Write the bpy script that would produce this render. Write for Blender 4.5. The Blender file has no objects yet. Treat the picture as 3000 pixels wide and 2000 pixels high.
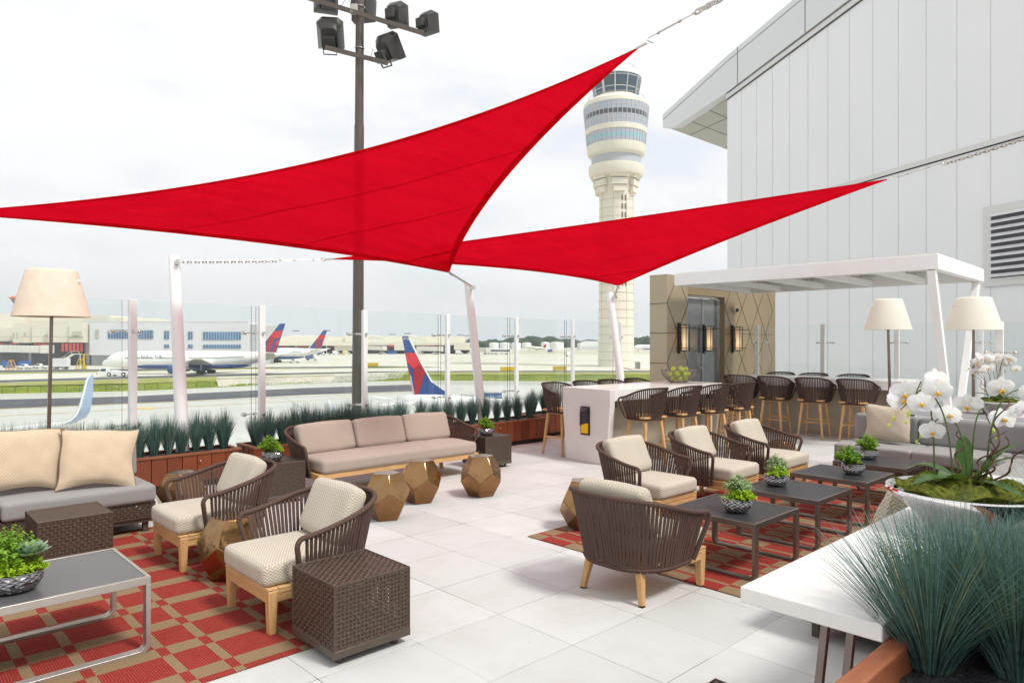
import bpy, math, random
from mathutils import Vector, Matrix
C = bpy.context.scene.collection
PI = math.pi
rad = math.radians
rnd = random.Random(7)
EYE = 1.69
AF = rad(46.6)
RX, RY = math.sin(AF), -math.cos(AF)      # horizontal axis to the viewer's right
FX, FY = math.cos(AF), math.sin(AF)       # horizontal axis the camera faces
def far(X, D, z=0.0):
    """point X metres to the right of and D metres out from the terrace viewpoint"""
    return Vector((X*RX + D*FX, X*RY + D*FY, z))
RZF = math.atan2(RY, RX)

# ------------------------------------------------------------------ materials
M = {}
def nodes(name):
    m = bpy.data.materials.new(name); m.use_nodes = True
    nt = m.node_tree; nt.nodes.clear()
    out = nt.nodes.new('ShaderNodeOutputMaterial')
    return m, nt, out
class NT:
    def __init__(s, nt): s.nt = nt
    def n(s, t, **k):
        nd = s.nt.nodes.new(t)
        for a, b in k.items(): setattr(nd, a, b)
        return nd
    def l(s, a, b): s.nt.links.new(a, b)
    def val(s, sock, v):
        if hasattr(v, 'links'): s.l(v, sock)
        else: sock.default_value = v
    def m(s, op, a, b=None, c=None, clamp=False):
        nd = s.n('ShaderNodeMath', operation=op, use_clamp=clamp)
        s.val(nd.inputs[0], a)
        if b is not None: s.val(nd.inputs[1], b)
        if c is not None: s.val(nd.inputs[2], c)
        return nd.outputs[0]
    def mix(s, f, a, b):
        nd = s.n('ShaderNodeMix', data_type='RGBA')
        s.val(nd.inputs[0], f)
        for i, v in ((6, a), (7, b)):
            if hasattr(v, 'links'): s.l(v, nd.inputs[i])
            else: nd.inputs[i].default_value = (*v[:3], 1)
        return nd.outputs[2]
    def noise(s, vec, scale, detail=3, rough=.55, dim='3D'):
        nd = s.n('ShaderNodeTexNoise', noise_dimensions=dim)
        if vec is not None: s.l(vec, nd.inputs['Vector'])
        nd.inputs['Scale'].default_value = scale
        nd.inputs['Detail'].default_value = detail
        nd.inputs['Roughness'].default_value = rough
        return nd.outputs['Fac']
    def ramp(s, f, lo, hi):
        nd = s.n('ShaderNodeMapRange'); s.val(nd.inputs[0], f)
        nd.inputs[1].default_value = lo; nd.inputs[2].default_value = hi
        return nd.outputs[0]
    def obj(s): return s.n('ShaderNodeTexCoord').outputs['Object']
    def sep(s, v):
        nd = s.n('ShaderNodeSeparateXYZ'); s.l(v, nd.inputs[0]); return nd.outputs
    def bump(s, h, strength=.3, dist=.01):
        nd = s.n('ShaderNodeBump'); nd.inputs['Strength'].default_value = strength
        nd.inputs['Distance'].default_value = dist; s.l(h, nd.inputs['Height']); return nd.outputs[0]
    def bsdf(s, out, col, rough=.5, metal=0.0, bump=None, spec=.5, **kw):
        b = s.n('ShaderNodeBsdfPrincipled')
        if hasattr(col, 'links'): s.l(col, b.inputs['Base Color'])
        else: b.inputs['Base Color'].default_value = (*col[:3], 1)
        s.val(b.inputs['Roughness'], rough); s.val(b.inputs['Metallic'], metal)
        b.inputs['Specular IOR Level'].default_value = spec
        if bump is not None: s.l(bump, b.inputs['Normal'])
        for k, v in kw.items(): s.val(b.inputs[k.replace('_', ' ')], v)
        if out is not None: s.l(b.outputs[0], out.inputs[0])
        return b
def mat(name, col, rough=.5, metal=0.0, var=.08, scale=6.0, bmp=0.0, bscale=60.0, spec=.5, stretch=None, **kw):
    if name in M: return M[name]
    m, nt, out = nodes(name); t = NT(nt)
    v = t.obj()
    if stretch:
        mp = t.n('ShaderNodeMapping'); t.l(v, mp.inputs[0]); mp.inputs['Scale'].default_value = stretch; v = mp.outputs[0]
    nz = t.noise(v, scale, 4)
    a = tuple(min(1, c*(1-var)) for c in col); b = tuple(min(1, c*(1+var)) for c in col)
    c = t.mix(t.ramp(nz, .3, .7), a, b)
    bp = t.bump(t.noise(v, bscale, 3), bmp, .005) if bmp else None
    r = t.m('ADD', t.m('MULTIPLY', nz, .12), max(rough-.06, 0)) if rough > .1 else rough
    t.bsdf(out, c, r, metal, bp, spec, **kw)
    M[name] = m; return m
def emis(name, col, s):
    if name in M: return M[name]
    m, nt, out = nodes(name); t = NT(nt)
    e = t.n('ShaderNodeEmission'); e.inputs[0].default_value = (*col, 1); e.inputs[1].default_value = s
    t.l(e.outputs[0], out.inputs[0]); M[name] = m; return m

# ------------------------------------------------------------------ mesh building
class MB:
    def __init__(s): s.v = []; s.f = []; s.mi = []; s.cur = 0
    def add(s, vs, fs):
        o = len(s.v); s.v += [tuple(p) for p in vs]
        for f in fs: s.f.append(tuple(i+o for i in f)); s.mi.append(s.cur)
        return s
    def box(s, x0, x1, y0, y1, z0, z1, rz=0, piv=None):
        vs = [(x, y, z) for x in (x0, x1) for y in (y0, y1) for z in (z0, z1)]
        if rz:
            cx, cy = piv or ((x0+x1)/2, (y0+y1)/2); c, q = math.cos(rz), math.sin(rz)
            vs = [(cx+(x-cx)*c-(y-cy)*q, cy+(x-cx)*q+(y-cy)*c, z) for x, y, z in vs]
        return s.add(vs, [(0,1,3,2),(4,6,7,5),(0,4,5,1),(2,3,7,6),(0,2,6,4),(1,5,7,3)])
    def frame(s, d, up=None):
        d = Vector(d).normalized(); u = Vector(up) if up else (Vector((0,0,1)) if abs(d.z) < .95 else Vector((1,0,0)))
        a = d.cross(u).normalized(); b = a.cross(d).normalized(); return d, a, b
    def bar(s, p0, p1, w, h, w1=None, h1=None, up=None):
        """rectangular bar from p0 to p1, w sideways, h along up"""
        p0, p1 = Vector(p0), Vector(p1); d, a, b = s.frame(p1-p0, up); w1 = w if w1 is None else w1; h1 = h if h1 is None else h1
        vs = [p0+a*(i*w/2)+b*(j*h/2) for i, j in ((-1,-1),(1,-1),(1,1),(-1,1))] + [p1+a*(i*w1/2)+b*(j*h1/2) for i, j in ((-1,-1),(1,-1),(1,1),(-1,1))]
        return s.add(vs, [(3,2,1,0),(4,5,6,7),(0,1,5,4),(1,2,6,5),(2,3,7,6),(3,0,4,7)])
    def tube(s, pts, r, n=8, closed=False, cap=True, up=None, flat=1.0):
        pts = [Vector(p) for p in pts]; N = len(pts); rr = r if isinstance(r, (list, tuple)) else [r]*N
        rings = []; pa = None
        for i, p in enumerate(pts):
            if closed: d = pts[(i+1) % N]-pts[i-1]
            else: d = pts[min(i+1, N-1)]-pts[max(i-1, 0)]
            if d.length < 1e-9: d = Vector((0,0,1))
            d.normalize()
            if pa is None: _, a, b = s.frame(d, up)
            else:
                a = pa - d*pa.dot(d)
                if a.length < 1e-6: _, a, b = s.frame(d, up)
                a.normalize(); b = a.cross(d).normalized()
            pa = a
            rings.append([p+a*(math.cos(2*PI*k/n)*rr[i])+b*(math.sin(2*PI*k/n)*rr[i]*flat) for k in range(n)])
        vs = [q for rg in rings for q in rg]; fs = []
        for i in range(N if closed else N-1):
            j = (i+1) % N
            for k in range(n):
                l = (k+1) % n; fs.append((i*n+k, i*n+l, j*n+l, j*n+k))
        if cap and not closed:
            fs.append(tuple(range(n-1, -1, -1))); fs.append(tuple(range((N-1)*n, N*n)))
        return s.add(vs, fs)
    def cyl(s, p0, p1, r0, r1=None, n=12): return s.tube([p0, p1], [r0, r0 if r1 is None else r1], n)
    def lathe(s, prof, n=24, c=(0,0,0), cap=True, a0=0, sx=1, sy=1):
        vs = [(c[0]+r*math.cos(a0+2*PI*k/n)*sx, c[1]+r*math.sin(a0+2*PI*k/n)*sy, c[2]+z) for r, z in prof for k in range(n)]
        fs = [(i*n+k, i*n+(k+1) % n, (i+1)*n+(k+1) % n, (i+1)*n+k) for i in range(len(prof)-1) for k in range(n)]
        if cap: fs.append(tuple(range(n-1, -1, -1))); fs.append(tuple(range((len(prof)-1)*n, len(prof)*n)))
        return s.add(vs, fs)
    def prism(s, poly, fn, t0, t1):
        """extrude a 2D polygon; fn(a,b,t) gives the 3D point"""
        n = len(poly); vs = [fn(a, b, t0) for a, b in poly]+[fn(a, b, t1) for a, b in poly]
        return s.add(vs, [tuple(range(n-1, -1, -1)), tuple(range(n, 2*n))]+[(i, (i+1) % n, n+(i+1) % n, n+i) for i in range(n)])
    def sphere(s, c, r, nu=12, nv=8, sc=(1,1,1)):
        vs = [(c[0], c[1], c[2]-r*sc[2])]
        for j in range(1, nv):
            t = -PI/2+PI*j/nv
            for i in range(nu): a = 2*PI*i/nu; vs.append((c[0]+r*sc[0]*math.cos(t)*math.cos(a), c[1]+r*sc[1]*math.cos(t)*math.sin(a), c[2]+r*sc[2]*math.sin(t)))
        vs.append((c[0], c[1], c[2]+r*sc[2])); fs = [(0, 1+(i+1) % nu, 1+i) for i in range(nu)]
        for j in range(nv-2):
            for i in range(nu): a = 1+j*nu+i; b = 1+j*nu+(i+1) % nu; fs.append((a, b, b+nu, a+nu))
        o = 1+(nv-2)*nu; fs += [(o+i, o+(i+1) % nu, len(vs)-1) for i in range(nu)]
        return s.add(vs, fs)
    def softbox(s, w, d, h, r, c=(0,0,0), puff=.0, n=7, xf=None, wob=0, seed=0):
        """upholstery block: rounded edges, slightly crowned faces"""
        rg = random.Random(seed); ph = [rg.uniform(0, 6) for _ in range(4)]
        def ps(L):
            e = [0, .1, .25, .5, .75, 1]; a = [-L+r*q for q in (0, .3, .65, 1)]
            k = max(2, n); mid = [-L+r+(2*L-2*r)*i/k for i in range(1, k)]
            return a+mid+[-q for q in reversed(a)]
        X, Y, Z = ps(w/2), ps(d/2), ps(h/2); idx = {}; vs = []; fs = []
        def vert(i, j, k):
            if (i, j, k) in idx: return idx[(i, j, k)]
            p = Vector((X[i], Y[j], Z[k])); q = Vector((max(-w/2+r, min(w/2-r, p.x)), max(-d/2+r, min(d/2-r, p.y)), max(-h/2+r, min(h/2-r, p.z))))
            dv = p-q
            if dv.length > 1e-9: p = q+dv.normalized()*r
            u, v, t = 2*p.x/w, 2*p.y/d, 2*p.z/h
            if puff: p.z += (1 if t > 0 else -1)*abs(t)**2*puff*(1-u*u)*(1-v*v); p.y += .4*v*abs(v)*puff*(1-u*u)*(1-t*t); p.x += .3*u*abs(u)*puff*(1-v*v)*(1-t*t)
            if wob: p += Vector((math.sin(p.y*23+ph[0])*wob*.5, math.sin(p.x*19+ph[1])*wob*.5, math.sin(p.x*17+ph[2])*math.sin(p.y*14+ph[3])*wob))
            if xf is not None: p = xf @ p
            vs.append((p.x+c[0], p.y+c[1], p.z+c[2])); idx[(i, j, k)] = len(vs)-1; return len(vs)-1
        a, b, e = len(X)-1, len(Y)-1, len(Z)-1
        for i in range(a):
            for j in range(b): fs.append((vert(i,j,0), vert(i,j+1,0), vert(i+1,j+1,0), vert(i+1,j,0))); fs.append((vert(i,j,e), vert(i+1,j,e), vert(i+1,j+1,e), vert(i,j+1,e)))
        for i in range(a):
            for k in range(e): fs.append((vert(i,0,k), vert(i+1,0,k), vert(i+1,0,k+1), vert(i,0,k+1))); fs.append((vert(i,b,k), vert(i,b,k+1), vert(i+1,b,k+1), vert(i+1,b,k)))
        for j in range(b):
            for k in range(e): fs.append((vert(0,j,k), vert(0,j,k+1), vert(0,j+1,k+1), vert(0,j+1,k))); fs.append((vert(a,j,k), vert(a,j+1,k), vert(a,j+1,k+1), vert(a,j,k+1)))
        return s.add(vs, fs)
    def pillow(s, w, h, t, xf, seed=0):
        """throw pillow: pointed corners, thin edges; lies in local x,z, thick along y"""
        rg = random.Random(seed); N = 14; ph = [rg.uniform(0, 6.28) for _ in range(6)]
        def P(i, j, sd):
            u, v = 2*i/N-1, 2*j/N-1
            ex = 1-.11*(1-v*v)**.8*abs(u)**2; ez = 1-.13*(1-u*u)**.8*abs(v)**2
            th = t/2*max(0, (1-u**4))**.55*max(0, (1-v**4))**.55*(1-.15*(u*u+v*v))
            wr = .006*math.sin(u*9+ph[0]+2*v)*math.sin(v*7+ph[1])*(1 if th > .005 else 0)
            return xf @ Vector((u*w/2*ex+.008*math.sin(v*4+ph[2]), sd*(th+wr), v*h/2*ez+.012*math.sin(u*3.3+ph[3])))
        for sd in (-1, 1):
            vs = [P(i, j, sd) for i in range(N+1) for j in range(N+1)]
            fs = [((i*(N+1)+j, (i+1)*(N+1)+j, (i+1)*(N+1)+j+1, i*(N+1)+j+1) if sd < 0 else (i*(N+1)+j, i*(N+1)+j+1, (i+1)*(N+1)+j+1, (i+1)*(N+1)+j)) for i in range(N) for j in range(N)]
            s.add(vs, fs)
        return s, [P(i, 0, 0) for i in range(N)]+[P(N, j, 0) for j in range(N)]+[P(i, N, 0) for i in range(N, 0, -1)]+[P(0, j, 0) for j in range(N, 0, -1)]
    def build(s, name, m, parent=None, smooth=False, ang=35, bev=0, loc=None, kind=None):
        me = bpy.data.meshes.new(name); me.from_pydata(s.v, [], s.f); me.update()
        ms = m if isinstance(m, (list, tuple)) else [m]
        for x in ms: me.materials.append(x)
        if len(ms) > 1: me.polygons.foreach_set('material_index', s.mi)
        if smooth or bev:
            me.polygons.foreach_set('use_smooth', [True]*len(me.polygons))
            me.set_sharp_from_angle(angle=rad(ang))
        o = bpy.data.objects.new(name, me); C.objects.link(o)
        if bev:
            b = o.modifiers.new('Bevel', 'BEVEL'); b.width = bev; b.segments = 2; b.limit_method = 'ANGLE'; b.angle_limit = rad(40)
        if parent is not None: o.parent = parent
        if loc: o.location = loc
        if kind: o['kind'] = kind
        return o
def tag(o, label, cat, group=None):
    o['label'] = label; o['category'] = cat
    if group: o['group'] = group
    return o
def thing(name, label, cat, loc=(0,0,0), rz=0, group=None):
    o = bpy.data.objects.new(name, None); C.objects.link(o); o.empty_display_size = .1
    o.location = loc; o.rotation_euler = (0, 0, rz); return tag(o, label, cat, group)
def dup(root, loc=None, rz=None, label=None, group=None):
    kids = {}
    def cp(o, par):
        c = o.copy(); C.objects.link(c)
        if par is not None: c.parent = par
        for ch in list(o.children): cp(ch, c)
        return c
    r = cp(root, None)
    if loc is not None: r.location = loc
    if rz is not None: r.rotation_euler = (0, 0, rz)
    if label: r['label'] = label
    if group: r['group'] = group
    return r
def struct(mb, name, m, **k): return mb.build(name, m, kind='structure', **k)
def text(s, size, m, parent, name, depth=.002, spacing=1.0, mtx=None, label=None):
    cu = bpy.data.curves.new(name, 'FONT'); cu.body = s; cu.size = size; cu.extrude = depth; cu.align_x = 'CENTER'; cu.align_y = 'CENTER'; cu.space_character = spacing
    t = bpy.data.objects.new(name, cu); C.objects.link(t)
    bpy.context.view_layer.update()
    me = bpy.data.meshes.new_from_object(t); bpy.data.objects.remove(t)
    o = bpy.data.objects.new(name, me); C.objects.link(o); me.materials.clear(); me.materials.append(m); o.parent = parent
    if mtx is not None: o.matrix_local = mtx
    return o
# ------------------------------------------------------------------ special materials
def chevron_mat(name, c1, c2, pitch=.034, rows=.020, amp=.9):
    m, nt, out = nodes(name); t = NT(nt)
    tc = t.n('ShaderNodeTexCoord'); x, y, z = t.sep(tc.outputs['Object'])
    nx, ny, nz = t.sep(tc.outputs['Normal'])
    side = t.m('GREATER_THAN', t.m('ABSOLUTE', nx), .7)
    up = t.m('GREATER_THAN', t.m('ABSOLUTE', nz), .62)
    u = t.m('ADD', t.m('MULTIPLY', x, t.m('SUBTRACT', 1, side)), t.m('MULTIPLY', y, side))
    v = t.m('ADD', t.m('MULTIPLY', z, t.m('SUBTRACT', 1, up)), t.m('MULTIPLY', y, up))
    tri = t.m('ABSOLUTE', t.m('SUBTRACT', t.m('FRACT', t.m('DIVIDE', u, pitch)), .5))
    w = t.m('FRACT', t.m('ADD', t.m('DIVIDE', v, rows), t.m('MULTIPLY', tri, amp*2)))
    line = t.ramp(t.m('ABSOLUTE', t.m('SUBTRACT', w, .5)), .16, .30)
    nz2 = t.noise(tc.outputs['Object'], 5, 3)
    fac = t.m('MULTIPLY', line, t.m('ADD', .62, t.m('MULTIPLY', nz2, .6)), clamp=True)
    col = t.mix(fac, c1, c2)
    fine = t.noise(tc.outputs['Object'], 420, 2)
    t.bsdf(out, col, .9, 0, t.bump(t.m('ADD', t.m('MULTIPLY', line, .6), fine), .35, .002), .15, Sheen_Weight=.25)
    M[name] = m; return m
def weave_fabric(name, c1, c2, scale=95, diag=True):
    m, nt, out = nodes(name); t = NT(nt); v = t.obj(); x, y, z = t.sep(v)
    u = t.m('ADD', x, z) if diag else t.m('ADD', x, t.m('MULTIPLY', y, .7))
    w = t.m('SINE', t.m('MULTIPLY', u, scale*6.283/ (3 if diag else 1)))
    w2 = t.m('SINE', t.m('MULTIPLY', t.m('SUBTRACT', x, z), scale*6.283/3))
    f = t.m('ADD', t.m('MULTIPLY', w, .5), .5)
    n1 = t.noise(v, 9, 4)
    col = t.mix(t.m('MULTIPLY', t.m('ADD', f, n1), .5), c1, c2)
    t.bsdf(out, col, .88, 0, t.bump(t.m('ADD', w, t.noise(v, 300, 2)), .25, .0015), .2, Sheen_Weight=.2)
    M[name] = m; return m
def wood(name, c1, c2, rough=.5, axis=(1,1,12), scale=5):
    m, nt, out = nodes(name); t = NT(nt)
    mp = t.n('ShaderNodeMapping'); t.l(t.obj(), mp.inputs[0]); mp.inputs['Scale'].default_value = tuple(12.0/a for a in axis)
    n1 = t.noise(mp.outputs[0], scale, 5, .65); n2 = t.noise(mp.outputs[0], scale*7, 3)
    oi = t.n('ShaderNodeObjectInfo')
    f = t.m('ADD', t.m('MULTIPLY', n1, .75), t.m('MULTIPLY', n2, .3))
    f = t.m('ADD', f, t.m('MULTIPLY', oi.outputs['Random'], .12))
    col = t.mix(t.ramp(f, .35, .8), c1, c2)
    t.bsdf(out, col, rough, 0, t.bump(n2, .15, .002), .4)
    M[name] = m; return m
def plank_wood(name, c1, c2, pitch, off=0.0):
    m, nt, out = nodes(name); t = NT(nt); v = t.obj(); x, y, z = t.sep(v)
    k = t.m('FLOOR', t.m('DIVIDE', t.m('SUBTRACT', x, off), pitch))
    wn = t.n('ShaderNodeTexWhiteNoise', noise_dimensions='1D'); t.l(k, wn.inputs['W'])
    mp = t.n('ShaderNodeMapping'); t.l(v, mp.inputs[0]); mp.inputs['Scale'].default_value = (30, 30, 2.5)
    n1 = t.noise(mp.outputs[0], 2.5, 5, .65)
    f = t.m('ADD', t.m('MULTIPLY', wn.outputs[0], .6), t.m('MULTIPLY', n1, .6))
    col = t.mix(t.ramp(f, .2, 1.0), c1, c2)
    t.bsdf(out, col, .42, 0, t.bump(n1, .15, .003), .45)
    M[name] = m; return m
def tile_floor():
    m, nt, out = nodes('terrace pavers'); t = NT(nt); v = t.obj(); x, y, z = t.sep(v)
    S = .613
    fx = t.m('DIVIDE', t.m('SUBTRACT', x, 2.938), S); fy = t.m('DIVIDE', t.m('SUBTRACT', y, 2.615), S)
    dx = t.m('ABSOLUTE', t.m('SUBTRACT', t.m('FRACT', t.m('ADD', fx, .5)), .5)); dy = t.m('ABSOLUTE', t.m('SUBTRACT', t.m('FRACT', t.m('ADD', fy, .5)), .5))
    ix = t.m('FLOOR', fx); iy = t.m('FLOOR', fy)
    cb = t.n('ShaderNodeCombineXYZ'); t.l(ix, cb.inputs[0]); t.l(iy, cb.inputs[1])
    wn = t.n('ShaderNodeTexWhiteNoise'); t.l(cb.outputs[0], wn.inputs['Vector']); r = wn.outputs[0]
    # joints vary in width and darkness along their run
    jn = t.noise(v, 1.1, 2)
    wd = t.m('ADD', .0022, t.m('MULTIPLY', t.ramp(jn, .4, .75), .0035))
    d = t.m('MINIMUM', dx, dy)
    joint = t.m('SUBTRACT', 1, t.ramp(t.m('DIVIDE', d, wd), .75, 1.25), clamp=True); cr = t.m('MULTIPLY', t.m('LESS_THAN', t.m('MAXIMUM', dx, dy), .075), t.m('GREATER_THAN', t.noise(v, .9, 1), .5))
    edge = t.m('SUBTRACT', 1, t.ramp(d, .004, .016), clamp=True)
    sp = t.noise(v, 260, 2, .7); sp2 = t.noise(v, 95, 2, .6); st = t.noise(v, 2.2, 5, .7); st2 = t.noise(v, 9, 4, .7)
    base = t.mix(r, (.535, .53, .515), (.615, .61, .595))
    base = t.mix(t.m('MULTIPLY', t.ramp(st, .45, .7), .45), base, (.47, .45, .415))
    base = t.mix(t.m('MULTIPLY', t.ramp(st2, .66, .72), .45), base, (.47, .41, .34))
    base = t.mix(t.m('MULTIPLY', t.ramp(sp, .66, .74), .5), base, (.36, .34, .31))
    base = t.mix(t.m('MULTIPLY', t.ramp(sp2, .70, .76), .45), base, (.33, .30, .27))
    base = t.mix(t.m('MULTIPLY', edge, .10), base, (.45, .43, .40))
    col = t.mix(t.m('MULTIPLY', joint, t.m('ADD', .25, t.m('MAXIMUM', cr, t.m('MULTIPLY', t.ramp(jn, .35, .7), .6)), )), base, (.12, .115, .105))
    hgt = t.m('SUBTRACT', t.m('MULTIPLY', sp, .12), t.m('ADD', joint, t.m('MULTIPLY', r, .25)))
    t.bsdf(out, col, t.m('ADD', .55, t.m('MULTIPLY', st, .25)), 0, t.bump(hgt, .3, .004), .35)
    M['pavers'] = m; return m
def rug_mat(name, fx, gy):
    """fx = (offset, period, [(a,b)..]) stripes across x; gy the same across y; colours swap where they cross"""
    m, nt, out = nodes(name); t = NT(nt); v = t.obj(); x, y, z = t.sep(v)
    def band(c, spec):
        off, per, rs = spec; p = t.m('FLOORED_MODULO', t.m('SUBTRACT', c, off), per); acc = None
        for a, b in rs:
            q = t.m('MULTIPLY', t.m('GREATER_THAN', p, a), t.m('LESS_THAN', p, b)); acc = q if acc is None else t.m('MAXIMUM', acc, q)
        return acc
    wob = t.m('MULTIPLY', t.m('SUBTRACT', t.noise(v, 4, 2), .5), .014)
    f = band(t.m('ADD', x, wob), fx); g = band(t.m('ADD', y, wob), gy)
    xor = t.m('ABSOLUTE', t.m('SUBTRACT', f, g))
    mp = t.n('ShaderNodeMapping'); t.l(v, mp.inputs[0]); mp.inputs['Scale'].default_value = (35, 160, 1)
    tn = t.noise(mp.outputs[0], 1.6, 3, .7)
    tan = t.mix(tn, (.16, .10, .052), (.36, .25, .15))
    rib = t.m('MULTIPLY', t.m('ADD', t.m('SINE', t.m('MULTIPLY', x, 6.283/.0125)), 1), .5)
    dash = t.ramp(t.noise(v, 170, 1), .35, .6)
    red = t.mix(t.m('MULTIPLY', t.m('MULTIPLY', t.ramp(rib, .8, 1.0), dash), .55), t.mix(t.noise(v, 8, 3), (.225, .020, .018), (.30, .036, .031)), (.50, .21, .12))
    col = t.mix(xor, red, tan)
    t.bsdf(out, col, .95, 0, t.bump(t.m('ADD', rib, tn), .5, .003), .1)
    M[name] = m; return m
def sail_mat(name, dens=1.0):
    m, nt, out = nodes(name); t = NT(nt); v = t.obj()
    n1 = t.noise(v, 55, 3); mpv = t.n('ShaderNodeMapping'); t.l(v, mpv.inputs[0]); mpv.inputs['Scale'].default_value = (1, 9, 9); n2 = t.noise(mpv.outputs[0], 1.1, 4)
    n1 = t.m('ADD', t.m('MULTIPLY', n1, .65), t.m('MULTIPLY', n2, .35))
    c1 = t.mix(t.ramp(n1, .3, .7), (.54, .0005, .010), (.82, .003, .020))
    d = t.n('ShaderNodeBsdfDiffuse'); t.l(t.mix(t.ramp(n1, .35, .65), (.36, .001, .008), (.68, .010, .020)), d.inputs[0])
    tr = t.n('ShaderNodeBsdfTranslucent'); t.l(c1, tr.inputs[0])
    tp = t.n('ShaderNodeBsdfTransparent'); tp.inputs[0].default_value = (.80, .005, .02, 1)
    mx = t.n('ShaderNodeMixShader'); mx.inputs[0].default_value = .52
    t.l(d.outputs[0], mx.inputs[1]); t.l(tr.outputs[0], mx.inputs[2])
    m2 = t.n('ShaderNodeMixShader'); t.val(m2.inputs[0], t.m('ADD', .10*dens, t.m('MULTIPLY', t.ramp(n1, .42, .68), .16*dens)))
    t.l(mx.outputs[0], m2.inputs[1]); t.l(tp.outputs[0], m2.inputs[2]); t.l(m2.outputs[0], out.inputs[0])
    bp = t.bump(t.noise(v, 220, 2), .3, .002); t.l(bp, d.inputs['Normal'])
    M[name] = m; return m
def glass_mat(name, tint=(.972, .989, .985), ior=1.25, extra=.0):
    m, nt, out = nodes(name); t = NT(nt)
    tp = t.n('ShaderNodeBsdfTransparent'); tp.inputs[0].default_value = (*tint, 1)
    gl = t.n('ShaderNodeBsdfGlossy'); gl.inputs['Roughness'].default_value = .01; gl.inputs['Color'].default_value = (.9, .95, .95, 1)
    lw = t.n('ShaderNodeLayerWeight'); lw.inputs[0].default_value = .5
    mx = t.n('ShaderNodeMixShader'); t.val(mx.inputs[0], t.m('ADD', .022+extra, t.m('MULTIPLY', t.m('POWER', lw.outputs['Facing'], 4.0), .55))); t.l(tp.outputs[0], mx.inputs[1]); t.l(gl.outputs[0], mx.inputs[2])
    t.l(mx.outputs[0], out.inputs[0]); M[name] = m; return m
def leaf_mat(name, c1, c2, trans=.35, rough=.5):
    m, nt, out = nodes(name); t = NT(nt); v = t.obj()
    n1 = t.noise(v, 38, 3)
    col = t.mix(t.ramp(n1, .3, .7), c1, c2)
    b = t.bsdf(None, col, rough, 0, None, .35)
    tr = t.n('ShaderNodeBsdfTranslucent'); t.l(t.mix(.3, col, (.5, .7, .1)), tr.inputs[0])
    mx = t.n('ShaderNodeMixShader'); mx.inputs[0].default_value = trans; t.l(b.outputs[0], mx.inputs[1]); t.l(tr.outputs[0], mx.inputs[2]); t.l(mx.outputs[0], out.inputs[0])
    M[name] = m; return m
def brass_mat():
    m, nt, out = nodes('glazed brass'); t = NT(nt); v = t.obj()
    n1 = t.noise(v, 3.2, 3); n2 = t.noise(v, 15, 3); x, y, z = t.sep(v)
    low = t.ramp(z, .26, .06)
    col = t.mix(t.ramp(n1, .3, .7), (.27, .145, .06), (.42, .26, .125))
    col = t.mix(t.m('MULTIPLY', low, .6), col, (.22, .085, .035))  # lower half painted darker copper, standing in for its floor-lit shading
    col = t.mix(t.m('MULTIPLY', t.ramp(n2, .62, .75), .5), col, (.14, .075, .035))
    t.bsdf(out, col, t.m('ADD', .09, t.m('MULTIPLY', t.ramp(n2, .3, .8), .12)), .92, t.bump(t.m('ADD', n1, t.m('MULTIPLY', n2, .22)), .35, .02), .5)
    M['brass'] = m; return m
chevron_mat('chevron', (.62, .565, .475), (.38, .32, .235), .030, .018, .85)
chevron_mat('chevron sail tint', (.47, .385, .325), (.32, .25, .205), .030, .018, .85)  # sofa cloth: the sail's pink light and shade painted into the chevron colours
chevron_mat('chevron pillow', (.63, .56, .45), (.34, .27, .19), .030, .024, .8)
weave_fabric('pillow cloth', (.47, .35, .235), (.68, .55, .40), 130)
weave_fabric('grey cloth', (.245, .232, .222), (.325, .31, .298), 140, False)
wood('teak', (.46, .245, .095), (.68, .42, .185), .45, (1.4, 1.4, 14))
wood('teak flat', (.46, .25, .10), (.68, .42, .19), .5, (12, 1.4, 1.4))
wood('rust wood', (.20, .062, .028), (.34, .115, .05), .5, (12, 2, 2))
plank_wood('redwood planks', (.115, .022, .008), (.30, .080, .028), .165)
M['redwood rim'] = wood('redwood rim', (.19, .060, .028), (.30, .105, .05), .5, (14, 2, 2))
tile_floor(); brass_mat()
sail_mat('sail cloth'); sail_mat('sail hem', .35)
glass_mat('glass'); glass_mat('clear glass', (.975, .985, .975), 1.3)
mat('glass edge', (.05, .10, .09), .1, 0, spec=.6)
mat('rope', (.100, .062, .050), .85, 0, .22, 120, .5, 400, .2)
mat('rope dark', (.070, .043, .035), .85, 0, .2, 120, .5, 400, .2)
mat('white paint', (.87, .86, .84), .35, 0, .02, 3)
mat('white stone', (.82, .805, .775), .18, 0, .025, 1.2, spec=.5)
mat('blush stone', (.72, .67, .635), .3, 0, .03, 1.5)
mat('steel', (.62, .60, .57), .22, 1.0, .08, 20)
mat('taupe metal', (.20, .165, .145), .32, .75, .08, 12)
mat('silver metal', (.46, .425, .385), .36, .7, .06, 12)
mat('black top', (.028, .029, .033), .42, 0, .1, 3, spec=.5)
mat('grey top', (.10, .098, .102), .34, 0, .05, 3)
mat('wicker', (.075, .050, .036), .42, 0, .3, 60, spec=.45)
mat('wicker inside', (.02, .014, .010), .8)
mat('wicker frame', (.085, .066, .05), .4, .2)
mat('black iron', (.018, .016, .018), .5, .3)
mat('bronze pole', (.105, .088, .072), .42, .35, .06, 2)
mat('floodlight paint', (.055, .052, .048), .3, .4, .08, 3)
mat('lamp foot', (.24, .185, .155), .3, .85, .1, 5)
mat('tan panel', (.43, .36, .25), .38, .25, .03, 2)
mat('tan panel dark', (.36, .275, .165), .34, .3, .06, 1.2)
mat('joint', (.02, .017, .013), .8)
mat('mirror chrome', (.80, .79, .78), .06, 1.0, .03, 3)
mat('dark chrome', (.30, .29, .30), .10, 1.0, .2, 40)
mat('gravel', (.045, .045, .050), .6, 0, .9, 130, 1.0, 90)
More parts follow.
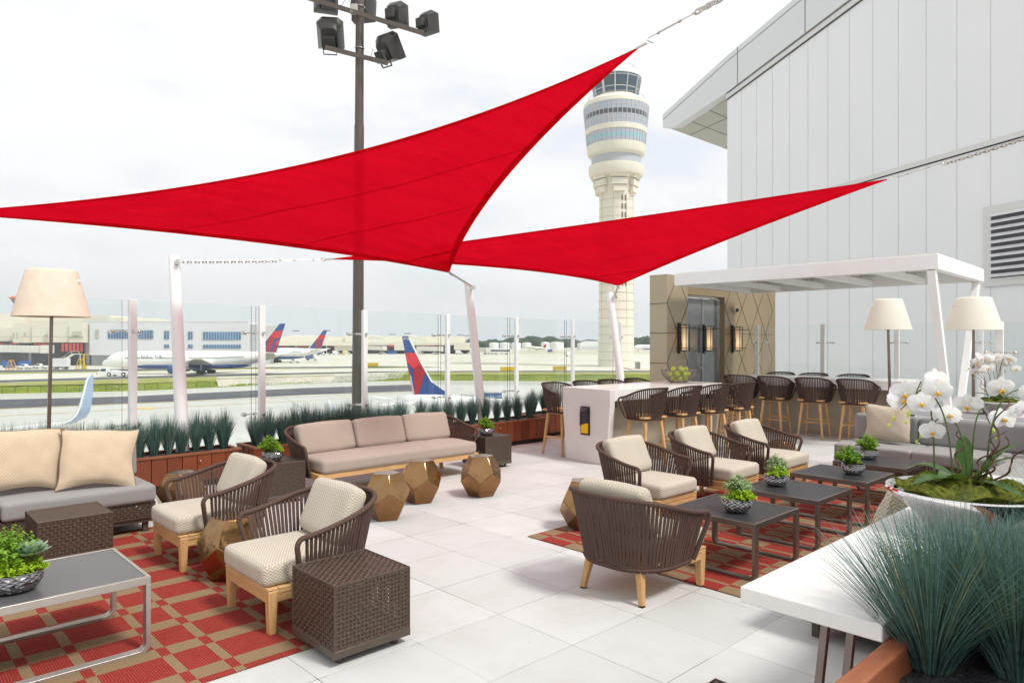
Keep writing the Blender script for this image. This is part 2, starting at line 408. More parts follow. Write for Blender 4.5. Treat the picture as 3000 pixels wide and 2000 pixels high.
mat('soil', (.02, .016, .012), .95)
mat('green apple', (.44, .58, .045), .3, 0, .15, 4, spec=.5)
mat('apple wire', (.25, .215, .18), .6, .1)
leaf_mat('blue grass', (.028, .075, .066), (.085, .165, .150), .12, .5)
leaf_mat('blue grass pale', (.06, .135, .128), (.16, .27, .255), .12, .5)
leaf_mat('dry grass', (.20, .22, .08), (.36, .36, .17), .12, .6)
leaf_mat('fern', (.12, .26, .018), (.30, .50, .04))
leaf_mat('lime leaf', (.30, .50, .012), (.52, .68, .05))
leaf_mat('cream leaf', (.20, .33, .10), (.52, .60, .38))
leaf_mat('succulent', (.19, .30, .17), (.34, .45, .29), .15)
leaf_mat('moss', (.045, .06, .006), (.19, .20, .018), .1, .9)
leaf_mat('orchid leaf', (.028, .075, .012), (.07, .15, .025), .15, .3)
leaf_mat('orchid stem', (.035, .07, .012), (.10, .16, .03), .05)
m_, nt_, out_ = nodes('petal'); t_ = NT(nt_)
_c = t_.mix(t_.ramp(t_.noise(t_.obj(), 14, 2), .4, .7), (.86, .86, .82), (.84, .80, .84)); _b = t_.bsdf(None, _c, .5, 0, None, .2)
_t = t_.n('ShaderNodeBsdfTranslucent'); t_.l(_c, _t.inputs[0]); _m = t_.n('ShaderNodeMixShader'); _m.inputs[0].default_value = .35
t_.l(_b.outputs[0], _m.inputs[1]); t_.l(_t.outputs[0], _m.inputs[2]); t_.l(_m.outputs[0], out_.inputs[0]); M['petal'] = m_
mat('orchid lip', (.72, .42, .03), .5, 0, .3, 90)
mat('bud', (.50, .56, .12), .5, 0, .1, 20)
mat('twig', (.10, .045, .022), .7, 0, .35, 30, .5, 80)
mat('sail-shaded parchment', (.70, .57, .455), .9, 0, .06, 12)  # left lampshade: parchment painted darker tan for the sail's shadow on it
# lamp shade: translucent parchment
m_, nt_, out_ = nodes('parchment'); t_ = NT(nt_)
_c = t_.mix(t_.noise(t_.obj(), 12, 4), (.88, .86, .79), (.93, .915, .85)); _b = t_.n('ShaderNodeBsdfDiffuse'); t_.l(_c, _b.inputs[0])
t_.l(t_.bump(t_.noise(t_.obj(), 60, 3), .3, .004), _b.inputs['Normal'])
_t = t_.n('ShaderNodeBsdfTranslucent'); _t.inputs[0].default_value = (.95, .92, .83, 1); _m = t_.n('ShaderNodeMixShader'); _m.inputs[0].default_value = .45
t_.l(_b.outputs[0], _m.inputs[1]); t_.l(_t.outputs[0], _m.inputs[2]); t_.l(_m.outputs[0], out_.inputs[0]); M['parchment'] = m_
# ------------------------------------------------------------------ rope furniture
def ushape(a, yb, yf, r, n_arc=12):
    """horseshoe path in plan: front-left, round the back, front-right"""
    P = [(-a, yf)]; k = 5
    for i in range(1, k+1): P.append((-a, yf+(yb-r-yf)*i/k))
    for i in range(1, n_arc+1): t = PI-PI/2*i/n_arc; P.append((-a+r+r*math.cos(t), yb-r+r*math.sin(t)))
    if a > r+.01:
        kk = max(1, int((a-r)/.12))
        for i in range(1, kk*2+1): P.append((-a+r+(2*a-2*r)*i/(kk*2), yb))
    for i in range(1, n_arc+1): t = PI/2-PI/2*i/n_arc; P.append((a-r+r*math.cos(t), yb-r+r*math.sin(t)))
    for i in range(1, k+1): P.append((a, yb-r+(yf-yb+r)*i/k))
    return P
def resample(P, n):
    L = [0]
    for a, b in zip(P, P[1:]): L.append(L[-1]+math.dist(a, b))
    out = []; j = 0
    for i in range(n):
        s = L[-1]*i/(n-1)
        while j < len(P)-2 and L[j+1] < s: j += 1
        f = (s-L[j])/max(1e-9, L[j+1]-L[j]); out.append(tuple(p+(q-p)*f for p, q in zip(P[j], P[j+1])))
    return out
def rope_shell(root, T, B, zf, zb, z0, n, w=.016, rr=.0165, mname='rope', skirt=.0, jit=.004, seed=3):
    """T, B: (a, yb, yf, r) of the top rail and bottom band; zf/zb rail height at the front/back"""
    rg = random.Random(seed); top = resample(ushape(*T), 121); bot = resample(ushape(*B), 121)
    def zt(p): t = (p[1]-T[2])/(T[1]-T[2]); return zf+(zb-zf)*(t*t*(3-2*t)*.6+.4*t)
    tp = [Vector((p[0], p[1], zt(p))) for p in top]; bp = [Vector((p[0], p[1], z0)) for p in bot]
    # rail, turned down at both front ends with a rounded corner
    def end(i, s):
        q = tp[i]; b = bp[i]; f = Vector((0, -.045, 0)); c = []
        for k in range(1, 7):
            t = k/6*PI/2; c.append(q+Vector((0, -.045*math.sin(t), -.05*(1-math.cos(t)))))
        c += [c[-1].lerp(Vector((b.x, b.y-.03, b.z)), k/4) for k in range(1, 5)]
        return c
    path = list(reversed(end(0, 1)))+tp+end(-1, -1)
    mb = MB(); mb.tube(path, rr, 10)
    # wrapped cord: fine rings standing on the rail
    step = 3
    mb.build('rail', M[mname], root, True, 60)
    mb = MB(); mb.tube(bp, .011, 8); mb.build('bottom_band', M[mname], root, True, 60)
    mb = MB()
    for i in range(n):
        s = (i+.5)/n*120; j = int(s); f = s-j; a = tp[j].lerp(tp[min(j+1, 120)], f); b = bp[j].lerp(bp[min(j+1, 120)], f)
        d = (tp[min(j+1, 120)]-tp[max(j-1, 0)]).normalized(); nrm = Vector((-d.y, d.x, 0)).normalized()
        b = b+d*rg.uniform(-jit, jit)
        mid = a.lerp(b, .5)+nrm*rg.uniform(-.002, .002); b2 = b+(b-a).normalized()*.02
        for p, q in ((a, mid), (mid, b2)):
            ax = d*(w/2); th = nrm*.003
            mb.add([p-ax-th, p+ax-th, p+ax+th, p-ax+th, q-ax-th, q+ax-th, q+ax+th, q-ax+th], [(0,1,5,4),(1,2,6,5),(2,3,7,6),(3,0,4,7)])
    mb.build('rope_straps', M[mname], root)
def lounge_chair(label, loc, rz, group):
    t = thing('lounge_chair', label, 'armchair', loc, rz, group)
    rope_shell(t, (.415, .44, -.19, .35), (.335, .345, -.14, .28), .56, .695, .228, 62, .0195)
    m = MB(); up_ = ushape(.315, .325, -.36, .26); m.prism(up_, lambda a, b, q: (a, b, q), .238, .262)
    m.box(-.30, .30, -.355, -.325, .185, .2375); m.box(-.31, -.285, -.32, .10, .190, .2375); m.box(.285, .31, -.32, .10, .190, .2375)
    m.build('seat_frame', M['teak flat'], t, bev=.004)
    m = MB(); m.box(-.317, .317, -.364, -.302, .262, .277); m.box(-.317, .317, -.299, .2, .262, .277); m.build('slat', M['teak flat'], t, bev=.004)
    for sx in (-1, 1):
        m = MB(); m.bar((sx*.288, -.332, .258), (sx*.288, -.332, .006), .058, .058, .044, .044, up=(0,1,0)); m.build('leg', M['teak'], t, bev=.006)
        m = MB(); m.bar((sx*.205, .25, .24), (sx*.245, .285, .006), .055, .05, .034, .034, up=(0,1,0)); m.build('leg', M['teak'], t, bev=.005)
        m = MB(); m.box(sx*.288-.022, sx*.288+.022, -.354, -.31, .0005, .006); m.box(sx*.245-.017, sx*.245+.017, .268, .302, .0005, .006); m.build('foot_pad', M['black iron'], t)
    m = MB(); m.softbox(.605, .60, .135, .04, (0, -.085, .3455), .012, 6); m.build('seat_cushion', M['chevron'], t, True, 60)
    R = Matrix.Rotation(rad(-24), 3, 'X')
    m = MB(); m.softbox(.555, .12, .35, .045, (0, .215, .588), .014, 6, xf=R, wob=.006, seed=2); m.build('back_cushion', M['chevron'], t, True, 60)
    return t
def bar_stool(label, loc, rz, group):
    t = thing('bar_stool', label, 'bar stool', loc, rz, group)
    rope_shell(t, (.305, .285, -.155, .25), (.232, .215, -.12, .19), .935, 1.07, .655, 46, .0165, .0125, 'rope dark')
    m = MB(); m.softbox(.44, .40, .03, .012, (0, .01, .672), 0, 4); m.build('seat', M['teak flat'], t, True, 50)
    m = MB(); m.lathe([(.226, .632), (.234, .636), (.234, .655), (.226, .657)], 28, (0, .005, 0), sy=.93); m.build('seat_ring', M['rope dark'], t, True, 50)
    m = MB(); m.lathe([(.205, .62), (.215, .625), (.215, .634)], 28, (0, .005, 0), sy=.93); m.build('seat_frame', M['teak flat'], t, True, 50)
    F = []
    for sx in (-1, 1):
        for sy in (-1, 1):
            a = (sx*.15, sy*.145+.005, .625); b = (sx*.212, sy*.205+.005, .0)
            m = MB(); m.bar(a, b, .045, .04, .027, .027, up=(0,1,0)); m.build('leg', M['teak'], t, bev=.004)
    def at(sx, sy, z): f = (.625-z)/.625; return Vector((sx*(.15+.062*f), sy*(.145+.06*f)+.005, z))
    for s in (-1, 1):
        m = MB(); m.bar(at(s, -1, .27), at(s, 1, .27), .018, .028); m.build('stretcher', M['teak flat'], t, bev=.002)
    m = MB(); m.bar((at(-1, 0, .27)+Vector((0,0,0))), at(1, 0, .27), .028, .02); m.build('cross_stretcher', M['teak flat'], t, bev=.002)
    m = MB(); m.bar(at(-1, -1, .31), at(1, -1, .31), .02, .03); m.build('footrest', M['teak flat'], t, bev=.002)
    return t
def rope_sofa(label, loc, rz):
    t = thing('sofa', label, 'sofa', loc, rz)
    rope_shell(t, (1.21, .47, -.20, .30), (1.12, .36, -.15, .22), .56, .71, .228, 128, .019)
    m = MB(); m.box(-1.12, 1.12, -.36, .32, .215, .275); m.build('seat_frame', M['teak flat'], t, bev=.005)
    for sx in (-1, 1):
        for y, w in ((-.33, .06), (.28, .05)):
            m = MB(); m.bar((sx*(1.085 if y < 0 else .98), y, .26), (sx*(1.085 if y < 0 else 1.02), y, 0), w, w, w*.75, w*.75, up=(0,1,0)); m.build('leg', M['teak'], t, bev=.005)
    m = MB(); m.softbox(2.16, .70, .15, .045, (0, -.04, .350), .012, 12, wob=.004); m.build('seat_cushion', M['chevron sail tint'], t, True, 60)
    R = Matrix.Rotation(rad(-20), 3, 'X')
    for i in (-1, 0, 1):
        m = MB(); m.softbox(.705, .15, .345, .045, (i*.71+ (0, .01, -.01)[i], .24+.008*i, .583), .016, 6, xf=R @ Matrix.Rotation(rad(1.2*i), 3, 'Y'), wob=.007, seed=i+3); m.build('back_cushion', M['chevron sail tint'], t, True, 60)
    return t
# ------------------------------------------------------------------ wicker
def weave(mb, o, u, v, n, W, H, nu, nv, amp=.0022, fill=.68, skip=None):
    """woven strips on a panel: o corner, u/v unit axes, n outward"""
    o, u, v, n = map(Vector, (o, u, v, n)); pu, pv = W/nu, H/nv
    for i in range(nu):
        c = (i+.5)*pu; w = pu*fill/2
        pts = [(j+.5)*pv for j in range(nv)]; pts = [0]+pts+[H]
        for j in range(len(pts)-1):
            h0 = amp*(1 if (i+j-1) % 2 else -1) if 0 < j <= nv else 0; h1 = amp*(1 if (i+j) % 2 else -1) if j+1 <= nv else 0
            a, b = o+v*pts[j]+n*h0, o+v*pts[j+1]+n*h1
            mb.add([a+u*(c-w), a+u*(c+w), b+u*(c+w), b+u*(c-w)], [(0,1,2,3)])
    for j in range(nv):
        c = (j+.5)*pv; w = pv*fill/2
        pts = [0]+[(i+.5)*pu for i in range(nu)]+[W]
        for i in range(len(pts)-1):
            h0 = -amp*(1 if (i-1+j) % 2 else -1) if 0 < i <= nu else 0; h1 = -amp*(1 if (i+j) % 2 else -1) if i+1 <= nu else 0
            a, b = o+u*pts[i]+n*h0, o+u*pts[i+1]+n*h1
            mb.add([a+v*(c-w), a+v*(c+w), b+v*(c+w), b+v*(c-w)], [(0,3,2,1)])
def wicker_box(root, W, D, z0, z1, nu=20, nv=18, top=True, name='woven_body', fill=.70):
    m = MB(); x, y = W/2, D/2; H = z1-z0; nd = max(3, round(nu*D/W))
    weave(m, (-x,-y,z0), (1,0,0), (0,0,1), (0,-1,0), W, H, nu, nv, fill=fill); weave(m, (x,y,z0), (-1,0,0), (0,0,1), (0,1,0), W, H, nu, nv, fill=fill)
    weave(m, (-x,y,z0), (0,-1,0), (0,0,1), (-1,0,0), D, H, nd, nv, fill=fill); weave(m, (x,-y,z0), (0,1,0), (0,0,1), (1,0,0), D, H, nd, nv, fill=fill)
    if top: weave(m, (-x,-y,z1), (1,0,0), (0,1,0), (0,0,1), W, D, nu, nd, fill=.82)
    for sx in (-1, 1):
        for sy in (-1, 1): m.tube([(sx*x, sy*y, z0), (sx*x, sy*y, z1)], .006, 6)
    for z in (z0, z1):
        m.tube([(-x,-y,z), (x,-y,z), (x,y,z), (-x,y,z)], .006, 6, closed=True)
    m.build(name, M['wicker'], root)
def wicker_cube(label, loc, W=.465, D=.465, group='woven cube side tables', n=20):
    t = thing('side_table', label, 'side table', loc, 0, group)
    wicker_box(t, W, D, .088, .425, n, 15)
    m = MB(); m.box(-W/2-.006, W/2+.006, -D/2-.006, D/2+.006, .045, .0865); m.build('base_frame', M['wicker frame'], t, bev=.003)
    for sx in (-1, 1):
        for sy in (-1, 1): m = MB(); m.cyl((sx*(W/2-.06), sy*(D/2-.06), 0), (sx*(W/2-.06), sy*(D/2-.06), .046), .019, n=16); m.build('foot', M['wicker frame'], t, True)
    return t
# ------------------------------------------------------------------ tables
def loop_table(label, loc, rz, L, Wd, h=.415, mt='taupe metal', tp='black top', group=None):
    """flat-bar loops in planes of constant local y, running along local x"""
    t = thing('coffee_table', label, 'coffee table', loc, rz, group); w = .058; th = .024; x = L/2; R = .062
    m = MB(); fr = .02
    m.box(-x, x, -Wd/2, -Wd/2+fr, h-.042, h); m.box(-x, x, Wd/2-fr, Wd/2, h-.042, h); m.box(-x, -x+fr, -Wd/2+fr, Wd/2-fr, h-.042, h); m.box(x-fr, x, -Wd/2+fr, Wd/2-fr, h-.042, h)
    m.build('top_frame', M[mt], t, bev=.002)
    m = MB(); m.box(-x+fr+.002, x-fr-.002, -Wd/2+fr+.002, Wd/2-fr-.002, h-.02, h-.003); m.build('tabletop', M[tp], t)
    for s in (-1, 1):
        yc = s*(Wd/2-w/2); P = [(-x, h-.043)]
        for k in range(9): a = PI+PI/2*k/8; P.append((-x+R+R*math.cos(a), R+R*math.sin(a)))
        for k in range(9): a = -PI/2+PI/2*k/8; P.append((x-R+R*math.cos(a), R+R*math.sin(a)))
        P.append((x, h-.043)); m = MB(); n = len(P); I = []
        for i, (a, b) in enumerate(P):
            p, q = P[max(i-1, 0)], P[min(i+1, n-1)]; dx, dz = q[0]-p[0], q[1]-p[1]; l = math.hypot(dx, dz); I.append((a-dz/l*th, b+dx/l*th))
        vs = [(a, yc+d, b) for d in (-w/2, w/2) for a, b in P]+[(a, yc+d, b) for d in (-w/2, w/2) for a, b in I]
        fs = []
        for i in range(n-1): fs += [(i, i+1, n+i+1, n+i), (2*n+i, 3*n+i, 3*n+i+1, 2*n+i+1), (i, 2*n+i, 2*n+i+1, i+1), (n+i, n+i+1, 3*n+i+1, 3*n+i)]
        fs += [(0, n, 3*n, 2*n), (n-1, 3*n-1, 4*n-1, 2*n-1)]
        m.add(vs, fs); m.build('leg_loop', M[mt], t, True, 50, bev=.0015)
    return t
def faceted_stool(label, loc, rz, group='faceted brass stools'):
    rings = [(.142, .44), (.232, .275), (.232, .165), (.142, .0)]
    vs = []
    for k, (r, z) in enumerate(rings):
        for i in range(5):
            a = 2*PI*(i+(0 if k < 2 else .5))/5; vs.append((r*math.cos(a), r*math.sin(a), z))
    fs = [(0,1,2,3,4), (19,18,17,16,15)]
    for i in range(5):
        j = (i+1) % 5
        fs.append((5+j, j, i, 5+i, 10+i)[::-1][::-1]); fs.append((10+i, 15+i, 15+j, 10+j, 5+j))
    m = MB(); m.add(vs, fs)
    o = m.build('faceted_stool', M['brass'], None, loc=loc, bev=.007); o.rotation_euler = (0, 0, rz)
    me = o.data
    import bmesh
    bm = bmesh.new(); bm.from_mesh(me); bmesh.ops.recalc_face_normals(bm, faces=bm.faces); bm.to_mesh(me); bm.free()
    return tag(o, label, 'stool', group)
# ------------------------------------------------------------------ foliage
def leaf(mb, p, d, L, w, bend=.3, up=None, segs=2):
    """pointed leaf as a folded strip"""
    p, d = Vector(p), Vector(d).normalized(); s = d.cross(Vector(up) if up is not None else Vector((rnd.uniform(-1,1), rnd.uniform(-1,1), 1))).normalized(); u = s.cross(d).normalized()
    pts = []
    for i in range(segs+1):
        f = i/segs; c = p+d*L*f-Vector((0,0,1))*bend*L*f*f; ww = w/2*(math.sin(PI*min(1, .12+.88*f))**.7 if f < 1 else 0)
        pts.append((c-s*ww, c+s*ww))
    vs = [q for pr in pts for q in pr]; mb.add(vs, [(2*i, 2*i+1, 2*i+3, 2*i+2) for i in range(segs)])
def rosette(root, c, R, seed=0, mname='succulent', tall=1.0):
    rg = random.Random(seed); m = MB(); c = Vector(c)
    for ring in range(5):
        n = (5, 8, 10, 11, 12)[ring]; el = rad((78, 60, 42, 24, 6)[ring])
        for i in range(n):
            a = 2*PI*(i+ring*.43)/n+rg.uniform(-.08, .08); L = R*(.45+.14*ring)*rg.uniform(.92, 1.08)
            d = Vector((math.cos(a)*math.cos(el), math.sin(a)*math.cos(el), math.sin(el)*tall)); s = Vector((-math.sin(a), math.cos(a), 0)); u = s.cross(d).normalized()*-1
            b = c+Vector((math.cos(a), math.sin(a), 0))*R*.06; w = L*.24; th = L*.10
            prof = ((0, .45), (.35, .95), (.7, 1.0), (.9, .6), (1.0, .05)); vs = []
            for f, k in prof:
                q = b+d*L*f+Vector((0,0,1))*(L*.18*f*f); vs += [q-s*w*k, q-u*th*k, q+s*w*k, q+u*th*.4*k]
            fs = [(4*j+k, 4*j+(k+1) % 4, 4*j+4+(k+1) % 4, 4*j+4+k) for j in range(4) for k in range(4)]
            m.add(vs, fs+[(16,17,18,19)])
    m.build('succulent', M[mname], root, True, 70)
def ferny(root, name, c, R, H, n, mname, seed, L=.022, w=.013, droop=.35, cluster=True):
    """leafy mound: fine stems that each carry many small leaves"""
    rg = random.Random(seed); m = MB(); c = Vector(c)
    for i in range(n):
        a = rg.uniform(0, 2*PI); t = rg.random()**.6; el = rg.uniform(.2, 1.0)
        tip = c+Vector((math.cos(a)*R*t*1.05, math.sin(a)*R*t*1.05, H*(1-.55*t*t)*rg.uniform(.55, 1.08)-droop*R*.3*t)); base = c+Vector((math.cos(a)*R*.25*t, math.sin(a)*R*.25*t, 0))
        mid = base.lerp(tip, .55)+Vector((0, 0, H*.22)); k = 7; P = [base.lerp(mid, j/k*1.0).lerp(mid.lerp(tip, j/k), j/k) for j in range(k+1)]
        m.tube([P[0], P[3], P[5], P[7]], .0009, 3, cap=False)
        for j in range(2, k+1):
            d = (P[j]-P[j-1]).normalized()
            for s in range(3):
                v = Vector((rg.uniform(-1,1), rg.uniform(-1,1), rg.uniform(-.5,.9))); v = (v-d*v.dot(d)*.6).normalized()
                leaf(m, P[j], v, L*rg.uniform(.7, 1.25), w*rg.uniform(.8, 1.3), .25, (rg.uniform(-.5,.5), rg.uniform(-.5,.5), 1))
    return m.build(name, M[mname], root)
def bowl_mesh(root, r, h, n=34, rows=9, name='bowl', rim=.004):
    m = MB(); prof = []
    for j in range(rows+1):
        f = j/rows; z = h*f; rr = r*(.66+.36*math.sin(min(1, f*1.02)*PI*.62)**.9); prof.append((rr, z))
    vs = []
    for j, (rr, z) in enumerate(prof):
        for k in range(n): d = .0045*(1 if (j+k) % 2 else -.5) if 0 < j < rows else 0; a = 2*PI*(k+.0*j)/n; vs.append(((rr+d)*math.cos(a), (rr+d)*math.sin(a), z))
    fs = []
    for j in range(rows):
        for k in range(n):
            a, b, c, d = j*n+k, j*n+(k+1) % n, (j+1)*n+(k+1) % n, (j+1)*n+k
            fs += ([(a, b, c), (a, c, d)] if (j+k) % 2 else [(a, b, d), (b, c, d)])
    fs.append(tuple(range(n-1, -1, -1)))
    m.add(vs, fs); o = len(m.v)
    m.tube([(r*math.cos(2*PI*k/32), r*math.sin(2*PI*k/32), h) for k in range(32)], rim, 6, closed=True)
    m.lathe([(r*.97, h), (r*.9, h*.85), (.001, h*.82)], 24, cap=False)
    m.build(name, M['dark chrome'], root)
    m = MB(); m.lathe([(r*.93, h*.80), (r*.6, h*.93), (.001, h*.97)], 20, cap=False); m.build('soil', M['soil'], root)
def planted_bowl(label, loc, r, h, recipe, seed, group='planted bowls', rz=0, sy=1):
    t = thing('planted_bowl', label, 'planter', loc, rz, group); bowl_mesh(t, r, h)
    rg = random.Random(seed)
    for kind, (ax, ay), k in recipe:
        c = (ax*r, ay*r, h*.98)
        if kind == 'fern': ferny(t, 'fern', c, r*1.0*k, r*1.45*k, int(120*k), 'fern', seed+1, .016, .011, .15)
        elif kind == 'lime': ferny(t, 'trailing_foliage', c, r*.85*k, r*.85*k, int(110*k), 'lime leaf', seed+2, .015, .013, .9)
        elif kind == 'cream': ferny(t, 'variegated_foliage', c, r*.9*k, r*1.5*k, int(105*k), 'cream leaf', seed+3, .021, .011, .1)
        elif kind == 'rosette': rosette(t, (ax*r, ay*r, h+r*.75*k), r*.85*k, seed)
        elif kind == 'paddle':
            m = MB()
            for i in range(8):
                a = rg.uniform(0, 6.28); el = rg.uniform(.3, 1.3); d = Vector((math.cos(a)*math.cos(el), math.sin(a)*math.cos(el), math.sin(el)))
                leaf(m, c, d, r*1.1*k*rg.uniform(.7,1.1), r*.42*k, .1, None, 5)
            m.build('paddle_leaves', M['cream leaf'], t, True, 80)
        elif kind == 'spiky':
            m = MB()
            for i in range(60):
                a = rg.uniform(0, 6.28); el = rg.uniform(.1, 1.5); d = Vector((math.cos(a)*math.cos(el), math.sin(a)*math.cos(el), math.sin(el)))
                leaf(m, c, d, r*.95*k*rg.uniform(.7,1.2), .008, .15, None, 3)
            m.build('spiky_leaves', M['fern'], t)
    return t
def tuft_mesh(seed, n=190, H=.36, spread=.17, r0=.028, w=.0035, lean=(0,0), curl=.2, pale=.25, pinch=.5):
    rg = random.Random(seed); m = MB()
    for i in range(n):
        a = rg.uniform(0, 2*PI); q = rg.random()**.55; h = H*rg.uniform(.68, 1.05)*(1-.18*q); r = spread*q
        b = Vector((math.cos(a)*r0*q, math.sin(a)*r0*q, 0)); e = Vector((math.cos(a)*r+lean[0]*h, math.sin(a)*r+lean[1]*h, h))
        q_ = rg.random(); m.cur = 1 if q_ < pale else (2 if q_ > .955 else 0)
        sd = Vector((-math.sin(a+rg.uniform(-1.2,1.2)), math.cos(a+rg.uniform(-1.2,1.2)), 0)).normalized(); P = []
        K = 4
        for k in range(K+1):
            f = k/K; p = b.lerp(e, f); rad_ = f**(1+pinch)-f; p = p+Vector((math.cos(a)*r*rad_, math.sin(a)*r*rad_, -curl*h*q*q*f*f*f*.6)); ww = w/2*(1-f**2.2)+.0003
            P += [p-sd*ww, p+sd*ww]
        m.add(P, [(2*k, 2*k+1, 2*k+3, 2*k+2) for k in range(K)])
    me = bpy.data.meshes.new('grass_tuft'); me.from_pydata(m.v, [], m.f); me.materials.append(M['blue grass']); me.materials.append(M['blue grass pale']); me.materials.append(M['dry grass']); me.polygons.foreach_set('material_index', m.mi); me.update()
    return me
TUFTS = [tuft_mesh(11+i, 330, .49, .15, .03, pinch=.35) for i in range(5)]
def tuft(label, loc, i, s=1, rz=0, group=None, me=None, thin=1.0):
    o = bpy.data.objects.new('grass_tuft', me or TUFTS[i % len(TUFTS)]); C.objects.link(o); o.location = loc; o.rotation_euler = (0, 0, rz); o.scale = (s*thin, s*thin, s)
    return tag(o, label, 'ornamental grass', group)
# ------------------------------------------------------------------ planters
def planter(label, x0, x1, yf, yb, ztop, rz=0, doors=(), kick=.05, left_end=True):
    t = thing('planter_box', label, 'planter', (x0, yf, 0), rz, 'redwood planters along the glass fence'); L = x1-x0; D = yb-yf
    m = MB(); pitch = .165; g = .004
    k = 0; a = 0.0
    while a < L-.01:
        b = min(a+pitch, L); m.box(a+g, b-g, .012, .03, .075, ztop-.03); m.box(a+g, b-g, D-.03, D-.012, .075, ztop-.03); a = b
    a = 0.0
    while a < D-.01:
        b = min(a+pitch, D); m.box(.0, .018, a+g+.012, b-g-.012, .075, ztop-.03); m.box(L-.018, L, a+g+.012, b-g-.012, .075, ztop-.03); a = b
    m.build('plank_cladding', M['redwood planks'], t, bev=.0015)
    m = MB(); m.box(.02, L-.02, .031, .04, .06, ztop-.031); m.box(.02, L-.02, D-.04, D-.031, .06, ztop-.031); m.build('backing', M['joint'], t)
    m = MB(); w = .05
    m.box(-.006, L+.006, 0, w, ztop-.029, ztop); m.box(-.006, L+.006, D-w, D, ztop-.029, ztop); m.box(-.006, w, w, D-w, ztop-.029, ztop); m.box(L-w, L+.006, w, D-w, ztop-.029, ztop)
    m.build('rim', M['redwood rim'], t, bev=.003)
    m = MB(); m.box(.03, L-.06, .05, D-.05, 0, .074); m.build('plinth', M['joint'], t)
    for dx in doors:
        m = MB(); m.cyl((dx, .012, ztop-.10), (dx, -.006, ztop-.10), .005, n=8); m.sphere((dx, -.012, ztop-.10), .012, 10, 6); m.build('knob', M['steel'], t, True)
    N = int(L*26); K = int(D*26); m = MB()
    rg = random.Random(int(x0*100)); vs = []; 
    for i in range(N+1):
        for j in range(K+1): vs.append((w+(L-2*w)*i/N, w+(D-2*w)*j/K, ztop-.035+rg.uniform(-.008, .01)))
    m.add(vs, [(i*(K+1)+j, (i+1)*(K+1)+j, (i+1)*(K+1)+j+1, i*(K+1)+j+1) for i in range(N) for j in range(K)])
    o = m.build('gravel', M['gravel'], t)
    return t
# ------------------------------------------------------------------ terrace
G0 = Vector((2.467, 9.21, 0)); GA = rad(9.2); GD = Vector((math.cos(GA), math.sin(GA), 0)); GN = Vector((-math.sin(GA), math.cos(GA), 0))
def gl(s, off=0, z=0): return G0+GD*s+GN*off+Vector((0,0,z))
m = MB(); A = gl(-11, .25); B = gl(12.7, .25)
poly = [(A.x, A.y), (-9, -9), (24, -9), (24, 5.2), (20.5, 9.5), (B.x+1.5, B.y-.4), (B.x, B.y)]
m.prism(poly, lambda a, b, t: (a, b, t), -.35, 0)
struct(m, 'terrace_floor', M['pavers'])
# building below the terrace
m = MB(); c = Vector((7, 0, 0)); m.prism([((a-c.x)*.985+c.x, (b-c.y)*.985+c.y) for a, b in poly], lambda a, b, t: (a, b, t), -9.6, -.352)
tag(m.build('podium_building', mat('podium render', (.55, .53, .48), .8)), 'pale building block that carries the roof terrace', 'building')
# rugs
m = MB(); m.box(-2.2, 2.36, 3.575, 6.9, .002, .010)
rug_mat('plaid rug near', (1.215, .585, ((0, .052), (.225, .277))), (3.625, .385, ((0, .125),)))
tag(m.build('rug', M['plaid rug near'], bev=.002), 'red and tan plaid rug under the two left armchairs and the long metal table', 'rug')
m = MB(); m.box(4.285, 9.0, 1.35, 4.335, .002, .010)
rug_mat('plaid rug far', (4.415, .40, ((0, .036), (.20, .236))), (2.30, .47, ((0, .20),)))
tag(m.build('rug', M['plaid rug far'], bev=.002), 'red and tan checked rug under the row of four black-topped tables', 'rug')
# ------------------------------------------------------------------ seating
GC = 'rope lounge chairs'
lounge_chair_1 = lounge_chair('front rope armchair on the plaid rug, with a woven cube table beside its right arm', (2.105, 4.185, 0), rad(-90), GC)
dup(lounge_chair_1, (2.115, 5.685, 0), rad(-90), 'rear rope armchair on the plaid rug, next to the end of the left grey sofa')
dup(lounge_chair_1, (3.965, 2.93, 0), rad(90), 'rope armchair seen from behind, its back turned to the viewer at the rug edge')
dup(lounge_chair_1, (5.545, 4.00, 0), rad(0), 'rope armchair nearest the viewer in the row of three facing the black tables')
dup(lounge_chair_1, (6.745, 3.99, 0), rad(1), 'middle rope armchair of the row of three facing the black tables')
dup(lounge_chair_1, (7.82, 3.93, 0), rad(0), 'farthest rope armchair of the row of three, near the grey corner sofa')
rope_sofa('three-cushion rope sofa with chevron upholstery tinted for sail light in front of the grass planters', (4.755, 7.20, 0), 0)
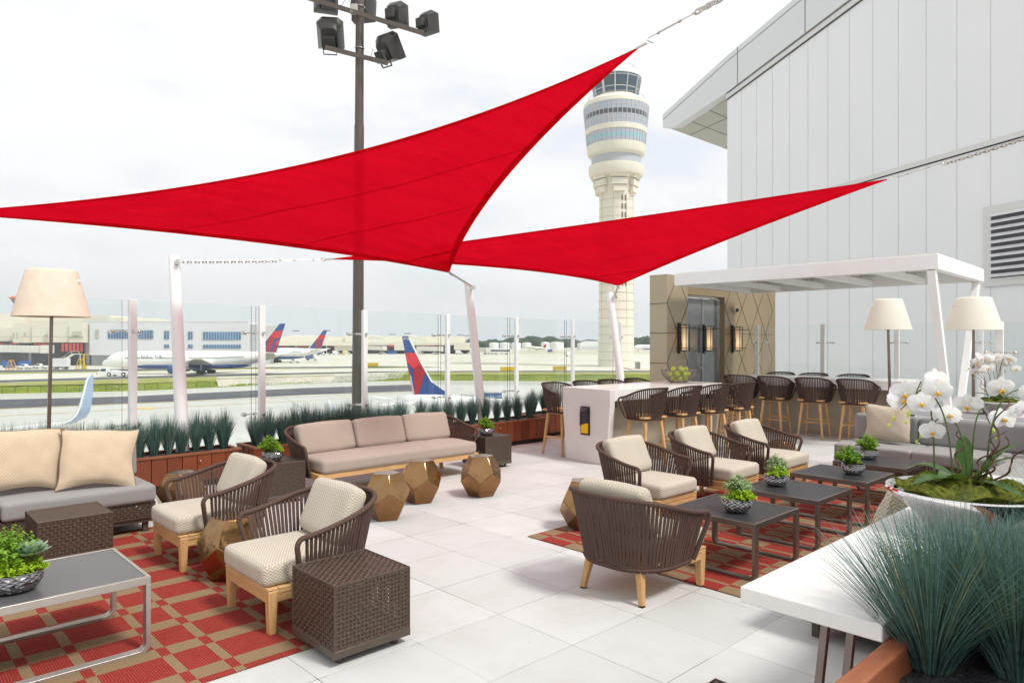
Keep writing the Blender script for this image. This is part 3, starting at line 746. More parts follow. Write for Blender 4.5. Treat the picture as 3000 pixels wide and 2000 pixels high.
# grey sectional, left
def sec_run(t, x0, x1, y0, cuts, backs, D=.78, zt=.77, flip=1, ends=True):
    """a run along local x; front at y0, going back"""
    m = MB(); W = x1-x0; weave(m, (x0, y0+.03, .135), (1,0,0), (0,0,1), (0,-1,0), W, .14, int(W/.026), 6)
    for xe, s in ((x0, -1), (x1, 1)): weave(m, (xe, y0+.03, .135), (0,1,0), (0,0,1), (s,0,0), D-.05, .14, int(D/.026), 6)
    m.build('woven_base', M['wicker'], t)
    m = MB(); m.box(x0+.01, x1-.01, y0+.045, y0+D-.01, .10, .134); m.box(x0+.03, x1-.03, y0+.06, y0+D-.05, .262, .276); m.build('base_frame', M['wicker frame'], t)
    for x in (x0+.07, x1-.07):
        for y in (y0+.09, y0+D-.09): m = MB(); m.box(x-.022, x+.022, y-.022, y+.022, .0, .0995); m.build('leg', M['wicker frame'], t)
    for i, (a, b) in enumerate(zip(cuts, cuts[1:])):
        m = MB(); m.softbox(b-a-.006, D-.12 if backs else D, .15, .035, ((a+b)/2, y0+(D-.12 if backs else D)/2, .352), .010, 6, wob=.003, seed=i); m.build('seat_cushion', M['grey cloth'], t, True, 60)
    for i, (a, b) in enumerate(backs or ()):
        m = MB(); m.softbox(b-a-.008, .15, zt-.40, .045, ((a+b)/2, y0+D-.12, (zt+.40)/2+.02), .012, 6, wob=.003, seed=i+5, xf=Matrix.Rotation(rad(-4), 3, 'X')); m.build('back_cushion', M['grey cloth'], t, True, 60)
t = thing('sectional_sofa', 'grey sectional sofa on a woven base at the left edge, with two cream pillows', 'sofa', (0, 6.70, 0))
sec_run(t, -1.6, 1.99, 0, (-1.6, -.35, .86, 1.995), ((-1.6, -.45), (-.45, .80), (.80, 2.0)), D=.80, zt=.785)
t = thing('sectional_sofa', 'long grey corner sofa on a woven base behind the black tables, partly behind the orchids', 'sofa', (8.96, 0, 0), rad(-90))
# local x runs toward world -y, local +y toward world +x
sec_run(t, -3.62, -1.86, 0, (-3.62, -2.74, -1.87), ((-3.62, -2.86), (-2.86, -1.70)), D=.86, zt=.735)
m = MB(); m.softbox(.80, .86, .15, .035, (-1.45, .43, .352), .01, 6); m.build('seat_cushion', M['grey cloth'], t, True, 60)
m = MB(); m.softbox(.80, .15, .34, .045, (-1.28, .745, .59), .01, 6); m.build('back_cushion', M['grey cloth'], t, True, 60)
m = MB(); m.box(-1.85, -1.02, .05, .84, .10, .276); m.build('base_frame', M['wicker'], t)
for i, (a, b) in enumerate(((3.95, 5.2), (5.2, 6.45), (6.45, 7.7), (7.7, 8.955))):
    # run that comes back toward the viewer; local coords of t: lx = -worldy, ly = worldx-8.96
    m = MB(); m.softbox(.72, b-a-.006, .15, .035, (-1.46, (a+b)/2-8.96, .352), .01, 6); m.build('seat_cushion', M['grey cloth'], t, True, 60)
    m = MB(); m.softbox(.15, b-a-.01, .36, .045, (-1.13, (a+b)/2-8.96, .60), .01, 6); m.build('back_cushion', M['grey cloth'], t, True, 60)
m = MB(); weave(m, (-1.80, 3.95-8.96, .135), (0,1,0), (0,0,1), (-1,0,0), 5.0, .14, 190, 6); m.box(-1.78, -1.06, 3.97-8.96, -.02, .10, .134); m.box(-1.78, -1.06, 3.97-8.96, -.02, .262, .276); m.build('woven_base', M['wicker'], t)
for y in (4.05, 6.4, 8.8):
    m = MB(); m.box(-1.75, -1.71, y-8.96-.02, y-8.96+.02, 0, .099); m.build('leg', M['wicker frame'], t)
# throw pillows
def throw_pillow(label, loc, rz, tilt, roll, w, h, th, mname, seed, piping=None, group='throw pillows', sl=0):
    X = Matrix.Rotation(rad(tilt), 3, 'X') @ Matrix.Rotation(rad(roll), 3, 'Y')
    t = thing('throw_pillow', label, 'pillow', loc, rz, group); m = MB(); _, rim = m.pillow(w, h, th, X, seed); m.build('cover', M[mname], t, True, 80)
    if piping:
        m = MB(); m.tube(rim, .0045, 5, closed=True); m.build('piping', M[piping], t, True, 80)
    return t
mat('piping', (.20, .155, .12), .8)
throw_pillow('cream diagonal-weave pillow in front, overlapping the other one on the left grey sofa', (1.58, 6.92, .685), rad(-8), -20, 5, .61, .54, .16, 'pillow cloth', 1, 'piping')
throw_pillow('cream diagonal-weave pillow tucked behind the front one on the left grey sofa', (1.06, 7.08, .71), rad(-2), -15, 5, .63, .55, .16, 'pillow cloth', 2, 'piping')
throw_pillow('beige chevron pillow leaning at the far end of the corner sofa', (9.42, 3.14, .68), rad(-90), -20, -3, .56, .50, .19, 'chevron pillow', 3)
throw_pillow('beige chevron pillow at the inner corner of the corner sofa, cut by the right edge', (9.40, 1.42, .67), rad(-72), -20, 4, .56, .50, .19, 'chevron pillow', 4)
throw_pillow('beige chevron pillow showing between the orchid bowl and the end of the tables', (4.55, 1.42, .66), rad(170), -24, 3, .56, .52, .20, 'chevron pillow', 5)
# tables
GT = 'black-topped loop tables'
tb = loop_table('black-topped square table nearest the viewer, with a bowl of fern and lime foliage on it', (4.96, 2.76, 0), rad(90), .72, .70, group=GT)
dup(tb, (6.005, 2.765, 0), rad(90), 'second black-topped table of the row, its bowl holding white-flecked foliage and a paddle leaf')
dup(tb, (7.055, 2.765, 0), rad(90), 'third black-topped table of the row, its bowl holding a fern and a grey-green rosette')
dup(tb, (8.07, 2.765, 0), rad(90), 'farthest black-topped table, tucked against the grey corner sofa')
loop_table('long silver-framed coffee table with a dark grey top at the lower left', (.50, 4.485, 0), 0, 1.39, .73, .42, 'silver metal', 'grey top')
c0 = wicker_cube('dark woven cube table in the foreground, beside the right arm of the front armchair', (2.06, 3.50, 0))
dup(c0, (1.195, 6.075, 0), None, 'dark woven cube table in front of the left grey sofa')
dup(c0, (3.31, 7.20, 0), None, 'dark woven cube table at the left end of the rope sofa, carrying a planted bowl')
dup(c0, (6.33, 7.19, 0), None, 'dark woven cube table at the right end of the rope sofa, carrying a planted bowl')
dup(c0, (2.13, 1.155, 0), None, 'dark woven cube table of which only a corner shows at the bottom edge')
B = math.atan2(-5.9, -5.0)
for lab, loc, rz in (
    ('brass faceted stool standing alone on the white pavers', (5.07, 5.86, 0), 47.5),
    ('brass faceted stool in front of the middle of the rope sofa, right of another', (4.40, 6.07, 0), 38),
    ('brass faceted stool half hidden behind the back of the front armchair', (3.75, 5.72, 0), 30),
    ('brass faceted stool on the rug between the two left armchairs', (2.0, 5.05, 0), 9),
    ('brass faceted stool half hidden behind the armchair that turns its back', (4.85, 4.17, 0), 20),
    ('brass faceted stool behind the far arm of the rear left armchair, by the planter', (2.33, 7.10, 0), 33),
    ('brass faceted stool between the farthest armchair and the grey corner sofa', (8.62, 4.12, 0), 55)):
    faceted_stool(lab, loc, rad(rz))
# planted bowls
PB = planted_bowl
PB('large dark diamond-pattern bowl with a pale rosette succulent and ferns on the long silver table', (.615, 4.37, .418), .125, .10, (('fern', (-.2, .3), 1.25), ('lime', (-.1, -.3), .9), ('rosette', (.55, -.15), .85), ('lime', (.75, -.1), .5)), 3)
PB('dark bowl with paddle-leaf succulent and fern on the cube table left of the rope sofa', (3.285, 7.19, .427), .105, .10, (('fern', (-.3, .1), 1.15), ('paddle', (.15, -.2), 1.0), ('lime', (.4, .2), .9)), 8)
PB('dark bowl with low green clump on the cube table right of the rope sofa', (6.305, 7.17, .427), .10, .095, (('fern', (-.1, .1), 1.1), ('rosette', (.1, -.2), .6), ('lime', (.3, 0), .9)), 14)
PB('dark bowl with spiky, cream and lime foliage on the nearest black table', (4.87, 2.68, .413), .105, .105, (('spiky', (-.45, .1), 1.1), ('cream', (.25, .1), 1.15), ('lime', (-.1, -.5), 1.05)), 21)
PB('dark bowl with white-flecked foliage and an upright paddle leaf on the second black table', (6.02, 2.93, .413), .10, .095, (('cream', (.2, .1), 1.15), ('paddle', (-.4, 0), .8), ('lime', (-.3, -.3), 1.15)), 27)
PB('dark bowl with a tall fern and grey-green rosette on the third black table', (7.08, 2.67, .413), .10, .10, (('fern', (-.55, .3), 1.25), ('rosette', (.15, -.1), .95), ('lime', (.7, .1), .6)), 33)
PB('dark bowl with a spiky rosette and fern on the farthest black table', (8.11, 2.90, .413), .10, .10, (('spiky', (-.3, -.1), 1.0), ('fern', (.1, .2), 1.2), ('cream', (.6, 0), .7)), 41)
# ------------------------------------------------------------------ planters and grass
P1 = planter('redwood planter along the glass behind the left grey sofa', -2.0, 3.46, 8.44, 8.92, .41, doors=(3.55, 4.98))
P2 = planter('redwood planter along the glass starting left of the rope sofa', 3.56, 6.02, 8.29, 8.83, .42)
P3 = planter('redwood planter along the glass right of the rope sofa, with two chrome knobs', 6.08, 8.66, 8.27, 8.80, .415, doors=(.50, 1.47, 2.36))
P4 = planter('redwood planter along the glass behind the white bar table', 8.74, 11.2, 8.62, 9.12, .415, doors=(1.0,))
def row(lab, x0, x1, y0, y1, step, grp, seed, skip=()):
    rg = random.Random(seed); x = x0; k = 0
    while x < x1:
        for y in ((y0, y1) if step < .2 or True else (y0,)):
            xx = x+rg.uniform(-.02, .02)+(0 if y == y0 else step*.5)
            if xx < x1 and not any(math.hypot(xx-a, y-b) < .13 for a, b in skip): tuft(lab, (xx, y+rg.uniform(-.015, .015), .385), rg.randrange(5), rg.uniform(.88, 1.1), rg.uniform(0, 6.28), grp)
        x += step
mast1_base = Vector((2.90, 8.70, 0)); mast2_base = Vector((7.72, 8.62, 0)); mast3_base = Vector((9.92, 7.95, 0))
row('blue-green grass tuft in the redwood planter behind the left grey sofa', -1.2, 3.4, 8.57, 8.79, .155, 'grass tufts behind the left grey sofa', 1, ((2.90, 8.70),))
row('blue-green grass tuft in the redwood planter behind the rope sofa', 3.66, 5.95, 8.42, 8.68, .165, 'grass tufts behind the pink sofa', 2)
row('blue-green grass tuft in the redwood planter right of the rope sofa', 6.18, 8.6, 8.48, 8.66, .25, 'grass tufts right of the pink sofa', 3, ((7.72, 8.62),))
row('blue-green grass tuft in the redwood planter behind the white bar table', 8.9, 10.6, 8.86, 9.0, .30, 'grass tufts behind the bar table', 4)
# ------------------------------------------------------------------ glass fence
def spider(par, base, nrm, tang, m=None):
    """stainless standoff: rod from the post to the pane with a disc"""
    mb = MB(); b = Vector(base); mb.cyl(b, b+nrm*.15, .014, .012, 10); mb.sphere(b+nrm*.16, .022, 10, 6); mb.cyl(b-nrm*.09, b-nrm*.05, .017, n=10)
    for s in (-1, 1):
        e = b+nrm*.17+tang*s*.15; mb.tube([b+nrm*.16, b+nrm*.165+tang*s*.05, e], .009, 8); mb.cyl(e-nrm*.03, e+nrm*.035, .029, n=14); mb.sphere(e-nrm*.036, .023, 10, 6)
    mb.build('glass_clamp', M['steel'], par, True)
def fence_run(pts, h, nrm, inside, labpost, labpane, z0=0.0, gp='glass fence posts', gg='glass fence panes', zb=None, w=.085):
    tang = (pts[1]-pts[0]).normalized(); ang = math.atan2(tang.y, tang.x)
    for i, p in enumerate(pts):
        t = thing('fence_post', labpost, 'fence post', p, ang, gp)
        m = MB(); m.box(-w/2, w/2, -w*.35, w*.35, z0, h); m.build('post', M['white paint'], t, bev=.006)
        for z in (h*.31, h-.38): spider(t, (0, inside*w*.35, z), Vector((0, inside, 0)), Vector((1, 0, 0)))
    for a, b in zip(pts, pts[1:]):
        d = (b-a); L = d.length; c = a+nrm*inside*.20
        t = MB(); g = .035; t.box(g, L-g, -.006, .006, .12, h); 
        t.mi = [1, 1, 0, 0, 1, 0]
        o = t.build('glass_pane', [M['glass'], M['glass edge']]); o.location = c; o.rotation_euler = (0, 0, ang); tag(o, labpane, 'glass pane', gg)
def on_line(px):
    """where the sight line through photo column px meets the fence line"""
    tx = (px-1500)/2055; v = Vector((tx*RX+FX, tx*RY+FY)); den = v.x*GD.y-v.y*GD.x
    d = (G0.x*GD.y-G0.y*GD.x)/den; return Vector((v.x*d, v.y*d, 0))
cols = (389, 767, 1068, 1311, 1513, 1678, 1818)
pl = [gl(-4.9), gl(-3.3), gl(-1.6)]+[on_line(c) for c in cols]
fence_run(pl, 2.2, GN, 1, 'white square post of the glass fence toward the runway side', 'clear tall glass pane of the fence toward the runway side')
P0 = Vector((5.34*RX+15.3*FX, 5.34*RY+15.3*FY, 0)); P1_ = Vector((8.55*RX+12.8*FX, 8.55*RY+12.8*FY, 0)); dd = (P1_-P0)/3; nn = Vector((-dd.y, dd.x, 0)).normalized()
if nn.dot(Vector((FX, FY, 0))) < 0: nn = -nn
ptsR = [P0-dd*.92]+[P0+dd*k for k in range(7)]
fence_run(ptsR, 2.06, Vector((-dd.y, dd.x, 0)).normalized(), -1 if Vector((-dd.y, dd.x, 0)).dot(Vector((FX, FY, 0))) < 0 else 1, 'white post of the glass fence in front of the grey building', 'glass pane of the fence in front of the grey building', gp='fence posts by the grey building', gg='fence panes by the grey building')
q = far(.695*8.6, 8.6)
fence_run([q, q+dd*1.0, q+dd*2], 1.94, Vector((-dd.y, dd.x, 0)).normalized(), 1, 'white fence post close behind the small orchid bowl', 'glass pane close behind the small orchid bowl', gp='fence posts behind the ledge', gg='panes behind the ledge')
# ------------------------------------------------------------------ masts, sails, chains
def mast(label, base, top, r=.072):
    t = thing('sail_mast', label, 'mast', base, 0, 'leaning sail masts'); d = Vector(top)-Vector(base)
    m = MB(); m.tube([(0,0,0), d*.5, d], [r*1.05, r, r*.92], 24); m.build('post', M['white paint'], t, True, 40)
    m = MB(); k = d*.965; m.box(k.x-.02, k.x+.02, k.y-r-.07, k.y-r+.02, k.z-.03, k.z+.03); m.cyl(k+Vector((-.03,-r-.05,0)), k+Vector((.03,-r-.05,0)), .01, n=8); m.build('bracket', M['steel'], t, True)
def P3(px, py, d): X = (px-1500)/2055*d; v = far(X, d); v.z = EYE-(py-1002)/2055*d; return v
K = 3000/2352
m1t = P3(400*K, 588*K, 8.8); m2t = P3(1075*K, 650*K, 11.1); m3t = P3(1400*K, 672*K, 12.7)
m1b = P3(420*K, 1034*K, 8.36); m1b.z = .38; m2b = P3(1109*K, 962*K, 11.35); m2b.z = .38; m3b = P3(1443*K, 900*K, 12.35); m3b.z = 0
mast('white leaning mast rising from the left planter, a chain tied to its top', m1b, m1t)
mast('white leaning mast behind the right end of the rope sofa', m2b, m2t, .070)
mast('white leaning mast in front of the control tower', m3b, m3t, .070)
def sail(label, A, B, Cc, kAB, kBC, kCA, sag=.0, seed=0, seam=.45):
    """A, B, C corners; k* pull each edge inward"""
    t = thing('shade_sail', label, 'shade sail', (0,0,0), 0, 'red shade sails'); A, B, Cc = map(Vector, (A, B, Cc)); nrm = (B-A).cross(Cc-A).normalized()
    if nrm.z > 0: nrm = -nrm
    rg = random.Random(seed); ph = [rg.uniform(0, 6) for _ in range(4)]
    def S(a, b, c, off=0):
        p = A*a+B*b+Cc*c
        p = p+4*a*b*kAB*(Cc-(A+B)/2)*(1-c*.5)+4*b*c*kBC*(A-(B+Cc)/2)*(1-a*.5)+4*c*a*kCA*(B-(Cc+A)/2)*(1-b*.5)
        w = math.sin((b-c)*9+ph[0]+a*5)*math.sin(a*7+ph[1])*.014+math.sin(b*16+c*9+ph[2])*.006
        e = 27*a*b*c
        for ii, (q1, q2, q3) in enumerate(((a, b, c), (b, c, a), (c, a, b))):
            r_ = (1-q1)+1e-6; w += math.sin((q2/r_)*26+ph[ii])*.020*(q1**2.2)*min(1, r_*5)*math.sin(min(1, q2/r_)*PI)
        return p+nrm*(sag*e*.6+w*min(1, e*3)+off)
    N = 56; m = MB(); idx = {}
    for i in range(N+1):
        for j in range(N+1-i): idx[(i, j)] = len(m.v); m.v.append(tuple(S(1-(i+j)/N, i/N, j/N)))
    for i in range(N):
        for j in range(N-i):
            m.f.append((idx[(i,j)], idx[(i+1,j)], idx[(i,j+1)])); m.mi.append(0)
            if i+j < N-1: m.f.append((idx[(i+1,j)], idx[(i+1,j+1)], idx[(i,j+1)])); m.mi.append(0)
    m.build('cloth', M['sail cloth'], t, True, 180)
    def strip(edge, w):
        mb = MB(); n = 48; vs = []
        for i in range(n+1):
            f = i/n
            for q in (0, 1):
                L = {'ab': (B-A).length, 'bc': (Cc-B).length, 'ca': (A-Cc).length}[edge]; h = {'ab': .5, 'bc': .5, 'ca': .5}[edge]
                ww = w*q/1.6*min(1, 4*min(f, 1-f)+.25)
                if edge == 'ab': c = ww*.6; a = (1-f)*(1-c); b = f*(1-c)
                elif edge == 'bc': a = ww*.6; b = (1-f)*(1-a); c = f*(1-a)
                else: b = ww*.6; c = (1-f)*(1-b); a = f*(1-b)
                vs.append(tuple(S(a, b, c, .006)))
        mb.add(vs, [(2*i, 2*i+1, 2*i+3, 2*i+2) for i in range(n)]); mb.build('hem', M['sail hem'], t, True, 180)
    strip('ab', .055); strip('bc', .055); strip('ca', .055); seams_ = (seam, .33, .58)
    for sm in seams_:
        mb = MB(); n = 48; vs = []
        for i in range(n+1):
            f = i/n
            for q in (0, 1): c = sm+(.012 if sm == seam else .005)*q; a = (1-f)*(1-c); b = f*(1-c); vs.append(tuple(S(a, b, c, .004)))
        mb.add(vs, [(2*i, 2*i+1, 2*i+3, 2*i+2) for i in range(n)]); mb.build('seam', M['sail hem'], t, True, 180)
    for k, p in enumerate((A, B, Cc)):
        mb = MB(); cen = (A+B+Cc)/3; d = (p-cen).normalized(); mb.tube([p-d*.05, p+d*.03, p+d*.06], .012, 8); mb.tube([p+d*.09+Vector((math.cos(q)*.03, math.sin(q)*.03, math.sin(q)*.02)) for q in (i*PI/6 for i in range(12))], .006, 6, closed=True); mb.build('corner_ring', M['steel'], t, True)
    return t
S1L = P3(-190, 622, 7.0); S1T = P3(1472*K, 106*K, 6.7); S1B = P3(1032*K, 626*K, 10.4)
sail('big red sail across the sky, its tip chained toward the upper right', S1L, S1T, S1B, .15, .05, .04, -.10, 1, .84)
S2L = P3(757*K, 595*K, 9.9); S2R = P3(2045*K, 410*K, 9.9); S2B = P3(1420*K, 656*K, 12.3)
sail('second red sail farther back, chained to the grey building at the right', S2L, S2R, S2B, .02, .025, .06, -.05, 2, .80)
def chain(label, a, b, link=.05, wire=.0055, sagk=.0, turn=0.0, group=None):
    """chain from a to b; the part next to a can be a turnbuckle of length turn"""
    a, b = Vector(a), Vector(b); L = (b-a).length; d = (b-a)/L
    t = thing('chain', label, 'chain', a, 0, group); off = turn
    if turn:
        m = MB(); m.tube([d*.02, d*turn*.28], .005, 8); m.tube([d*turn*.72, d*turn*.98], .005, 8)
        _, u, v = m.frame(d)
        for s in (-1, 1): m.tube([d*turn*.27+u*s*.008, d*turn*.73+u*s*.008], .004, 6)
        m.cyl(d*turn*.25, d*turn*.30, .013, n=10); m.cyl(d*turn*.70, d*turn*.75, .013, n=10)
        m.tube([d*turn*.98+(d*math.cos(q)+u*math.sin(q)*.8)*.02+d*.02 for q in (i*PI/6 for i in range(12))], .004, 6, closed=True)
        m.build('turnbuckle', M['steel'], t, True)
        off = turn+.03
    n = max(2, int((L-off)/(link*.74))); m = MB(); _, u, v = m.frame(d)
    for i in range(n):
        s = off+(i+.5)*(L-off)/n; f = s/L; c = d*s-Vector((0,0,1))*(4*f*(1-f)*sagk*L); w = u if i % 2 else v; hl = link/2-.012; rr = .0135*link/.05; P = []
        for q in range(5): t_ = -PI/2+PI*q/4; P.append(c+d*(hl+rr*math.cos(t_))+w*rr*math.sin(t_))
        for q in range(5): t_ = PI/2+PI*q/4; P.append(c+d*(-hl+rr*math.cos(t_))+w*rr*math.sin(t_))
        m.tube(P, wire, 6, closed=True)
    m.build('links', M['steel'], t, True); return t
chain('steel chain and turnbuckle pulling the big sail up out of the frame', S1T+(S1T-S1B).normalized()*.09, P3(1790*K, -75*K, 5.3), .075, .008, 0, .62)
chain('steel chain and turnbuckle from the far sail toward the building at the right', S2R+(S2R-S2L).normalized()*.07, P3(2430*K, 293*K, 8.3), .065, .0075, .01, .62)
chain('steel chain from the left mast to the far sail', S2L+(S2L-S2R).normalized()*.07, m1t+Vector((.03, -.12, -.08)), .06, .0065, .004, .62)
chain('short steel chain from the lower corner of the big sail to its mast', S1B, m2t+Vector((0, -.1, -.06)), .05, .0065, 0)
chain('short steel chain from the far sail to the mast by the tower', S2B, m3t+Vector((0.02, -.1, -.06)), .05, .0065, 0)
# ------------------------------------------------------------------ bar tables
def bar_table(label, loc, rz, L, W=.94, H=1.04):
    """local x along the table, near end at x=0"""
    t = thing('bar_table', label, 'bar table', loc, rz, 'white bar tables'); h = W/2
    m = MB(); m.box(.002, L-.002, -h+.002, h-.002, H-.16, H); m.build('tabletop', M['white stone'], t, bev=.004)
    shp = [(-h, H-.0025), (-h, H-.20), (-h*.83, 0), (h*.83, 0), (h, H-.20), (h, H-.0025)]
    for x0, x1 in ((0, .10), (L-.10, L)):
        m = MB(); m.prism(shp, lambda a, b, q: (q, a, b), x0, x1); m.build('end_panel', M['blush stone'], t, bev=.004)
    m = MB(); m.box(.12, L-.12, -.12, .12, 0, H-.162); m.build('core_panel', mat('bar core', (.40, .345, .27), .35, .2), t)
    for x in (.17, L-.17):
        for s in (-1, 1):
            m = MB(); m.box(x-.04, x+.04, s*(h-.12)-.05, s*(h-.12)+.05, H-.25, H-.161); m.build('under_light', M['black iron'], t)
    return t
b1 = bar_table('white bar table nearer the glass, with a bowl of green apples on it', (7.556, 6.484, 0), rad(-4), 2.62)
def shelf_sconce(label, par_loc, rz):
    """half-round metal wall light with an amber window below"""
    t = thing('wall_light', label, 'wall light', par_loc, rz, 'half-round wall lights'); W, H = .085, .20
    m = MB(); m.box(-.02, 0, -W, W, -H, H); m.build('back_plate', mat('aubergine metal', (.055, .038, .045), .4, .5), t, bev=.003)
    m = MB(); n = 12; vs = []
    def zb(a): return -.045-.055*(math.sin(a))
    top = .19; cur = []
    for i in range(n+1):
        a = PI*i/n; y = .07*math.cos(a); x = -.021-.07*math.sin(a); lean = .035*math.sin(a)
        vs += [(x, y, top-lean*1.6), (x, y, -.03-.05*(y+.07)/.14)]
    m.add(vs, [(2*i, 2*i+1, 2*i+3, 2*i+2) for i in range(n)]+[tuple(2*i for i in range(n+1))]); m.build('hood', M['aubergine metal'], t, True, 40)
    m = MB(); m.box(-.026, -.0205, -.066, .066, -.175, -.02); m.build('amber_window', emis('amber glow', (.62, .30, .02), .75), t)
    return t
m4 = Matrix.Rotation(rad(-4), 3, 'Z'); p = Vector((7.556, 6.484, 0))+m4 @ Vector((-.003, -.01, .585))
shelf_sconce('dark half-round light with amber window on the end of the near bar table', p, rad(-4))
GS1 = 'bar stools at the near bar table'; GS2 = 'bar stools at the far bar table'
st = bar_stool('bar stool at the near bar table, on the lounge side, nearest the viewer', (7.93, 5.66, 0), rad(178), GS1)
def onbar(px, off, p0, ang):
    tx = (px*K-1500)/2055; v = Vector((tx*RX+FX, tx*RY+FY)); n = Vector((-math.sin(ang), math.cos(ang))); o = Vector(p0[:2])+n*off; u = Vector((math.cos(ang), math.sin(ang)))
    den = v.x*u.y-v.y*u.x; d = (o.x*u.y-o.y*u.x)/den; return Vector((v.x*d, v.y*d, 0))
a1 = rad(-4); b0 = (7.556, 6.484)
q = [onbar(x, -.70, b0, a1) for x in (1481, 1561, 1627, 1688)]
st.location = q[0]; st.rotation_euler = (0, 0, a1+PI-.06)
for k, (c, lb) in enumerate(zip(q[1:], ('second bar stool from the viewer on the lounge side of the near bar table', 'third bar stool from the viewer on the lounge side of the near bar table', 'farthest bar stool on the lounge side of the near bar table'))): dup(st, c, a1+PI+(.03, -.04, .05)[k], lb)
st['label'] = 'bar stool on the lounge side of the near bar table, nearest the white end panel'
q = [onbar(x, .72, b0, a1) for x in (1292, 1362, 1418, 1477)]
for k, (c, lb) in enumerate(zip(q, ('bar stool whose leg shows left of the white end panel of the near bar table', 'second bar stool from the left on the glass side of the near bar table', 'third bar stool from the left on the glass side of the near bar table', 'bar stool on the glass side of the near bar table, left of the apple bowl'))): dup(st, c, a1+(.05, 0, -.04, .03)[k], lb)
a2 = rad(-87.4); b2p = Vector((12.574, 6.965, 0))+Vector((math.cos(a2), math.sin(a2), 0)).cross(Vector((0,0,-1)))*.47
b2 = bar_table('white bar table farther back, along the glass in front of the grey building', b2p, a2, 2.95)
core = (b2p.x, b2p.y)
q = [onbar(x, -.70, core, a2) for x in (1702, 1781, 1870, 1968)]
L2 = ('leftmost bar stool on the near side of the far bar table', 'second bar stool from the left on the near side of the far bar table', 'third bar stool from the left on the near side of the far bar table', 'rightmost bar stool on the near side of the far bar table')
for k, (c, lb) in enumerate(zip(q, L2)): dup(st, c, a2+PI+(.10, -.03, .03, -.04)[k], lb, GS2)
q = [onbar(x, .68, core, a2) for x in (1787, 1862, 1955)]
L3 = ('left one of the three stool backs showing over the far bar table', 'middle one of the three stool backs showing over the far bar table', 'right one of the three stool backs showing over the far bar table')
for k, (c, lb) in enumerate(zip(q, L3)): dup(st, c, a2+(.03, -.03, .02)[k], lb, GS2)
e2 = b2p+Vector((math.cos(a2), math.sin(a2), 0))*2.953
shelf_sconce('dark half-round light on the end of the far bar table', (e2.x, e2.y, .585), a2+PI)
# apple bowl
ab = Vector((9.70, 6.36, 1.042)); t = thing('wire_bowl', 'woven wire bowl on the near bar table holding green apples', 'bowl', ab)
m = MB(); R0, R1, Hh = .12, .275, .20
def bp(a, f): r = R0+(R1-R0)*math.sin(f*PI/2)**.85; return Vector((r*math.cos(a), r*math.sin(a), Hh*f))
nn_ = 22
for k in range(nn_):
    a = 2*PI*k/nn_; m.tube([bp(a, f/8) for f in range(9)], .0028, 5); m.tube([bp(a+2*PI/nn_*2.5*f/8, f/8) for f in range(9)], .0024, 4); m.tube([bp(a-2*PI/nn_*2.5*f/8, f/8) for f in range(9)], .0024, 4)
for f in (0, .28, .6): m.tube([bp(2*PI*k/32, f) for k in range(32)], .003, 5, closed=True)
m.build('wire_basket', M['apple wire'], t); m = MB(); m.tube([bp(2*PI*k/32, 1) for k in range(32)], .0065, 6, closed=True); m.tube([bp(2*PI*k/32, 0) for k in range(32)], .006, 6, closed=True); m.build('rim', M['apple wire'], t, True)
rg = random.Random(5); sl = [(0,0,.045)]+[(.085*math.cos(a), .085*math.sin(a), .05) for a in (0.3, 1.5, 2.8, 4.0, 5.2)]+[(.125*math.cos(a), .125*math.sin(a), .118) for a in (0, .9, 1.8, 2.7, 3.6, 4.5, 5.4)]+[(.06*math.cos(a), .06*math.sin(a), .135) for a in (.5, 2.2, 3.9, 5.2)]+[(.10, -.05, .185), (-.09, .02, .185), (.02, .09, .188), (.015, -.03, .20), (-.05,-.09,.182)]
am = MB(); am.lathe([(.001, -.030), (.015, -.035), (.030, -.026), (.039, -.004), (.038, .014), (.028, .030), (.014, .034), (.004, .028)], 18); ao = am.build('green_apple', M['green apple'], None, True, 70)
for k, s_ in enumerate(sl):
    o = ao if k == 0 else ao.copy()
    if k: C.objects.link(o)
    o.location = ab+Vector((s_[0]*1.22, s_[1]*1.22, s_[2]*1.12+.004)); o.rotation_euler = (rg.uniform(-.5,.5), rg.uniform(-.5,.5), rg.uniform(0,6)); tag(o, 'green apple in the wire bowl on the bar table', 'apple', 'green apples in the wire bowl')
# ------------------------------------------------------------------ white counter in front, ledge behind
t = thing('counter', 'white stone counter in the right foreground carrying the big orchid bowl', 'counter', (1.914, .60, 0))
m = MB(); m.box(0, 2.6, .050, .443, .923, .97); m.build('countertop', M['white stone'], t, bev=.004)
for x in (.13, 2.4):
    for dx in (0, .06):
        m = MB(); m.bar((x+dx*.6+.02, .25-dx, .922), (x+dx*.6-.10, .30-dx, 0), .020, .022); m.build('leg', M['taupe metal'], t)
t = thing('counter', 'white stone ledge behind the grey corner sofa, carrying two lamps and the small orchid bowl', 'counter', (9.95, 0, 0))
m = MB(); m.box(0, .5, -1.8, 3.42, .757, .815); m.build('countertop', M['white stone'], t, bev=.004)
for y in (-1.5, .9, 3.1):
    m = MB(); m.box(.22, .28, y-.03, y+.03, 0, .7565); m.build('leg', M['taupe metal'], t)
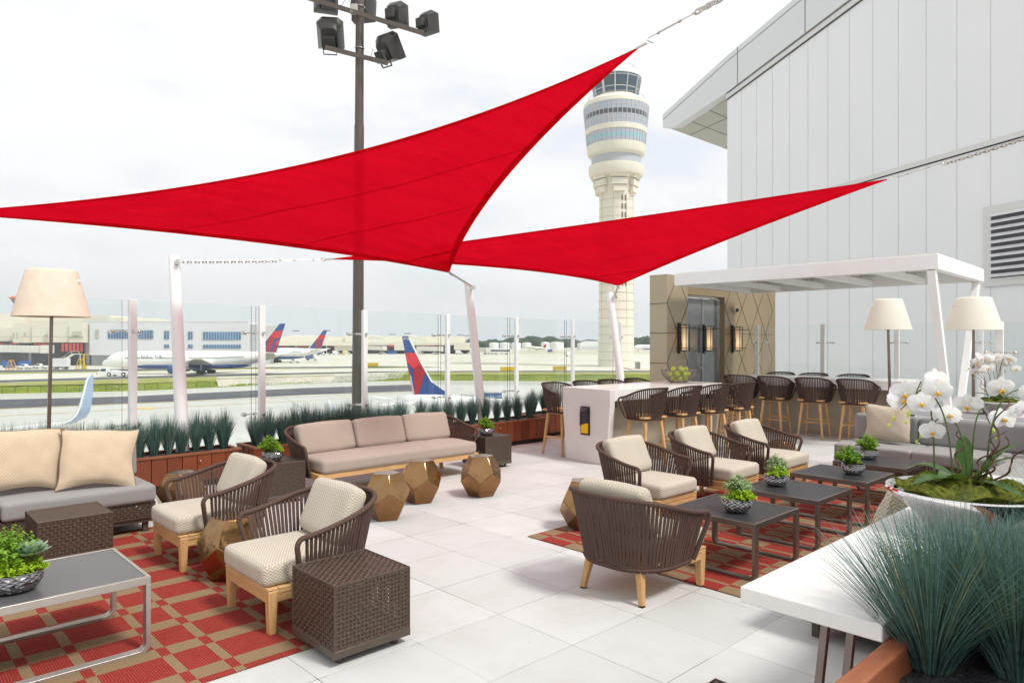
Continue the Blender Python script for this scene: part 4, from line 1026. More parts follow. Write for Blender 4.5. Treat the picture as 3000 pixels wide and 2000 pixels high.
# ------------------------------------------------------------------ orchids
def flower_mesh(seed=0, R=.049):
    rg = random.Random(seed); m = MB()
    def petal(a, L, w, tilt, curl, cup):
        N, W = 5, 4; vs = []; d = Vector((math.cos(a), math.sin(a), 0)); s = Vector((-math.sin(a), math.cos(a), 0))
        for i in range(N+1):
            f = i/N; ww = w*(math.sin(PI*min(.97, f*.88+.08))**.6)
            for j in range(W+1): g = 2*j/W-1; vs.append(d*L*f+s*ww*g+Vector((0,0,1))*(tilt*f*L-curl*f*f*L-cup*g*g*ww+.002*math.sin(9*f+g*3)))
        m.add(vs, [(i*(W+1)+j, i*(W+1)+j+1, (i+1)*(W+1)+j+1, (i+1)*(W+1)+j) for i in range(N) for j in range(W)])
    m.cur = 0
    for a in (90, 215, 325): petal(rad(a), R*.98, R*.36, -.03, .12, .12)
    for a in (12, 168): petal(rad(a), R*1.1, R*.66, .10, .18, .18)
    m.cur = 1; m.sphere((0, -R*.12, R*.14), R*.15, 8, 6, (1, 1.1, 1)); m.sphere((0, -R*.36, R*.16), R*.10, 8, 5, (.6, 1.6, .5))
    for s in (-1, 1): m.sphere((s*R*.14, -R*.18, R*.2), R*.09, 7, 5, (1, 1, 1.3))
    m.cur = 0; m.sphere((0, R*.03, R*.14), R*.10, 8, 5)
    me = bpy.data.meshes.new('flower'); me.from_pydata(m.v, [], m.f); me.materials.append(M['petal']); me.materials.append(M['orchid lip']); me.polygons.foreach_set('material_index', m.mi); me.polygons.foreach_set('use_smooth', [True]*len(m.f)); me.update(); return me
FL = [flower_mesh(i) for i in range(3)]
def orchid(label, loc, R, hbowl, rz, hs, seed, toward, stems):
    t = thing('orchid_planter', label, 'planter', loc, rz, 'orchid bowls'); rg = random.Random(seed)
    m = MB(); m.lathe([(R*.42, 0), (R*.46, .004), (R*.62, hbowl*.35), (R*.86, hbowl*.72), (R*.985, hbowl*.90), (R, hbowl*.96), (R*.985, hbowl), (R*.93, hbowl*.985), (R*.88, hbowl*.90)], 64, cap=False); m.lathe([(R*.42, 0), (.001, 0)], 32, cap=False); m.build('bowl', M['mirror chrome'], t, True, 50)
    m = MB(); N, K_ = 34, 60; vs = [(0, 0, hbowl+.045)]
    def mz(r, a): return hbowl*.93+.038*(1-(r/R)**2)**.7+.010*math.sin(a*3+r*60)+.010*math.sin(a*7+1)
    for i in range(1, N+1):
        for k in range(K_): r = R*.87*i/N; a = 2*PI*k/K_; vs.append((r*math.cos(a), r*math.sin(a), mz(r, a)+rg.uniform(-.004, .006)))
    fs = [(0, 1+k, 1+(k+1) % K_) for k in range(K_)]+[(1+(i)*K_+k, 1+(i+1)*K_+k, 1+(i+1)*K_+(k+1) % K_, 1+i*K_+(k+1) % K_) for i in range(N-1) for k in range(K_)]
    m.add(vs, fs)
    for _ in range(11000):
        r = R*.9*math.sqrt(rg.random()); a = rg.uniform(0, 2*PI); p = Vector((r*math.cos(a), r*math.sin(a), mz(min(r, R*.88), a))); d = Vector((rg.uniform(-1,1)+math.cos(a)*.5, rg.uniform(-1,1)+math.sin(a)*.5, rg.uniform(.2,1.3))).normalized(); leaf(m, p, d, rg.uniform(.007, .015), .0028, .2, None, 1)
    m.build('moss', M['moss'], t)
    def LV(bp_, a, el, L, w, bend):
        m = MB(); d = Vector((math.cos(a)*math.cos(el), math.sin(a)*math.cos(el), math.sin(el))); s = Vector((-math.sin(a), math.cos(a), 0)); n = 9; vs = []
        for i in range(n+1):
            f = i/n; c = Vector(bp_)+d*L*f-Vector((0,0,1))*bend*L*f*f; ww = w/2*math.sin(PI*min(.985, .14+.84*f))**.75
            vs += [c-s*ww+Vector((0,0,ww*.28)), c, c+s*ww+Vector((0,0,ww*.28))]
        m.add(vs, [(3*i+j, 3*i+j+1, 3*i+j+4, 3*i+j+3) for i in range(n) for j in range(2)]); m.build('leaf', M['orchid leaf'], t, True, 60)
    zt = hbowl+.03
    for k in range(8): a = 2*PI*k/8+rg.uniform(-.3, .3); LV((R*.12*math.cos(a), R*.12*math.sin(a), zt), a, rad(rg.uniform(12, 62)), rg.uniform(.17, .28)*hs, rg.uniform(.055, .08)*hs, rg.uniform(.25, .55))
    for si, (bx, by, ang, H, arch, nf) in enumerate(stems):
        H *= hs; d = Vector((math.cos(ang), math.sin(ang), 0)); P = []
        for i in range(15): f = i/14; P.append(Vector((bx*R, by*R, zt-.02))+Vector((0,0,1))*H*(math.sin(min(1, f*1.25)*PI/2) if f < .8 else 1-.18*(f-.8)/.2*1.2)+d*arch*hs*(f**2.1))
        m = MB(); m.tube(P, [.0036-.0016*i/14 for i in range(15)], 6); m.build('stem', M['orchid stem'], t, True)
        for k in range(nf):
            f = .60+.40*(k+.5)/nf; j = min(13, int(f*14)); p = P[j].lerp(P[j+1], f*14-j); side = (-1)**k; s = Vector((-d.y, d.x, 0))
            q = p+s*side*.055*hs+Vector((0,0,.012-.02*(k % 3)))+Vector(toward)*.02
            o = bpy.data.objects.new('flower', FL[k % 3]); C.objects.link(o); o.parent = t; o.location = q; sc = hs*rg.uniform(.85, 1.12); o.scale = (sc, sc, sc)
            fd = (Vector(toward)+s*side*rg.uniform(.1, .8)+Vector((rg.uniform(-.6,.6), rg.uniform(-.6,.6), rg.uniform(-.45,.4)))).normalized()
            up = Vector((0,0,1)); x_ = up.cross(fd).normalized(); y_ = fd.cross(x_); o.rotation_euler = Matrix((x_, y_, fd)).transposed().to_euler()
        e = P[-1]; dd_ = (P[-1]-P[-2]).normalized(); m = MB(); m.tube([e, e+dd_*.03*hs, e+dd_*.055*hs+Vector((0,0,-.012))], .0014, 5); m.sphere(e+dd_*.035*hs+Vector((0,0,-.006)), .0105*hs, 8, 6, (.8,.8,1.2)); m.sphere(e+dd_*.06*hs+Vector((0,0,-.016)), .007*hs, 8, 6, (.8,.8,1.2)); m.build('bud', M['bud'], t, True)
    for k in range(5):
        m = MB(); x, y, z = rg.uniform(-.14, .2)*R, rg.uniform(-.25, .25)*R, zt-.02; hd = rg.uniform(0, 6.28); P = [Vector((x, y, z))]; q0, w0 = rg.uniform(0, 6), rg.uniform(.7, 1.2)
        drift = Vector((math.cos(hd), math.sin(hd), 0))*rg.uniform(.003, .009)*hs
        for i in range(34): f = i/33; P.append(Vector((x, y, z))+drift*i+Vector((math.sin(i*.55*w0+q0)*.017+math.sin(i*1.3+q0)*.006, math.cos(i*.43*w0+q0)*.017, i*(.0085+.0025*math.sin(q0))))*hs)
        m.tube(P, [.0048*hs*(1-.55*i/34) for i in range(35)], 6); m.build('twisted_branch', M['twig'], t, True)
    return t
tv = Vector((-FX*.9-RX*.25, -FY*.9-RY*.25, .12)).normalized()
AR = math.atan2(RY, RX)
orchid('large chrome bowl of white orchids with twisted branches and moss on the foreground counter', (3.124, .765, .971), .275, .155, 0, 1.0, 4, tv,
    [(-.2, .1, AR+PI-.25, .37, .18, 4), (-.1, .35, AR+PI+.35, .40, .12, 2), (.1, 0, AR+PI-.7, .27, .13, 3), (.35, 0, AR+.5, .29, .13, 2), (.25, -.2, AR+.05, .37, .22, 3)])
o2 = far((2922-1500)/2055*8.45, 8.45)
tv2 = Vector((-FX-RX*.5, -FY-RY*.5, .1)).normalized()
orchid('smaller-looking chrome bowl of white orchids far behind on the ledge by the building', (o2.x, o2.y, .816), .275, .165, 0, 1.05, 9, tv2,
    [(-.2, 0, AR+PI-.2, .50, .26, 8), (-.1, .2, AR+PI+.3, .40, .22, 7), (.1, 0, AR+PI+.1, .52, .12, 6), (.3, 0, AR, .50, .12, 5), (.4, .1, AR+.2, .46, .22, 6)])
# ------------------------------------------------------------------ foreground planter
t = thing('planter_box', 'rust-brown planter in the bottom right corner full of blue-green grass', 'planter', (1.25, -.35, 0))
m = MB(); L_, D_, H_ = 4.2, .997, .93; w_ = .05
m.box(0, L_, D_-w_, D_, .0, H_); m.box(0, L_, 0, w_, 0, H_); m.box(0, w_, w_, D_-w_, 0, H_-.0005); m.box(L_-w_, L_, w_, D_-w_, 0, H_-.0005); m.build('box', M['rust wood'], t, bev=.006)
m = MB(); rg = random.Random(3); N, K_ = 110, 26; vs = [(w_+(L_-2*w_)*i/N, w_+(D_-2*w_)*j/K_, H_-.07+rg.uniform(-.009, .012)) for i in range(N+1) for j in range(K_+1)]
m.add(vs, [(i*(K_+1)+j, (i+1)*(K_+1)+j, (i+1)*(K_+1)+j+1, i*(K_+1)+j+1) for i in range(N) for j in range(K_)]); m.build('gravel', M['gravel'], t)
BIG = [tuft_mesh(50+i, 820, .46, .32, .05, .0028, curl=.2, pale=.55, pinch=.25) for i in range(5)]
rg = random.Random(12); k = 0
for (x, y, s) in ((2.0,.565,1.0),(2.10,.40,1.0),(2.22,.54,.98),(2.12,.20,1.05),(2.34,.40,.86),(2.42,.54,.74),(2.42,.22,1.05),(2.58,.46,.78),(2.72,.22,.9),(2.84,.44,.68),(3.02,.24,.8),(3.10,.44,.62),(3.30,.10,1.05),(3.36,.46,.96),(3.62,.30,1.0),(3.75,.02,1.0),(3.95,.44,1.0),(4.25,.2,1.05),(4.5,.45,1.0),(4.9,.3,1.0)):
    tuft('tuft of blue-green ornamental grass in the rust-brown foreground planter', (x, y, .862), k, s*.95, rg.uniform(0, 6.28), 'big grass tufts in the foreground planter', BIG[k % 5]); k += 1
# ------------------------------------------------------------------ lamps
def floor_lamp(label, base, z0, z1, r0, r1, lean, shade='parchment'):
    t = thing('lamp', label, 'lamp', base, 0, 'tall lamps with tapered shades'); b = base[2]; lx = Vector(lean)
    m = MB(); m.lathe([(.001, .0), (.15, .0), (.15, .012), (.001, .014)], 32); m.build('base_plate', M['lamp foot'], t, True)
    m = MB(); m.bar((0, 0, .012), tuple(lx+Vector((0, 0, z0-b+.12))), .034, .034, .026, .026); m.build('stem', M['lamp foot'], t, bev=.002)
    m = MB(); n = 48; c = lx; H = z1-z0; prof = [(r0, 0), (r1+(r0-r1)*.06, H-.025), (r1-.004, H-.006), (r1-.02, H), (.001, H)]
    m.lathe(prof, n, (c.x, c.y, z0-b), cap=False); m.lathe([(r0-.004, 0), (r1-.004, H-.02)], n, (c.x, c.y, z0-b), cap=False); m.build('shade', M[shade], t, True, 50)
    for a in (AR+.1, AR+PI-.1, AR+PI/2):
        r = r1+(r0-r1)*.24; m = MB(); p = Vector((c.x+math.cos(a)*r, c.y+math.sin(a)*r, z1-b-H*.24)); m.cyl(p-Vector((math.cos(a), math.sin(a), 0))*.01, p+Vector((math.cos(a), math.sin(a), 0))*.018, .011, n=10); m.build('shade_knob', M['white paint'], t, True)
    return t
fl = far((136-1500)/2055*6.5, 6.5)
floor_lamp('tall floor lamp with a parchment shade darkened for sail shadow behind the left grey sofa', (fl.x, fl.y, 0), 1.925, 2.36, .315, .205, (RX*.05, RY*.05, 0), 'sail-shaded parchment')
def onx(px, x): tx = (px-1500)/2055; v = Vector((tx*RX+FX, tx*RY+FY)); d = x/v.x; return Vector((v.x*d, v.y*d, 0))
a_ = onx(2608, 10.1); floor_lamp('cream-shaded lamp on the white ledge, left of the pergola legs', (a_.x, a_.y, .816), 1.855, 2.265, .288, .168, (-RX*.03, -RY*.03, 0))
a_ = onx(2852, 10.15); floor_lamp('cream-shaded lamp on the white ledge, in front of the pergola legs, right of the other', (a_.x, a_.y, .816), 1.84, 2.245, .312, .190, (0, 0, 0))
# ------------------------------------------------------------------ pergola
PA = rad(2.3); px_ = Vector((math.cos(PA), math.sin(PA), 0)); py_ = Vector((-math.sin(PA), math.cos(PA), 0))
c_near = Vector((11.731, 3.213, 0)); t = thing('pergola', 'white flat-roofed pergola over the far bar table', 'pergola', c_near, PA)
Lp, Dp, zt, hb = 4.46, 3.14, 3.0, .225
m = MB(); m.box(0, .12, 0, Lp, zt-hb, zt); m.build('front_beam', M['white paint'], t, bev=.006)
m = MB(); m.box(.12, Dp-.12, 0, .12, zt-hb, zt); m.build('side_beam', M['white paint'], t, bev=.006)
m = MB(); m.box(Dp-.12, Dp, 0, Lp, zt-hb, zt); m.build('rear_beam', M['white paint'], t, bev=.006)
m = MB(); m.box(.12, Dp-.12, Lp-.12, Lp, zt-hb, zt); m.build('side_beam', M['white paint'], t, bev=.006)
for k in range(4):
    y = .95+k*.92; m = MB(); m.box(.12, Dp-.12, y-.035, y+.035, zt-.215, zt-.10); m.build('rafter', M['white paint'], t, bev=.004)
    m = MB()
    for j in range(5): m.cyl((.5+j*.5, y, zt-.10), (.5+j*.5, y, zt-.03), .012, n=8)
    m.build('roof_standoff', M['steel'], t, True)
m = MB(); m.box(.02, Dp-.02, .02, Lp-.02, zt+.004, zt+.016); m.build('roof_panel', mat('frosted roof', (.74, .73, .70), .5), t)
for k in range(2):
    m = MB(); m.box(.5, 2.4, 1.4+1.3*k, 1.44+1.3*k, zt-.06, zt-.03); m.build('track_light', M['steel'], t)
for (x0, x1) in ((.06, 1.32), (Dp-.10, 1.50)):
    m = MB(); m.bar((x0, .10, zt-hb-.001), (x1, .10, .0), .11, .11, .10, .10, up=(0,1,0)); m.build('slanted_leg', M['white paint'], t, bev=.004)
# ------------------------------------------------------------------ tan panelled wall
wc = far(3.07, 13.9); t = thing('panelled_wall', 'tan metal wall with diamond joints and a glass door at the end of the pergola', 'wall', wc, PA); H_ = 3.04
# local x runs away, local y to the left (+) ; pier occupies x 0-.8, y 0-.4
m = MB(); m.box(0, .80, 0, .40, 0, H_); m.build('pier', M['tan panel'], t, bev=.003)
m = MB(); m.box(2.38, 5.0, 0, .40, 0, H_-.01); m.build('rear_wall', M['tan panel dark'], t, bev=.003)
m = MB(); m.box(.801, 2.379, 0, .40, 2.68, H_-.01); m.build('door_head', M['tan panel dark'], t)
m = MB(); m.box(.801, .84, .10, .2, 0, 2.679); m.box(2.34, 2.379, .10, .2, 0, 2.679); m.box(.84, 2.34, .1, .2, 2.63, 2.679); m.box(1.585, 1.61, .1, .18, 0, 2.63); m.build('door_frame', M['steel'], t)
m = MB(); m.box(.841, 1.584, .13, .145, .01, 2.62); m.box(1.611, 2.339, .13, .145, .01, 2.62); m.build('glass_door', mat('door glass', (.26, .275, .275), .14, .35, spec=.8), t)
m = MB(); m.cyl((1.53, .07, 1.0), (1.53, .07, 1.15), .012); m.cyl((1.40, .07, 1.15), (1.53, .07, 1.15), .01); m.build('door_handle', M['steel'], t, True)
m = MB(); jw = .006; e = -.0025
def J(x0, z0, x1, z1): m.bar((x0, e, z0), (x1, e, z1), .004, jw*1.5, up=(-(z1-z0), 0, x1-x0))
for (xa, xb) in ((0, .80), (2.38, 3.20), (3.20, 4.02), (4.02, 4.84)):
    mid = (xa+xb)/2
    for zs in (.09, 1.28, 2.47):
        for zc2 in (max(.02, zs-.595), min(zs+.595, 3.025)): J(xa+.004, zs, mid, zc2); J(mid, zc2, xb-.004, zs)
    J(xa, 1.875, xb, 1.875)
for z in (.68, 1.27, 1.87, 2.46): m.box(-.0035, .0, .0, .40, z-jw, z+jw)
m.build('panel_joints', M['joint'], t)
def wall_lantern(label, loc, rz):
    """dark back bar, framed glowing tube, tapered clear glass box"""
    t = thing('wall_lantern', label, 'wall lantern', loc, rz, 'black iron wall lanterns'); k = M['black iron']; g = .155
    m = MB(); m.box(-.03, .03, -.035, 0, -.31, .31); m.build('back_bar', k, t, bev=.002)
    m = MB(); y = -g; w = .062
    for x in (-w, w):
        for yy in (y-w, y+w): m.box(x-.006, x+.006, yy-.006, yy+.006, -.26, .27)
    for z in (-.26, .27): m.box(-w, w, y-w, y-w+.01, z-.006, z+.006); m.box(-w, w, y+w-.01, y+w, z-.006, z+.006); m.box(-w, -w+.01, y-w, y+w, z-.006, z+.006); m.box(w-.01, w, y-w, y+w, z-.006, z+.006)
    m.box(-.006, .006, y, -.03, -.262, -.25); m.box(-.006, .006, y, -.03, .20, .212)
    for z, q in ((.206, .175), (-.20, .125)):
        m.box(-q, q, y-q, y-q+.008, z-.005, z+.005); m.box(-q, q, -.04+0*y, -.032, z-.005, z+.005); m.box(-q, -q+.008, y-q, -.035, z-.005, z+.005); m.box(q-.008, q, y-q, -.035, z-.005, z+.005)
    m.build('cage', k, t)
    m = MB(); a, b = .165, .115; vs = [(sx*q, y+sy*(q if sy < 0 else g-.045), z) for z, q in ((.20, a), (-.195, b)) for sx, sy in ((-1,-1),(1,-1),(1,1),(-1,1))]; m.add(vs, [(0,1,5,4),(1,2,6,5),(3,0,4,7)]); m.build('glass_shade', M['clear glass'], t)
    m = MB(); m.lathe([(.045, -.24), (.05, -.235), (.05, .245), (.045, .25)], 20, (0, y, 0)); m.build('light_tube', M['tube glow'], t, True)
    return t
m_, nt_, out_ = nodes('tube glow'); t_ = NT(nt_); z_ = t_.sep(t_.obj())[2]
_e = t_.n('ShaderNodeEmission'); _f = t_.m('MULTIPLY', t_.ramp(t_.m('ABSOLUTE', t_.m('ADD', z_, .08)), .30, .0), 1.0); t_.l(t_.mix(_f, (.55, .34, .20), (1.0, .66, .34)), _e.inputs[0]); t_.l(t_.m('ADD', .5, t_.m('MULTIPLY', _f, .45)), _e.inputs[1]); t_.l(_e.outputs[0], out_.inputs[0]); M['tube glow'] = m_
def onwall(x, z, off=-.002): return wc+px_*x+py_*off+Vector((0,0,z))
wall_lantern('black iron lantern with a glowing tube on the tan pier, leftmost of the lanterns', onwall(.42, 1.77), PA)
wall_lantern('black iron lantern with a glowing tube beside the middle of the glass door', onwall(1.60, 1.76, .098), PA)
wall_lantern('black iron lantern with a glowing tube on the tan wall below the security camera', onwall(2.72, 1.76), PA)
p = onwall(2.82, 2.42); t = thing('security_camera', 'cream dome security camera on the tan wall under the pergola', 'camera', p, PA)
m = MB(); m.lathe([(.07, 0), (.075, .02), (.065, .06), (.001, .065)], 20); o = m.build('housing', mat('camera cream', (.62, .55, .42), .4), t, True); o.rotation_euler = (rad(90), 0, 0)
m = MB(); m.sphere((0, -.07, -.005), .045, 16, 10); m.build('dome', mat('black dome', (.01, .01, .012), .08, spec=.8), t, True)
# ------------------------------------------------------------------ grey building at the right
WA = rad(16.4)
def bw(s, z, off=0):
    """on the building wall: s metres toward the viewer from its far corner, off metres out from it"""
    X = 9.21+.2823*s-.9593*off; D = 30.0-.9593*s-.2823*off; v = far(X, D); v.z = z; return v
t = thing('building', 'large pale grey panelled terminal building with an overhanging roof at the right', 'building', bw(0, -9.6))
inv = -bw(0, -9.6)
def shift(mb): mb.v = [tuple(Vector(p)+inv) for p in mb.v]; return mb
def ztop(s): return 12.08+.0945*max(0, s)
seams = []; S0 = 1.6; k = 0
sN = 19.0
m = MB(); vs = [bw(0, -9.6), bw(sN, -9.6), bw(sN, ztop(sN)), bw(0, ztop(0))]; ax = Vector((math.cos(0), math.sin(0), 0)); back = Vector((1, 0, 0))*14
vs2 = [v+back for v in vs]; m.add(vs+vs2, [(0,1,2,3), (7,6,5,4), (0,4,5,1), (1,5,6,2), (2,6,7,3), (3,7,4,0)])
mw, nt_, out_ = nodes('wall panels'); t_ = NT(nt_); v_ = t_.obj(); n1 = t_.noise(v_, .35, 3); wv = t_.n('ShaderNodeTexWave', wave_type='BANDS', bands_direction='Y'); t_.l(v_, wv.inputs[0]); wv.inputs['Scale'].default_value = 9
t_.bsdf(out_, t_.mix(n1, (.74, .745, .75), (.80, .80, .80)), .42, .15, t_.bump(wv.outputs['Fac'], .12, .01), .4); M['wall panels'] = mw
shift(m).build('wall', M['wall panels'], t)
m = MB()
s = 1.02
while s < sN:
    m.bar(bw(s, -9.0, .002), bw(s, ztop(s)-.02, .002), .016, .012, up=(0, 0, 1)) if False else m.prism([(s-.005, -2.0), (s+.005, -2.0), (s+.005, ztop(s)-.01), (s-.005, ztop(s)-.01)], lambda a, b, q: bw(a, b, q), .001, .006); s += 1.0
shift(m).build('panel_seams', mat('seam grey', (.50, .50, .51), .6), t)
m = MB(); m.prism([(4.0, 6.86), (sN, 6.86), (sN, 7.0), (4.0, 7.0)], lambda a, b, q: bw(a, b, q), .001, .05); m.prism([(0, ztop(0)-.02), (sN, ztop(sN)-.02), (sN, ztop(sN)+.16), (0, ztop(0)+.16)], lambda a, b, q: bw(a, b, q), .001, .07); shift(m).build('trim_band', mat('trim grey', (.64, .63, .61), .4, .2, .03, .3), t)
m = MB(); m.prism([(4.0, 6.83), (sN, 6.83), (sN, 6.858), (4.0, 6.858)], lambda a, b, q: bw(a, b, q), .001, .02); m.prism([(0, ztop(0)-.055), (sN, ztop(sN)-.055), (sN, ztop(sN)-.022), (0, ztop(0)-.022)], lambda a, b, q: bw(a, b, q), .001, .02); m.prism([(0, ztop(0)+.161), (sN, ztop(sN)+.161), (sN, ztop(sN)+.21), (0, ztop(0)+.21)], lambda a, b, q: bw(a, b, q), .001, .02); shift(m).build('shadow_gap', M['joint'], t)
rt = lambda s: 13.84+(s if s < 0 else s)*(.136 if s < 0 else .0965)
m = MB(); m.prism([(-5.43, 12.41), (-4.3, 12.12), (0, 12.10+.20), (sN, ztop(sN)+.22), (sN, rt(sN)), (0, rt(0)), (-5.43, rt(-5.43))], lambda a, b, q: bw(a, b, q), -.3, .12)
X10 = Vector((1, 0, 0)); a0, a1_ = bw(-5.43, 12.38), bw(-5.43, 13.10); b0_, b1_ = a0+X10*16, a1_+X10*16; c0_, c1_ = bw(4, 12.16)+X10*2, bw(4, 13.1)+X10*2
shift(m).build('fascia', mat('fascia grey', (.66, .665, .67), .4, .2, .03, .25), t)
m = MB(); q0, q1 = bw(-5.3, 12.36, -.3), bw(.2, 12.15, -.3); m.add([q0, q1, q1+X10*15, q0+X10*15, q0+Vector((0,0,.3)), q1+Vector((0,0,.3)), q1+X10*15+Vector((0,0,.3)), q0+X10*15+Vector((0,0,.3))], [(0,1,2,3),(7,6,5,4),(0,4,5,1),(1,5,6,2),(2,6,7,3),(3,7,4,0)]); shift(m).build('soffit', mat('soffit', (.50, .48, .42), .5, 0, .03, .3), t)
m = MB()
for f in (.3, .62):
    p, q_ = q0.lerp(q1, f)-Vector((0,0,.004)), q0.lerp(q1, f)+X10*15-Vector((0,0,.004)); m.bar(p, q_, .03, .006)
for f in (1.6, 5, 8.5): m.bar(q0+X10*f-Vector((0,0,.004)), q1+X10*f-Vector((0,0,.004)), .03, .006)
shift(m).build('soffit_joints', M['joint'], t)
m = MB()
for s in (.9, 5.0, 9.6): m.prism([(s, ztop(s)+.22), (s+.03, ztop(s)+.22), (s+.03, rt(s)-.01), (s, rt(s)-.01)], lambda a, b, q: bw(a, b, q), .121, .13)
m.prism([(-5.4, 12.83), (0, rt(0)-.24), (sN, rt(sN)-.24), (sN, rt(sN)-.265), (0, rt(0)-.265), (-5.4, 12.80)], lambda a, b, q: bw(a, b, q), .121, .127)
shift(m).build('fascia_joints', mat('joint brown', (.13, .12, .11), .7), t)
m = MB(); m.prism([(11.85, 3.15), (15.2, 3.15), (15.2, 5.25), (11.85, 5.25)], lambda a, b, q: bw(a, b, q), .002, .06); shift(m).build('louvre_frame', M['trim grey'], t)
m = MB(); m.prism([(12.08, 3.36), (15.0, 3.36), (15.0, 5.05), (12.08, 5.05)], lambda a, b, q: bw(a, b, q), .0605, .065); shift(m).build('louvre_void', mat('louvre void', (.10, .10, .11), .8), t)
m = MB(); z = 3.42
while z < 5.0: m.prism([(.066, z), (.15, z-.04), (.16, z-.03), (.08, z+.05), (.066, z+.05)], lambda a, b, q: bw(q, b, a), 12.08, 15.0); z += .175
shift(m).build('louvre_blades', mat('louvre blade', (.70, .70, .72), .5), t)
# ------------------------------------------------------------------ airport
ZN, ZF = -9.6, -8.0
def g2(px, py, z): d = 2055*(EYE-z)/(py-1002); return far((px-1500)/2055*d, d, z)
def noisy(name, c1, c2, sc, c3=None, rough=.85, c3t=(.6,.75)):
    m, nt, out = nodes(name); t = NT(nt); v = t.obj(); n1 = t.noise(v, sc, 5, .6); n2 = t.noise(v, sc*9, 4, .6)
    col = t.mix(t.ramp(n1, .35, .65), c1, c2)
    if c3: col = t.mix(t.m('MULTIPLY', t.ramp(n2, *c3t), .7), col, c3)
    t.bsdf(out, col, rough, 0, None, .2); M[name] = m; return m
noisy('apron concrete', (.56, .54, .455), (.64, .615, .52), .03, (.48, .45, .37))
noisy('near apron', (.47, .475, .435), (.55, .55, .51), .05, (.40, .40, .365))
noisy('asphalt', (.085, .088, .10), (.13, .133, .145), .08, (.07, .07, .08))
noisy('meadow', (.115, .17, .018), (.20, .25, .03), .12, (.34, .28, .10), c3t=(.5, .7))
noisy('dry verge', (.34, .32, .09), (.22, .28, .05), .15, (.48, .38, .20), c3t=(.45,.7))
noisy('worn concrete', (.44, .40, .31), (.56, .51, .42), .2, (.22, .2, .16))
bot = [(-1500, 1190), (-300, 1162), (0, 1156), (400, 1148), (800, 1134), (1100, 1122), (1400, 1122), (1800, 1124), (2600, 1126)]
top = [(-1500, 1158), (-300, 1136), (0, 1130), (400, 1122), (640, 1113), (1100, 1098), (1500, 1096), (1800, 1096), (2600, 1097)]
def pol(L, x):
    for (a, b), (c, d) in zip(L, L[1:]):
        if a <= x <= c: return b+(d-b)*(x-a)/(c-a)
    return L[0][1] if x < L[0][0] else L[-1][1]
XS = [-1500, -900, -300, 0, 200, 400, 600, 800, 950, 1100, 1250, 1400, 1600, 1800, 2200, 2600]
def sheet(name, m, upper, lower, z, kind=True, xs=None, dz=0):
    """ground strip between two lines given in photo rows, laid on the level z"""
    mb = MB(); xs = xs or XS; f = lambda L, x: L if isinstance(L, (int, float)) else pol(L, x)
    vs = [g2(x, f(upper, x), z) for x in xs]+[g2(x, f(lower, x), z) for x in xs]; n = len(xs)
    for v in vs: v.z = z+dz
    mb.add(vs, [(i, i+1, n+i+1, n+i) for i in range(n-1)]); return struct(mb, name, m)
# near apron and far plateau
m = MB(); vs = [g2(x, pol(bot, x), ZN) for x in XS]; n = len(XS); near = [far(x, -60, ZN) for x in (-420, 420)]
m.add(vs+[near[1], near[0]], [tuple(range(n+2))]); struct(m, 'near_apron_ground', M['near apron'])
m = MB(); vs = [g2(x, pol(top, x), ZF) for x in XS]; m.add(vs+[far(2300, 2200, ZF), far(-2300, 2200, ZF)], [tuple(range(n+2))]); struct(m, 'airfield_ground', M['apron concrete'])
m = MB(); N = 120; R_ = 6; rg = random.Random(2); vs = []
for i in range(N+1):
    x = -1500+4100*i/N; a, b = g2(x, pol(bot, x), ZN), g2(x, pol(top, x), ZF)
    for j in range(R_+1): p = a.lerp(b, j/R_); p.z += (rg.uniform(-.18, .25) if 0 < j < R_ else 0); vs.append(p)
m.add(vs, [(i*(R_+1)+j, (i+1)*(R_+1)+j, (i+1)*(R_+1)+j+1, i*(R_+1)+j+1) for i in range(N) for j in range(R_)]); struct(m, 'grass_bank', M['meadow'])
f_ = lambda L, d: [(x, y+d) for x, y in L]
sheet('grass_verge', M['dry verge'], [(-1500, 1140), (0, 1121), (400, 1109), (1050, 1092), (1300, 1090), (1500, 1090), (2600, 1090)], f_(top, .5), ZF, dz=.01)
sheet('taxiway_edge', M['asphalt'], [(-1500, 1126), (0, 1113.5), (400, 1102), (1050, 1088.2), (1300, 1086), (1600, 1085.5), (2600, 1086)], [(-1500, 1139), (0, 1120.5), (400, 1108.5), (1050, 1091.7), (1300, 1089.5), (1500, 1089.5), (2600, 1089.5)], ZF, dz=.02)
sheet('taxiway_edge', M['asphalt'], [(-1500, 1090), (0, 1084), (400, 1080), (750, 1075), (1000, 1073.5), (1100, 1072), (1290, 1075)], [(-1500, 1098), (0, 1091), (400, 1085.5), (750, 1078), (1000, 1078), (1100, 1077.5), (1290, 1075.6)], ZF, xs=[-1500, -300, 0, 200, 400, 600, 750, 900, 1000, 1100, 1200, 1290], dz=.02)
sheet('grass_verge', M['dry verge'], [(-1500, 1099), (0, 1091.2), (400, 1085.7), (750, 1078.2), (980, 1079.4)], [(-1500, 1104), (0, 1096), (400, 1088), (750, 1081), (980, 1080.2)], ZF, xs=[-1500, -300, 0, 200, 400, 600, 750, 980], dz=.03)
sheet('grass_verge', M['meadow'], [(1080, 1075.6), (1200, 1075.2)], [(1080, 1078.4), (1200, 1076.6)], ZF, xs=[1080, 1140, 1200], dz=.03)
for a, b in ((1026, 1027.3), (1031.5, 1033), (1037, 1037.6)): sheet('grass_verge', M['dry verge'], a, b, ZF, xs=[1500, 1800, 2100, 2600], dz=.02)
